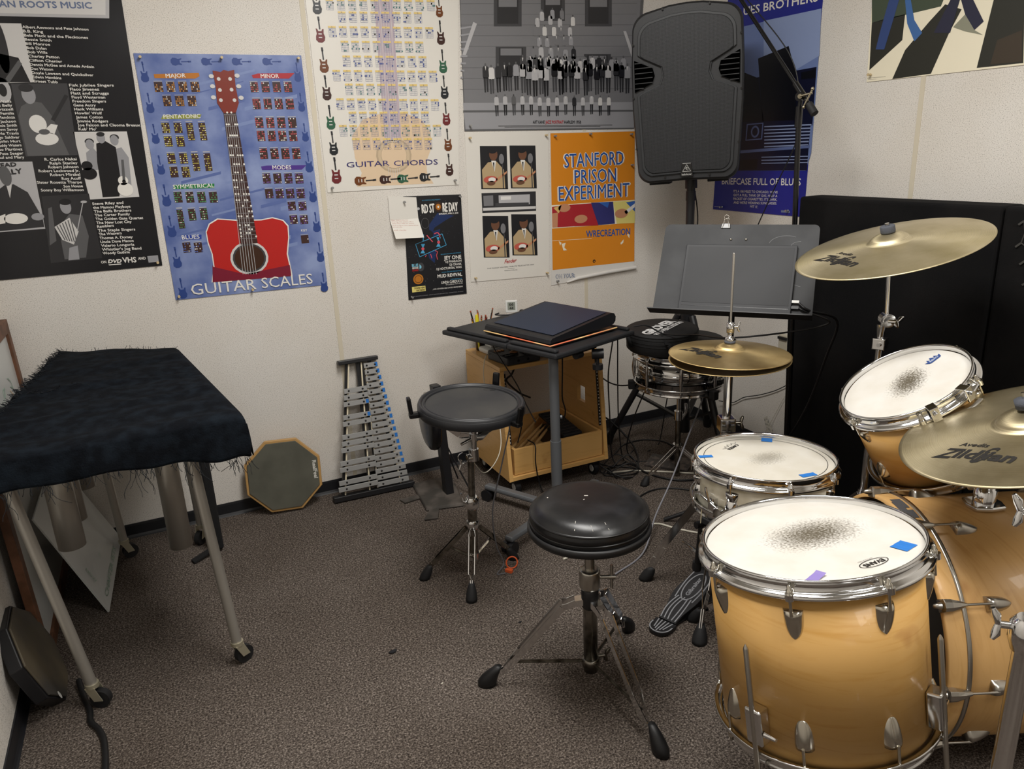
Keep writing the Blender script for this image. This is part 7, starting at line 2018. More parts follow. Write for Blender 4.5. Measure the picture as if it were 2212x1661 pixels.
def cloth():
    CL = mat('frayed_navy_black_cloth', '0a0d12', .95, spec=.1, bump=(230, .5, .003), var=(26, '151b22', .42, .66, 6))
    nl, fl, nr, fr = V((-3.015, -1.16, .80)), V((-2.868, -.035, .80)), V((-2.362, -1.148, .80)), V((-2.478, -.238, .80))
    nu, nv = 64, 72; R_ = random.Random(2)
    dn = .115; dr = .10; vs = []
    U = [-.0+1.0*i/(nu-12) for i in range(nu-11)]+[1+.10*(i+1)/11 for i in range(11)]
    Vv = [-.115+.115*i/12 for i in range(12)]+[i/(nv-20) for i in range(nv-19)]+[1+.08*(i+1)/7 for i in range(7)]
    from mathutils import noise as NZ
    for j, v in enumerate(Vv):
        for i, u in enumerate(U):
            uu = min(u, 1); vv = min(max(v, 0), 1)
            p = nl.lerp(nr, uu).lerp(fl.lerp(fr, uu), vv)
            rd_ = V((1, .12, 0)); 
            n0 = NZ.noise(V((p.x*3, p.y*10, 0)))*.012+NZ.noise(V((p.x*9, p.y*22, 3)))*.004
            ridge = .008*math.exp(-((p.y+.62+.14*(p.x+2.6))/.018)**2)+.006*math.exp(-((p.y+.86-.2*(p.x+2.6))/.02)**2)
            z = p.z+n0*.8+ridge
            edge = min(1, (1-uu)*14)*min(1, vv*16)
            z = p.z+(z-p.z)*edge-.010*(1-min(1, (1-uu)*20))**2-.010*(1-min(1, vv*18))**2
            q = V((p.x, p.y, z))
            if v < 0:
                t = -v/.115; q.z -= (.098*uu+.066*(1-uu)+.006*sin(u*9)+.004*sin(u*23))*t; q.y -= .012*sin(t*1.6)+.006*t*sin(u*14+1)+.003*t*sin(u*31)
                q.x += .004*t*sin(u*5)
            if u > 1:
                t = (u-1)/.1; q.z = min(q.z, p.z-dr*t) if v < 0 else q.z-dr*t; q.x += .008*sin(t*1.5)+.004*t*sin(v*12)
            if v > 1: t = (v-1)/.08; q.z -= .08*t; q.y += .008*t
            vs.append(q)
    n = len(U); fs = [(j*n+i, j*n+i+1, (j+1)*n+i+1, (j+1)*n+i) for j in range(len(Vv)-1) for i in range(n-1)]
    mb = MB(); mb.add(vs, fs, True); o = mb.build('cloth_cover', CL, base=(-2.68, -.65, .80)); tag(o, 'dark frayed fleece cloth draped over the percussion instrument at left', 'cloth')
    sol = o.modifiers.new('thick', 'SOLIDIFY'); sol.thickness = .003; sol.offset = -1
    TR = mat('black_thread', '10141a', .95)
    mb = MB()
    def thread(p, d, L_, kk=4):
        pts = [p]; dd = V(d)
        for _ in range(kk): dd = dd+V((R_.uniform(-.5, .5), R_.uniform(-.5, .5), R_.uniform(-.25, .1))); dd.normalize(); pts.append(pts[-1]+dd*L_/kk)
        mb.tube(pts, .0007, 4, cap=False)
    for _ in range(75):
        i = R_.randrange(n-12); p = vs[i]; thread(p+V((0, -.002, .002)), (0, -.1, -1), R_.uniform(.012, .035))
    for cl in (8, 15, 30, 31, 39, 40, 41, 49, 50):
        for _ in range(3): thread(vs[cl]+V((R_.uniform(-.01, .01), 0, .002)), (0, 0, -1), R_.uniform(.04, .085), 6)
    for _ in range(10): thread(vs[n-12]+V((R_.uniform(-.06, 0), 0, 0)), (.5, 0, -1), R_.uniform(.02, .05), 5)
    for _ in range(520):
        j = 12+R_.randrange(len(Vv)-20); p = vs[j*n]; q = vs[(j+1)*n]; thread(p.lerp(q, R_.random())+V((R_.uniform(0, .02), 0, .001)), (-.8, R_.uniform(-.4, .4), R_.uniform(.1, .9)), R_.uniform(.008, .022), 3)
    for _ in range(22): i = R_.randrange(n-12); thread(vs[(len(Vv)-8)*n+i], (R_.uniform(-.3, .3), .3, .8), R_.uniform(.006, .014), 3)
    for _ in range(90): t = R_.random(); thread(V((-2.90+.16*t, -.60-.02*sin(t*7), .803)), (R_.uniform(-1, 1), -.6, .3), R_.uniform(.008, .022), 3)
    f = mb.build('frayed_fringe', TR, o); f['kind'] = 'stuff'
cloth()
BG = thing('padded_strap_bag', (-2.462, -.29, 0), 'narrow black fabric case standing behind the right legs of the covered instrument', 'bag'); FAB = mat('black_nylon', '0c0c0e', .8, bump=(300, .4, .001))
mb = MB(); mb.bar((-2.462, -.285, .01), (-2.462, -.30, .715), .036, .055, (0, 1, 0)); mb.build('case_body', FAB, BG, bevel=.008)
mb = MB(); mb.hexa([V(p) for p in ((-2.565, -.335, .004), (-2.555, -.365, .004), (-2.475, -.325, .02), (-2.475, -.29, .02), (-2.565, -.335, .010), (-2.555, -.365, .010), (-2.475, -.325, .026), (-2.475, -.29, .026))]); mb.build('strap', FAB, BG)
for k, (x, y, z0) in enumerate(((-2.638, -.30, .43), (-2.622, -.31, .455))):
    mb = MB(); a = V((x, y, z0)); b = V((x-.012, y+.01, .74)); mb.tube([a, a+V((0, 0, .012)), b], [.0028, .0058, .0058], 10); o = mb.build('wooden_stick', STK, base=a); tag(o, ['thin wooden stick hanging under the cloth, the longer of two', 'thin wooden stick hanging under the cloth, the shorter of two'][k], 'stick')
# ------------------------------------------------------------------ whiteboards at the left wall
WBm = mat('whiteboard_enamel', 'c6c8c6', .25); WF = mat('brown_wood_frame', '6b4630', .6, var=(18, '54351f', .42, .6))
MARKG = mat('faint_green_marker', '8aa593', .6); MARKO = mat('faint_orange_marker', 'd2b08c', .6)
def board(name, label, P0, P1, P2, P3, th, fw, fm, marks):
    # P0 near-bottom, P1 far-bottom, P2 far-top, P3 near-top
    P0, P1, P2, P3 = map(V, (P0, P1, P2, P3)); n = (P1-P0).cross(P3-P0).normalized(); n = n if n.x > 0 else -n
    t = thing(name, (P0.x, (P0.y+P1.y)/2, 0), label, 'whiteboard')
    mb = MB(); ins = .012 if fw else 0; a1_, a2_ = (P1-P0).normalized()*ins, (P3-P0).normalized()*ins
    mb.prism([P0+a1_+a2_-n*th, P1-a1_+a2_-n*th, P2-a1_-a2_-n*th, P3+a1_-a2_-n*th], n*(th-.001)); mb.build('panel', WBm, t)
    def q(u, v, z=0): return P0.lerp(P1, u).lerp(P3.lerp(P2, u), v)+n*z
    W_ = (P1-P0).length; H_ = (P3-P0).length
    if fw:
        fu, fv = fw/W_, fw/H_
        for a, b, c, d in (((0, 0), (1, 0), (1, fv), (0, fv)), ((0, 1-fv), (1, 1-fv), (1, 1), (0, 1)), ((0, fv), (fu, fv), (fu, 1-fv), (0, 1-fv)), ((1-fu, fv), (1, fv), (1, 1-fv), (1-fu, 1-fv))):
            mb = MB(); mb.prism([q(*a, -th), q(*b, -th), q(*c, -th), q(*d, -th)], n*(th+.008)); mb.build('frame_rail', fm, t, bevel=.002)
    marks(q, t)
def m1(q, t):
    R_ = random.Random(8)
    for mm, nm in ((MARKG, 'green_scribble'), (MARKO, 'orange_scribble')):
        mb = MB()
        for _ in range(7):
            u, v = R_.uniform(.5, .9), R_.uniform(.5, .9); pts = [q(u, v, .001)]
            for _ in range(3): u += R_.uniform(-.06, .06); v += R_.uniform(-.04, .04); pts.append(q(u, v, .001))
            for a, b in zip(pts, pts[1:]):
                if (a-b).length > .002: mb.bar(a, b, .003, .0006, (1, 0, 0))
        mb.build(nm, mm, t)
board('framed_whiteboard', 'whiteboard with a brown wooden frame leaning on the left wall behind the instrument', (-2.992, -.80, .0), (-2.992, -.028, .0), (-3.012, -.022, .935), (-3.012, -.80, .945), .016, .045, WF, m1)
def m2(q, t):
    mb = MB()
    mb.text('CHAPTER SETS', lambda x, y: q(.12+x*1.9, .05+y*1.6, .001), width=.34, height=.030); mb.text('NOW', lambda x, y: q(.12+y*1.8, .36-x*1.8, .001), width=.08, height=.02); mb.text('IT', lambda x, y: q(.45+x*1.8, .22+y*1.8, .001), width=.02, height=.02)
    mb.build('green_writing', MARKG, t)
board('loose_whiteboard', 'unframed white board with faint green writing standing on its corner under the cloth', (-2.836, -.551, .002), (-2.796, -.092, .05), (-2.950, -.12, .438), (-2.975, -.585, .40), .006, 0, None, m2)

# ------------------------------------------------------------------ loudspeaker on tripod
sb = V((-.345, -.425, 0)); ST = thing('speaker_stand', sb, 'black tripod speaker stand rising behind the chrome snare drum', 'stand')
mb = MB(); mb.tube([sb+V((0, 0, .10)), sb+V((0, 0, .86))], .021, 22); mb.build('outer_pole', BLACK, ST)
mb = MB(); mb.tube([sb+V((0, 0, .84)), sb+V((0, 0, 1.30))], .0185, 22); mb.tube([sb+V((0, 0, 1.18)), sb+V((0, 0, 1.22))], .021, 22); mb.build('inner_pole', BLACK, ST)
mb = MB(); mb.tube([sb+V((0, 0, .64)), sb+V((0, 0, .73))], .032, 22); mb.tube([sb+V((0, 0, .10)), sb+V((0, 0, .22))], .026, 22)
mb.build('leg_hub', BLACK, ST)
for ang, LL in ((134, .37), (30, .36), (-96, .36)):
    d = V((cos(rad(ang)), sin(rad(ang)), 0)); f = sb+d*LL
    if ang == 30: f = V((-.04, -.23, 0))
    d = (f-sb).normalized(); mb = MB(); mb.tube([sb+d*.04+V((0, 0, .67)), f+V((0, 0, .025))], .0165, 14); lg = mb.build('leg', BLACK, ST)
    mb = MB(); mb.tube([f+V((0, 0, .05))-d*.01, f+V((0, 0, .02)), f+V((0, 0, .0))], [.020, .022, .018], 14); mb.build('rubber_foot', RUBBER, lg)
    mb = MB(); mb.bar(sb+d*.03+V((0, 0, .17)), sb.lerp(f, .62)+V((0, 0, .27)), .026, .010); mb.build('brace', BLACK, ST)
SP = thing('loudspeaker', (sb.x, sb.y, 1.26), 'tall black loudspeaker with a rounded grille hanging high in the corner', 'loudspeaker')
yw = rad(-44); SM_ = Mx.Translation((sb.x, sb.y, 1.262)) @ Mx.Rotation(yw, 4, 'Z') @ Mx.Rotation(rad(-2), 4, 'Y')   # local x = width, -y = front, z = up
SHL = mat('loudspeaker_shell', '1a1b1e', .5, bump=(350, .3, .001)); GRL = bpy.data.materials.new('speaker_grille'); GRL.use_nodes = True
def grille_mat(m):
    nt = m.node_tree; L = nt.links.new; b = nt.nodes['Principled BSDF']; b.inputs['Roughness'].default_value = .5; b.inputs['Metallic'].default_value = .3
    tc = N(nt, 'ShaderNodeAttribute', attribute_name='flat'); v = N(nt, 'ShaderNodeTexVoronoi'); v.inputs['Scale'].default_value = 210; v.voronoi_dimensions = '2D'; v.inputs['Randomness'].default_value = .15; L(tc.outputs['Vector'], v.inputs['Vector'])
    r = ramp(nt, [(.3, '101113'), (.5, '2c2d30')]); L(v.outputs['Distance'], r.inputs[0]); L(r.outputs[0], b.inputs['Base Color'])
grille_mat(GRL)
def sil(w, h, zc, rt=.07, rb=.055, bulge=.0, n=8, notch=None):
    """front silhouette: arched top, tapered foot"""
    pts = []; hw = w/2
    def arc(cx, cz, r, a0, a1):
        for k in range(n+1): a = rad(a0+(a1-a0)*k/n); pts.append((cx+r*cos(a), cz+r*sin(a)))
    z0, z1 = zc-h/2, zc+h/2; wb_ = hw*.93
    pts.append((0, z0))
    arc(wb_-rb, z0+rb*.9, rb, -80, -8)
    if notch: 
        nx, nz0, nz1 = notch; pts += [(hw, nz0-.03), (hw-.012, nz0-.022), (hw-nx, nz0+.006), (hw-nx-.012, (nz0+nz1)/2-.008), (hw-nx-.006, nz1-.018), (hw-.02, nz1+.018), (hw-.004, nz1+.03)]
    else: pts += [(hw, zc-.04), (hw, zc+.12)]
    arc(hw-rt-.006, z1-rt-.018, rt, 4, 75)
    pts.append((hw*.3, z1-.003)); pts.append((0, z1))
    return pts+[(-x, z) for x, z in pts[::-1] if abs(x) > 1e-6]
H = .675; zc = H/2+.012
def loft(mb, rings):
    n = len(rings[0][1]); vs = [(x, y, z) for y, r in rings for x, z in r]; k = len(rings)
    mb.add(vs, [tuple(range(n))]+[(i*n+j, i*n+(j+1) % n, (i+1)*n+(j+1) % n, (i+1)*n+j) for i in range(k-1) for j in range(n)]+[tuple(range((k-1)*n, k*n))[::-1]])
mb = MB(SM_); loft(mb, [(-.165, sil(.425, H-.02, zc)), (-.155, sil(.438, H-.004, zc)), (-.13, sil(.442, H, zc)), (-.02, sil(.432, H-.01, zc)), (.10, sil(.33, H-.04, zc)), (.155, sil(.22, H-.07, zc, .05, .05))]); mb.build('cabinet', SHL, SP)
mb = MB(SM_); a = sil(.425, H-.02, zc); b = sil(.372, H-.085, zc-.004, .06, .045, notch=(.085, zc+.035, zc+.125)); 
# bezel ring around the grille and two side handle vents
mb.M = SM_; o_ = [(x, -.166, z) for x, z in a]
c_ = [(x, -.1705, z) for x, z in b]; n1 = len(b)
mb.prism([(x*1.055, -.158, zc+(z-zc)*1.03) for x, z in b], (0, -.016, 0)); mb.build('grille_frame', mat('frame_black_plastic', '25272a', .42), SP, bevel=.002)
mb = MB(SM_); mb.prism([(x, -.168, z) for x, z in b], (0, -.010, 0)); mb.flat = 1; mb.M = SM_ @ Mx.Rotation(pi/2, 4, 'X'); gr = mb.build('grille', GRL, SP, bevel=.003)
for s in (-1, 1):
    mb = MB(SM_); mb.prism([(s*.205, -.160, zc+.022), (s*.135, -.160, zc+.052), (s*.125, -.160, zc+.08), (s*.133, -.160, zc+.108), (s*.205, -.160, zc+.142)], (0, -.0155, 0)); vt = mb.build('side_vent', mat('vent_shade_black', '020202', 1, spec=0), SP)  # raised plate, coloured near black to stand for the shade inside the vent recess
    mb = MB(SM_)
    for k in range(6): z = zc+.035+k*.019; xi = .132 if 0 < k < 5 else .168; mb.box((s*(xi+.203)/2, -.1765, z), (.203-xi, .003, .003))
    mb.build('vent_slats', BLACK, vt)
mb = MB(SM_); 
for x, z in ((-.205, zc-.20), (.203, zc-.20), (-.212, zc+.0), (.212, zc+.0), (-.208, zc+.20), (.208, zc+.20), (-.09, zc+.318), (.09, zc+.318), (-.09, zc-.32), (.09, zc-.32)): mb.tube([(x, -.158, z), (x, -.172, z)], .0042, 10)
mb.build('screws', BLACKG, SP)
mb = MB(SM_); mb.prism([(-.026, -.178, zc-.323), (.026, -.178, zc-.323), (.019, -.178, zc-.268), (-.019, -.178, zc-.268)], (0, -.004, 0)); bd = mb.build('badge', BLACKG, SP, bevel=.002)
SILV = mat('silver_print', 'b8b8b6', .35, .4); mb = MB(SM_)
mb.text('behringer', lambda x, y: (x, -.1826, zc-.316+y), width=.040, height=.0075, bold=.03, align='C')
tri = [(-.0165, zc-.301), (.0165, zc-.301), (0, zc-.274)]
for (a0, b0_) in zip(tri, tri[1:]+tri[:1]): mb.bar((a0[0], -.1828, a0[1]), (b0_[0], -.1828, b0_[1]), .0004, .0016, V((b0_[1]-a0[1], 0, a0[0]-b0_[0])))
for k in range(10): 
    a1, a2 = rad(-60+k*24), rad(-60+(k+1)*24); c0 = (0, zc-.2915); mb.bar((c0[0]+.006*cos(a1), -.1828, c0[1]+.006*sin(a1)), (c0[0]+.006*cos(a2), -.1828, c0[1]+.006*sin(a2)), .0004, .0014, (cos(a1), 0, sin(a1)))
mb.box((0, -.1828, zc-.289), (.0018, .0004, .012)); mb.box((0, -.183, zc-.2695), (.032, .0006, .0022)); mb.build('badge_print', SILV, bd)
for s in (-1, 1): mb = MB(SM_); mb.box((s*.12, -.07, .006), (.085, .10, .014)); mb.build('foot_pad', RUBBER, SP, bevel=.003)
mb = MB(SM_); mb.tube([(0, 0, .02), (0, 0, -.03)], .026, 20); mb.build('pole_socket', BLACK, SP)

# ------------------------------------------------------------------ music stand, monitor, clip
DG = mat('scratched_grey_desk', '333436', .6, .0, spec=.3, var=(7, '3e3f41', .42, .62, 6)); yw, tl = rad(-50.2), rad(31); u = V((cos(yw), sin(yw), 0)); b = V((-sin(yw), cos(yw), 0)); v = V((0, 0, cos(tl)))+b*sin(tl); n = u.cross(v); n = n if n.y < 0 else -n
dc = V((-.754, -1.178, 1.012)); DK = thing('music_stand', (-.69, -1.10, 0), 'black music stand with a wide scratched grey desk under the loudspeaker', 'music stand')
def dq(x, y, z=0): return dc+u*x+v*y+n*z
mb = MB(); w2, h2, r_ = .254, .163, .018; ol = []
for cx, cy, a0 in ((w2-r_, h2-r_, 0), (-w2+r_, h2-r_, 90)):
    for k in range(6): a = rad(a0+k*18); ol.append((cx+r_*cos(a), cy+r_*sin(a)))
ol += [(-w2-.004, -h2), (w2+.004, -h2)]
mb.prism([dq(x, y, -.0018) for x, y in ol], n*.0018); dk = mb.build('desk', DG, DK)
mb = MB(); mb.hexa([dq(-w2-.012, -h2-.003, -.002), dq(w2+.006, -h2-.003, -.002), dq(w2+.006, -h2-.003, .048), dq(-w2-.012, -h2-.003, .048), dq(-w2-.012, -h2, -.002), dq(w2+.006, -h2, -.002), dq(w2+.006, -h2, .048), dq(-w2-.012, -h2, .048)]); mb.build('lip_shelf', BLACK, DK)
mb = MB()
for x in (-.025, .025): mb.ball(dq(x, .108, .001), .0045, sc=(1, 1, 1))
mb.build('rivets', STEEL, dk)
mb = MB(); SCR = mat('pale_scratch', '77787a', .5)
for (x0, y0, r0, a0, a1) in ((.155, .09, .055, 60, 170), (.20, .085, .03, 90, 250), (.22, -.03, .04, 150, 260)):
    for k in range(10): A_, B_ = rad(a0+(a1-a0)*k/10), rad(a0+(a1-a0)*(k+1)/10); mb.bar(dq(x0+r0*cos(A_), y0+r0*.6*sin(A_), .0003), dq(x0+r0*cos(B_), y0+r0*.6*sin(B_), .0003), .0008, .0003, n)
mb.build('scratches', SCR, dk)
mp = V((-.692, -1.105, 0)); mb = MB(); mb.tube([mp+V((0, 0, .03)), mp+V((0, 0, .72))], .0145, 16); mb.build('lower_pole', BLACK, DK); mb = MB(); mb.tube([mp+V((0, 0, .70)), mp+V((0, 0, .93)), dq(0, -.02, -.02)], .0105, 16); mb.build('upper_pole', BLACK, DK)
mb = MB(); mb.bar(dq(-.05, -.02, -.012), dq(.05, -.02, -.012), .05, .02, n); mb.tube([mp+V((0, 0, .70)), mp+V((0, 0, .745))], .020, 16); mb.build('desk_bracket', BLACK, DK)
for a in (20, 140, 260): d = V((cos(rad(a)), sin(rad(a)), 0)); mb = MB(); mb.tube([mp+d*.01+V((0, 0, .09)), mp+d*.12+V((0, 0, .055)), mp+d*.22+V((0, 0, .008))], .008, 10); mb.build('base_leg', BLACK, DK)
MO = thing('portable_monitor', dq(.0, -.03, .006), 'thin black portable monitor standing switched off on the music stand desk', 'monitor')
def mq(x, y, z): return dq(x+.012, y-.034, z)
mb = MB(); mb.prism([mq(x, y, .002) for x, y in ((-.181, -.125), (.181, -.125), (.181, .118), (-.181, .118))], n*.010); mb.build('bezel', mat('monitor_bezel', '2d2e31', .5, spec=.3), MO, bevel=.002)
SCN = mat('dark_matte_screen', '1d1e21', .5, spec=.3, var=(4, '242528', .4, .6, 4)); mb = MB(); mb.prism([mq(x, y, .0121) for x, y in ((-.172, -.092), (.172, -.092), (.172, .109), (-.172, .109))], n*.0006); mb.build('screen', SCN, MO)
mb = MB(); mb.bar(mq(-.172, -.103, .0122), mq(.172, -.103, .0122), .0012, .0006, n); mb.build('bezel_seam', BLACKG, MO)
for yy, m_, nm in ((-.075, WHITEP, 'white usb plug on the monitor edge'), (-.095, BLACK, 'black usb plug on the monitor edge')):
    mb = MB(); mb.bar(mq(.181, yy, .007), mq(.203, yy, .007), .009, .006, n); o = mb.build('cable_plug', m_, MO); o['label'] = nm
CP = thing('binder_clip', dq(-.047, .163, 0), 'black binder clip with wire handles gripping the top edge of the music stand desk', 'clip')
mb = MB(); mb.prism([dq(-.063, .148, .003), dq(-.031, .148, .003), dq(-.034, .166, .003), dq(-.060, .166, .003)], n*-.009); mb.build('clip_body', BLACKG, CP, bevel=.001)
mb = MB(); 
for s in (1, -1): mb.tube([dq(-.047-.012, .148, .004*s), dq(-.047-.008, .162, .006*s), dq(-.047-.005, .180, .010*s), dq(-.047-.008, .188, .012*s), dq(-.047, .193, .013*s), dq(-.047+.008, .188, .012*s), dq(-.047+.005, .180, .010*s), dq(-.047+.008, .162, .006*s), dq(-.047+.012, .148, .004*s)], .0009, 6)
mb.build('wire_handle', STEEL, CP)

# ------------------------------------------------------------------ microphone boom stand
mx = V((-.35, -1.02, 0)); mbs = V((.03, -.035, 0)); MS = thing('microphone_stand', mx, 'black boom microphone stand crossing the blue poster beside the loudspeaker', 'stand')
mb = MB(); mb.tube([mx+mbs+V((0, 0, .02)), mx+mbs*.38+V((0, 0, .95))], .0125, 16); mb.build('lower_pole', BLACKG, MS)
mb = MB(); mb.tube([mx+mbs*.38+V((0, 0, .93)), mx+V((0, 0, 1.51))], .0095, 16); mb.tube([mx+mbs*.4+V((0, 0, .90)), mx+mbs*.38+V((0, 0, .97))], .018, 16); mb.build('upper_pole', BLACKG, MS)
mb = MB(); mb.lathe([(.0001, .0), (.13, .0), (.13, .008), (.05, .02), (.015, .03)], 40, c=tuple(mx+mbs)); mb.build('round_base', BLACK, MS)
jt = mx+V((0, -.005, 1.575)); e1 = V((-.35, -1.10, 1.545)); dB = (V((-.35, -.743, 1.919))-V((-.35, -1.085, 1.552))).normalized()
mb = MB(); mb.tube([jt-dB*.095, jt+dB*.80], .0072, 14); mb.build('boom_arm', BLACKG, MS)
mb = MB(); mb.tube([jt-dB*.10, jt-dB*.055], .0135, 14); mb.build('counterweight', RUBBER, MS); mb = MB(); mb.tube([jt-dB*.02, jt+dB*.045], .0115, 14); mb.build('boom_sleeve', BLACKG, MS)
mb = MB(); mb.tube([mx+V((0, 0, 1.46)), mx+V((0, 0, 1.53))], .0125, 14); mb.tube([mx+V((0, 0, 1.52)), jt+V((.0, 0, -.012))], .0085, 12); mb.tube([jt+V((-.014, -.004, -.012)), jt+V((.014, .004, -.012))], .0155, 16); mb.build('swivel', BLACKG, MS)
mb = MB(); k_ = jt+V((-.014, -.006, -.012)); dd = V((-.62, -.78, 0)); mb.tube([k_, k_+dd*.012], .008, 12); mb.tube([k_+dd*.010, k_+dd*.014+V((.02, -.035, .008))], .0042, 10); mb.tube([k_+dd*.014+V((.02, -.035, .02)), k_+dd*.014+V((.004, -.016, -.035))], .0035, 10); mb.ball(k_+dd*.014+V((.004, -.016, -.037)), .006); mb.ball(k_+dd*.014+V((.02, -.035, .022)), .006); mb.build('t_handle', NICKEL, MS)

# ------------------------------------------------------------------ padded partition
PT = thing('padded_partition', (-.12, -1.75, 0), 'tall black fabric covered partition standing before the right wall', 'partition'); FBK = mat('black_felt_fabric', '141415', .95, spec=.1, bump=(260, .4, .002), var=(5, '1c1b1b', .4, .7, 5))
for (y0, y1) in ((-.885, -1.688), (-1.692, -2.60)):
    mb = MB(); mb.box((-.12, (y0+y1)/2, .603), (.12, y0-y1, 1.20)); mb.build('panel', FBK, PT, bevel=.012, seg=3)
mb = MB(); TORN = mat('torn_fabric_edge', '3a3835', .95)
pts = [(-1.727, 1.165), (-1.735, 1.13), (-1.728, 1.10), (-1.755, 1.085), (-1.748, 1.05), (-1.752, 1.02), (-1.765, .99), (-1.77, .95)]
for a, b_ in zip(pts, pts[1:]): mb.tube([(-.181, a[0]-.03, a[1]), (-.181, b_[0]-.03, b_[1])], .0022, 6)
for k, (y, z) in enumerate(pts): mb.bar((-.182, y-.03, z), (-.186, y-.03-.012*(1 if k % 2 else -1), z-.012), .006, .001, (1, 0, 0))
mb.build('torn_edge', TORN, PT)

# ------------------------------------------------------------------ pouches on the chrome snare
NY = mat('black_nylon_pouch', '111113', .7, bump=(400, .3, .001)); P0_ = V((-.545, -.655, .594)); PO = thing('round_pouch', P0_, 'plain black round pouch lying on the chrome snare under the lettered bag', 'pouch')
mb = MB(frame(P0_, (0, 0, 1))); mb.lathe([(.0001, .0), (.165, .0), (.172, .006), (.172, .034), (.165, .042), (.0001, .046)], 64); mb.build('pouch_shell', NY, PO)
P1_ = V((-.658, -.656, .642)); PU = thing('percussion_bag', P1_, 'black round zip bag with white slanted lettering on top of the chrome snare', 'bag')
BM = frame(P1_, (-.03, -.04, 1)); mb = MB(BM); mb.lathe([(.0001, -.03), (.138, -.028), (.146, -.02), (.147, .046), (.142, .056), (.0001, .061)], 64); mb.build('bag_shell', NY, PU)
mb = MB(BM)
for z in (.012, .024, .040, .052): mb.lathe([(.1455, z-.002), (.1485, z), (.1455, z+.002)], 64)
mb.build('zip_piping', FAB, PU)
mb = MB(BM); aa = rad(25)
def bt(dx, dy):
    def f(x, y): X, Y_ = dx+x, dy+y; return (X*cos(aa)-Y_*sin(aa), X*sin(aa)+Y_*cos(aa), .0622-.003*min(1, (X*X+Y_*Y_)/.02))
    return f
mb.text('GROVER', bt(-.012, -.012), width=.225, height=.046, bold=.05, align='C'); mb.text('PRO PERCUSSION', bt(-.004, -.044), width=.215, height=.024, bold=.03, align='C'); mb.build('white_lettering', mat('white_screen_print', 'dedede', .6), PU)
mb = MB(BM)
for (p, q) in (((-.06, -.09, .06), (-.075, -.145, .03)), ((-.145, .03, .055), (-.15, .0, .0)), ((.03, -.13, .057), (.025, -.147, .0)), ): mb.bar(p, q, .028, .003, (0, -1, .3))
mb.tube([(-.075, -.146, .03), (-.06, -.16, -.01), (.0, -.168, -.02), (.03, -.15, .0)], .008, 8); mb.build('webbing_handle', FAB, PU)
# stand below the chrome snare
q0 = V((-.554, -.645, 0)); CSn = thing('chrome_snare_stand', q0, 'old chrome tripod stand carrying the chrome snare drum', 'stand')
mb = MB(); mb.tube([q0+V((0, 0, .01)), q0+V((0, 0, .30))], .0125, 16); mb.build('base_tube', DCHROME, CSn); mb = MB(); mb.tube([q0+V((0, 0, .28)), q0+V((0, 0, .40))], .009, 16); mb.build('upper_tube', CHROME, CSn)
mb = MB(); mb.tube([q0+V((0, 0, .27)), q0+V((0, 0, .31))], .019, 16); mb.tube([q0+V((0, 0, .15)), q0+V((0, 0, .155))], .022, 16); mb.tube([q0+V((.02, 0, .27)), q0+V((.035, -.01, .30)), q0+V((.03, -.01, .34))], .007, 8); mb.build('clamp', CHROME, CSn)
for a in (150, 35, -85):
    d = V((cos(rad(a)), sin(rad(a)), 0)); mb = MB(); mb.bar(q0+V((0, 0, .385)), q0+d*.2+V((0, 0, .422)), .014, .004); ar = mb.build('basket_arm', BLACK, CSn); mb = MB(); mb.box(q0+d*.203+V((0, 0, .435)), (.03, .03, .04), Mx.Rotation(rad(a), 3, 'Z')); mb.build('rubber_grip', RUBBER, ar, bevel=.005)
for f in ((-.735, -.650), (-.455, -.80), (-.46, -.49)): flat_leg(CSn, q0+V((0, 0, .145)), V((*f, 0)), .009, .010, bw=.016, boot=.04)

# ------------------------------------------------------------------ wall box, tag, cables
OB = thing('wall_outlet', (0, -.68, .54), 'beige wall outlet box at the left edge of the black partition', 'outlet'); BEI = mat('beige_plastic', 'b9b2a0', .5)
mb = MB(); mb.box((-.014, -.70, .545), (.026, .055, .075)); mb.build('cover', BEI, OB, bevel=.003)
mb = MB(); mb.box((-.03, -.70, .57), (.012, .05, .012)); mb.build('hinged_lip', BLACK, OB)
TG = MB(); TG.add([(-.03, -.615, .165), (-.032, -.64, .12), (-.034, -.68, .075), (-.034, -.71, .05), (-.034, -.72, .075), (-.032, -.69, .11), (-.030, -.655, .15), (-.029, -.635, .18)], [(0, 1, 6, 7), (1, 2, 5, 6), (2, 3, 4, 5)]); o = TG.build('paper_tag', mat('printed_paper_tag', 'c9c4b8', .7, var=(90, '8d8a82', .5, .6)), base=(-.03, -.64, .1)); tag(o, 'curled printed paper tag hanging by a cord near the partition foot', 'tag')
sol = o.modifiers.new('thick', 'SOLIDIFY'); sol.thickness = .0006
CB = mat('black_cable', '0f0f11', .5); CG = mat('grey_cable', '85858c', .5); CW = mat('white_cable', 'cfcabb', .55)
def cable(label, pts, r, m, name='cable'):
    mb = MB(); P_ = bez([V(p) for p in pts], 8); mb.tube(P_, r, 8); o = mb.build(name, m, base=pts[0]); tag(o, label, 'cable')
cable('long pale grey cable sloping from the hi-hat area down behind the throne', [(-.30, -.53, .42), (-.44, -.66, .34), (-.63, -.80, .24), (-.80, -.92, .14), (-.93, -1.0, .06), (-1.08, -1.13, .006), (-1.25, -1.2, .004)], .0032, CG)
cable('white cable lying straight across the carpet behind the pearl snare', [(-.80, -.47, .004), (-.70, -.50, .004), (-.60, -.57, .004), (-.50, -.65, .004), (-.38, -.74, .004)], .004, CW)
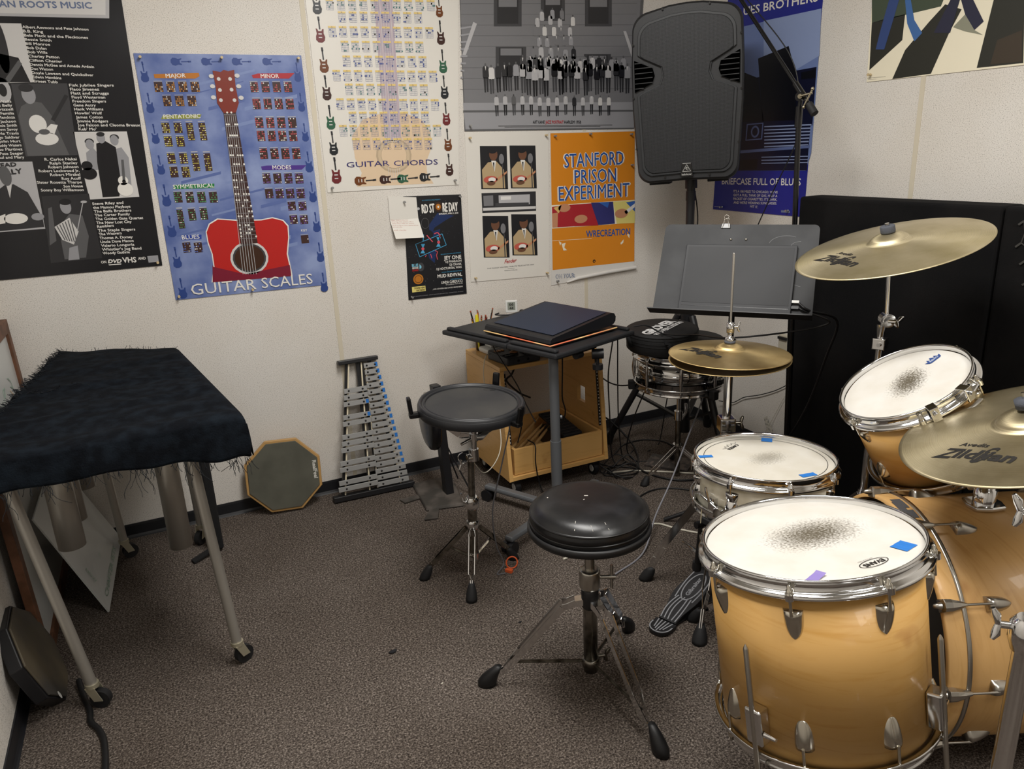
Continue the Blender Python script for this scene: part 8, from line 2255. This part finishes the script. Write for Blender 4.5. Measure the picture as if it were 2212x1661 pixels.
cable('white cable on the carpet between the throne and the hi-hat legs', [(-1.35, -1.02, .004), (-1.10, -.98, .004), (-.97, -.97, .004), (-.90, -.97, .004), (-.86, -1.04, .004), (-.80, -1.12, .004), (-.70, -1.22, .004)], .004, CW)
cable('thick black cable looping from the monitor down to the floor by the partition', [tuple(mq(.203, -.080, .007)), tuple(mq(.235, -.10, .0)), (-.50, -1.395, .84), (-.46, -1.33, .70), (-.40, -1.20, .45), (-.30, -1.0, .22), (-.26, -.82, .08), (-.28, -.75, .01)], .0042, CB)
cable('black cable stretched from the table across the hi-hat rod to the monitor', [(-.83, -.70, .735), (-.78, -.72, .735), (-.72, -.76, .70), (-.72, -.95, .735), (-.80, -1.22, .79), (-.66, -1.36, .82), (-.585, -1.44, .855), tuple(mq(.225, -.105, .004)), tuple(mq(.203, -.095, .007))], .003, CB)
cable('thin black wire running along the right wall to the speaker stand', [(-.012, -.75, .37), (-.01, -.66, .31), (-.012, -.56, .26), (-.012, -.46, .22), (-.012, -.38, .17), (-.03, -.30, .16)], .0022, CB)
cable('thin pale string hanging down the right wall to the paper tag', [(-.012, -.72, .30), (-.012, -.67, .20), (-.02, -.635, .12), (-.03, -.60, .05), (-.04, -.57, .004)], .0012, CW)
cable('thin black cable hanging behind the speaker pole', [(-.30, -.38, 1.27), (-.25, -.36, 1.10), (-.27, -.37, .95), (-.29, -.36, .80), (-.33, -.33, .5), (-.36, -.30, .2), (-.40, -.30, .005), (-.50, -.35, .004)], .003, CB)
cable('thin dark wire drooping from the boom stand across the blue poster', [tuple(jt+dB*.55+V((.02, 0, 0))), (-.33, -.93, 1.72), (-.33, -1.0, 1.55), (-.33, -1.0, 1.42), (-.34, -.90, 1.22), (-.36, -.83, 1.05), (-.40, -.80, .9)], .0022, CB)
for k, (lb, pts, r) in enumerate((
    ('black cable falling from the table corner past the right side of the rack cabinet', [(-.86, -.60, .70), (-.80, -.50, .62), (-.77, -.42, .45), (-.75, -.40, .25), (-.74, -.40, .06), (-.72, -.42, .004), (-.66, -.40, .004)], .003),
    ('second black cable hanging right of the rack cabinet nearer the snare', [(-.84, -.60, .70), (-.76, -.48, .60), (-.72, -.42, .40), (-.70, -.40, .18), (-.66, -.38, .004), (-.55, -.30, .004)], .0028),
    ('black cable arching from the rack cabinet to the chrome snare', [(-.80, -.30, .50), (-.76, -.36, .42), (-.72, -.44, .40), (-.68, -.55, .44), (-.70, -.60, .50)], .0034),
    ('thick black cable curving over the floor below the chrome snare', [(-.80, -.15, .24), (-.72, -.14, .20), (-.62, -.18, .14), (-.56, -.28, .05), (-.58, -.38, .006), (-.66, -.52, .006), (-.60, -.68, .006), (-.48, -.74, .006), (-.34, -.80, .006)], .0045),
    ('black cable looping on the floor in the corner between tripod legs', [(-.66, -.30, .004), (-.55, -.22, .004), (-.43, -.22, .004), (-.36, -.30, .004), (-.38, -.44, .004), (-.46, -.50, .004)], .0036),
    ('black cable with a loop tied near the chrome snare stand', [(-.68, -.58, .42), (-.69, -.50, .25), (-.67, -.42, .08), (-.62, -.42, .006), (-.54, -.46, .006), (-.50, -.44, .006)], .003),
    ('black cable sweeping across the carpet in front of the chrome snare stand', [(-.94, -.84, .004), (-.82, -.74, .004), (-.70, -.72, .004), (-.60, -.80, .004), (-.56, -.94, .004), (-.60, -1.08, .004)], .0036),
    ('black cable hanging inside the rack cabinet from the table bracket', [(-1.10, -.60, .69), (-1.08, -.56, .55), (-1.05, -.50, .42), (-1.02, -.47, .34), (-1.03, -.44, .26), (-1.06, -.42, .20), (-1.10, -.40, .17)], .003),
    ('black cable kinked like an elbow inside the rack cabinet', [(-1.06, -.10, .50), (-1.10, -.12, .44), (-1.13, -.12, .41), (-1.08, -.14, .35), (-1.03, -.16, .32)], .0045),
    ('black cable draped from the electronic pad into the rack tray', [(-1.60, -.98, .62), (-1.50, -.85, .62), (-1.40, -.70, .58), (-1.30, -.52, .46), (-1.23, -.40, .38), (-1.18, -.36, .28), (-1.20, -.36, .20)], .0028),
    ('thin black cable crossing the front of the rack tray', [(-1.17, -.40, .22), (-1.175, -.478, .222), (-1.178, -.482, .15), (-1.165, -.482, .06), (-1.15, -.50, .004), (-1.10, -.54, .004)], .0028),
    ('black cable hanging from the left half of the table onto the cabinet', [(-1.36, -.50, .70), (-1.33, -.46, .66), (-1.29, -.44, .60), (-1.24, -.46, .50), (-1.22, -.50, .42), (-1.21, -.56, .36)], .0026))):
    cable(lb, pts, r, CB)
TGL = [(-.80, -.40), (-.74, -.36), (-.70, -.44), (-.76, -.52), (-.84, -.50), (-.86, -.42), (-.78, -.36)]
for j in range(3):
    R_ = random.Random(20+j); pts = []
    for k in range(9): a = k*1.3+j; pts.append((-.745+.075*cos(a)+R_.uniform(-.03, .03), -.475+.065*sin(a)+R_.uniform(-.03, .03), .006+.05*max(0, sin(a*1.7+j))*(k % 3 == 1)))
    cable(['tangled black cable heap beside the right rack caster, outer loops', 'tangled black cable in the heap by the rack caster, raised loops', 'tangled black cable in the heap by the rack caster, inner loops'][j], pts, .0028, CB)
cable('grey cable dropping from the electronic pad past the table foot to the orange clip', [(-1.545, -1.03, .64), (-1.53, -1.0, .55), (-1.56, -.99, .42), (-1.60, -.98, .25), (-1.585, -.96, .10), (-1.56, -.96, .02), (-1.60, -.99, .004), (-1.575, -1.0, .004)], .0024, mat('dark_grey_cable', '5c5c60', .5))
cable('thin white cable looping from the cabinet to the pad stand tube', [(-1.28, -.38, .57), (-1.315, -.40, .45), (-1.32, -.45, .30), (-1.35, -.50, .24), (-1.42, -.58, .22), (-1.52, -.72, .27), (-1.64, -.915, .42)], .002, CW)
cable('white cable trailing from the table down to the power plug', [(-1.24, -.25, .575), (-1.30, -.30, .60), (-1.318, -.30, .54), (-1.318, -.30, .47)], .002, CW)
cable('short dark cable coiled beside the thermometer', [(-1.16, -.14, .735), (-1.175, -.13, .728), (-1.15, -.15, .726), (-1.10, -.17, .726), (-1.05, -.15, .726), (-1.0, -.16, .726)], .003, CB)
cable('thick black cable crossing the carpet at bottom left from the caster', [(-2.905, -.93, .02), (-2.89, -1.0, .006), (-2.872, -1.075, .006), (-2.868, -1.12, .006), (-2.845, -1.17, .006), (-2.832, -1.23, .006), (-2.828, -1.35, .006), (-2.84, -1.5, .006)], .008, CB)
OC = thing('cable_tie', (-1.545, -.985, 0), 'small orange loop cable tie on the carpet under the pad stand', 'cable tie'); OM = mat('orange_tie', 'cf5a2c', .5); mb = MB(); c_ = V((-1.535, -.975, .022)); ru = V((.9, -.42, 0)); 
mb.tube([c_+ru*.020*cos(2*pi*k/20)+V((.3, .4, 0))*.012*sin(2*pi*k/20)+V((0, 0, .020*sin(2*pi*k/20))) for k in range(20)], .0028, 8, closed=True); mb.build('loop', OM, OC)
mb = MB(); mb.box((-1.556, -.995, .006), (.014, .026, .010), Mx.Rotation(.6, 3, 'Z')); mb.build('buckle', OM, OC)
# power strip and white cord under the cabinet, folder stack in the corner
PS = thing('power_strip', (-1.16, -.60, 0), 'grey power strip with plugs on the carpet in front of the rack cabinet', 'power strip'); mb = MB(); mb.bar((-1.21, -.60, .018), (-1.10, -.56, .018), .045, .03); mb.build('housing', mat('grey_strip', '8b8d92', .5), PS, bevel=.004)
for k in range(3): mb = MB(); mb.box((-1.19+.03*k, -.593+.012*k, .045), (.018, .026, .026)); mb.build('plug', BLACK, PS, bevel=.003)
mb = MB(); mb.box((-.50, -.52, .006), (.20, .14, .010), Mx.Rotation(-.9, 3, 'Z')); o = mb.build('paperback_booklet', mat('dark_booklet_cover', '3a3533', .5, var=(40, '6b5f58', .5, .6)), base=(-.5, -.52, .0), bevel=.001); tag(o, 'dark booklet lying flat beside the chrome snare stand', 'booklet')
LN = mat('dark_lint', '16161a', .9)
for (x, y, s, m_, lb) in ((-2.057, -1.228, .012, LN, 'dark fluff scrap on open carpet left of the throne'), (-1.655, -1.28, .006, LN, 'tiny dark lint speck between pad stand and throne'), (-1.975, -1.43, .004, CW, 'tiny white crumb on the carpet left of the throne foot')):
    mb = MB(); mb.ball((x, y, s*.3), s, 8, 5, (1, .55, .35)); mb.ball((x+s*.7, y+s*.4, s*.25), s*.6, 7, 4, (1, .6, .4)); o = mb.build('lint_scrap', m_, base=(x, y, 0)); tag(o, lb, 'lint')
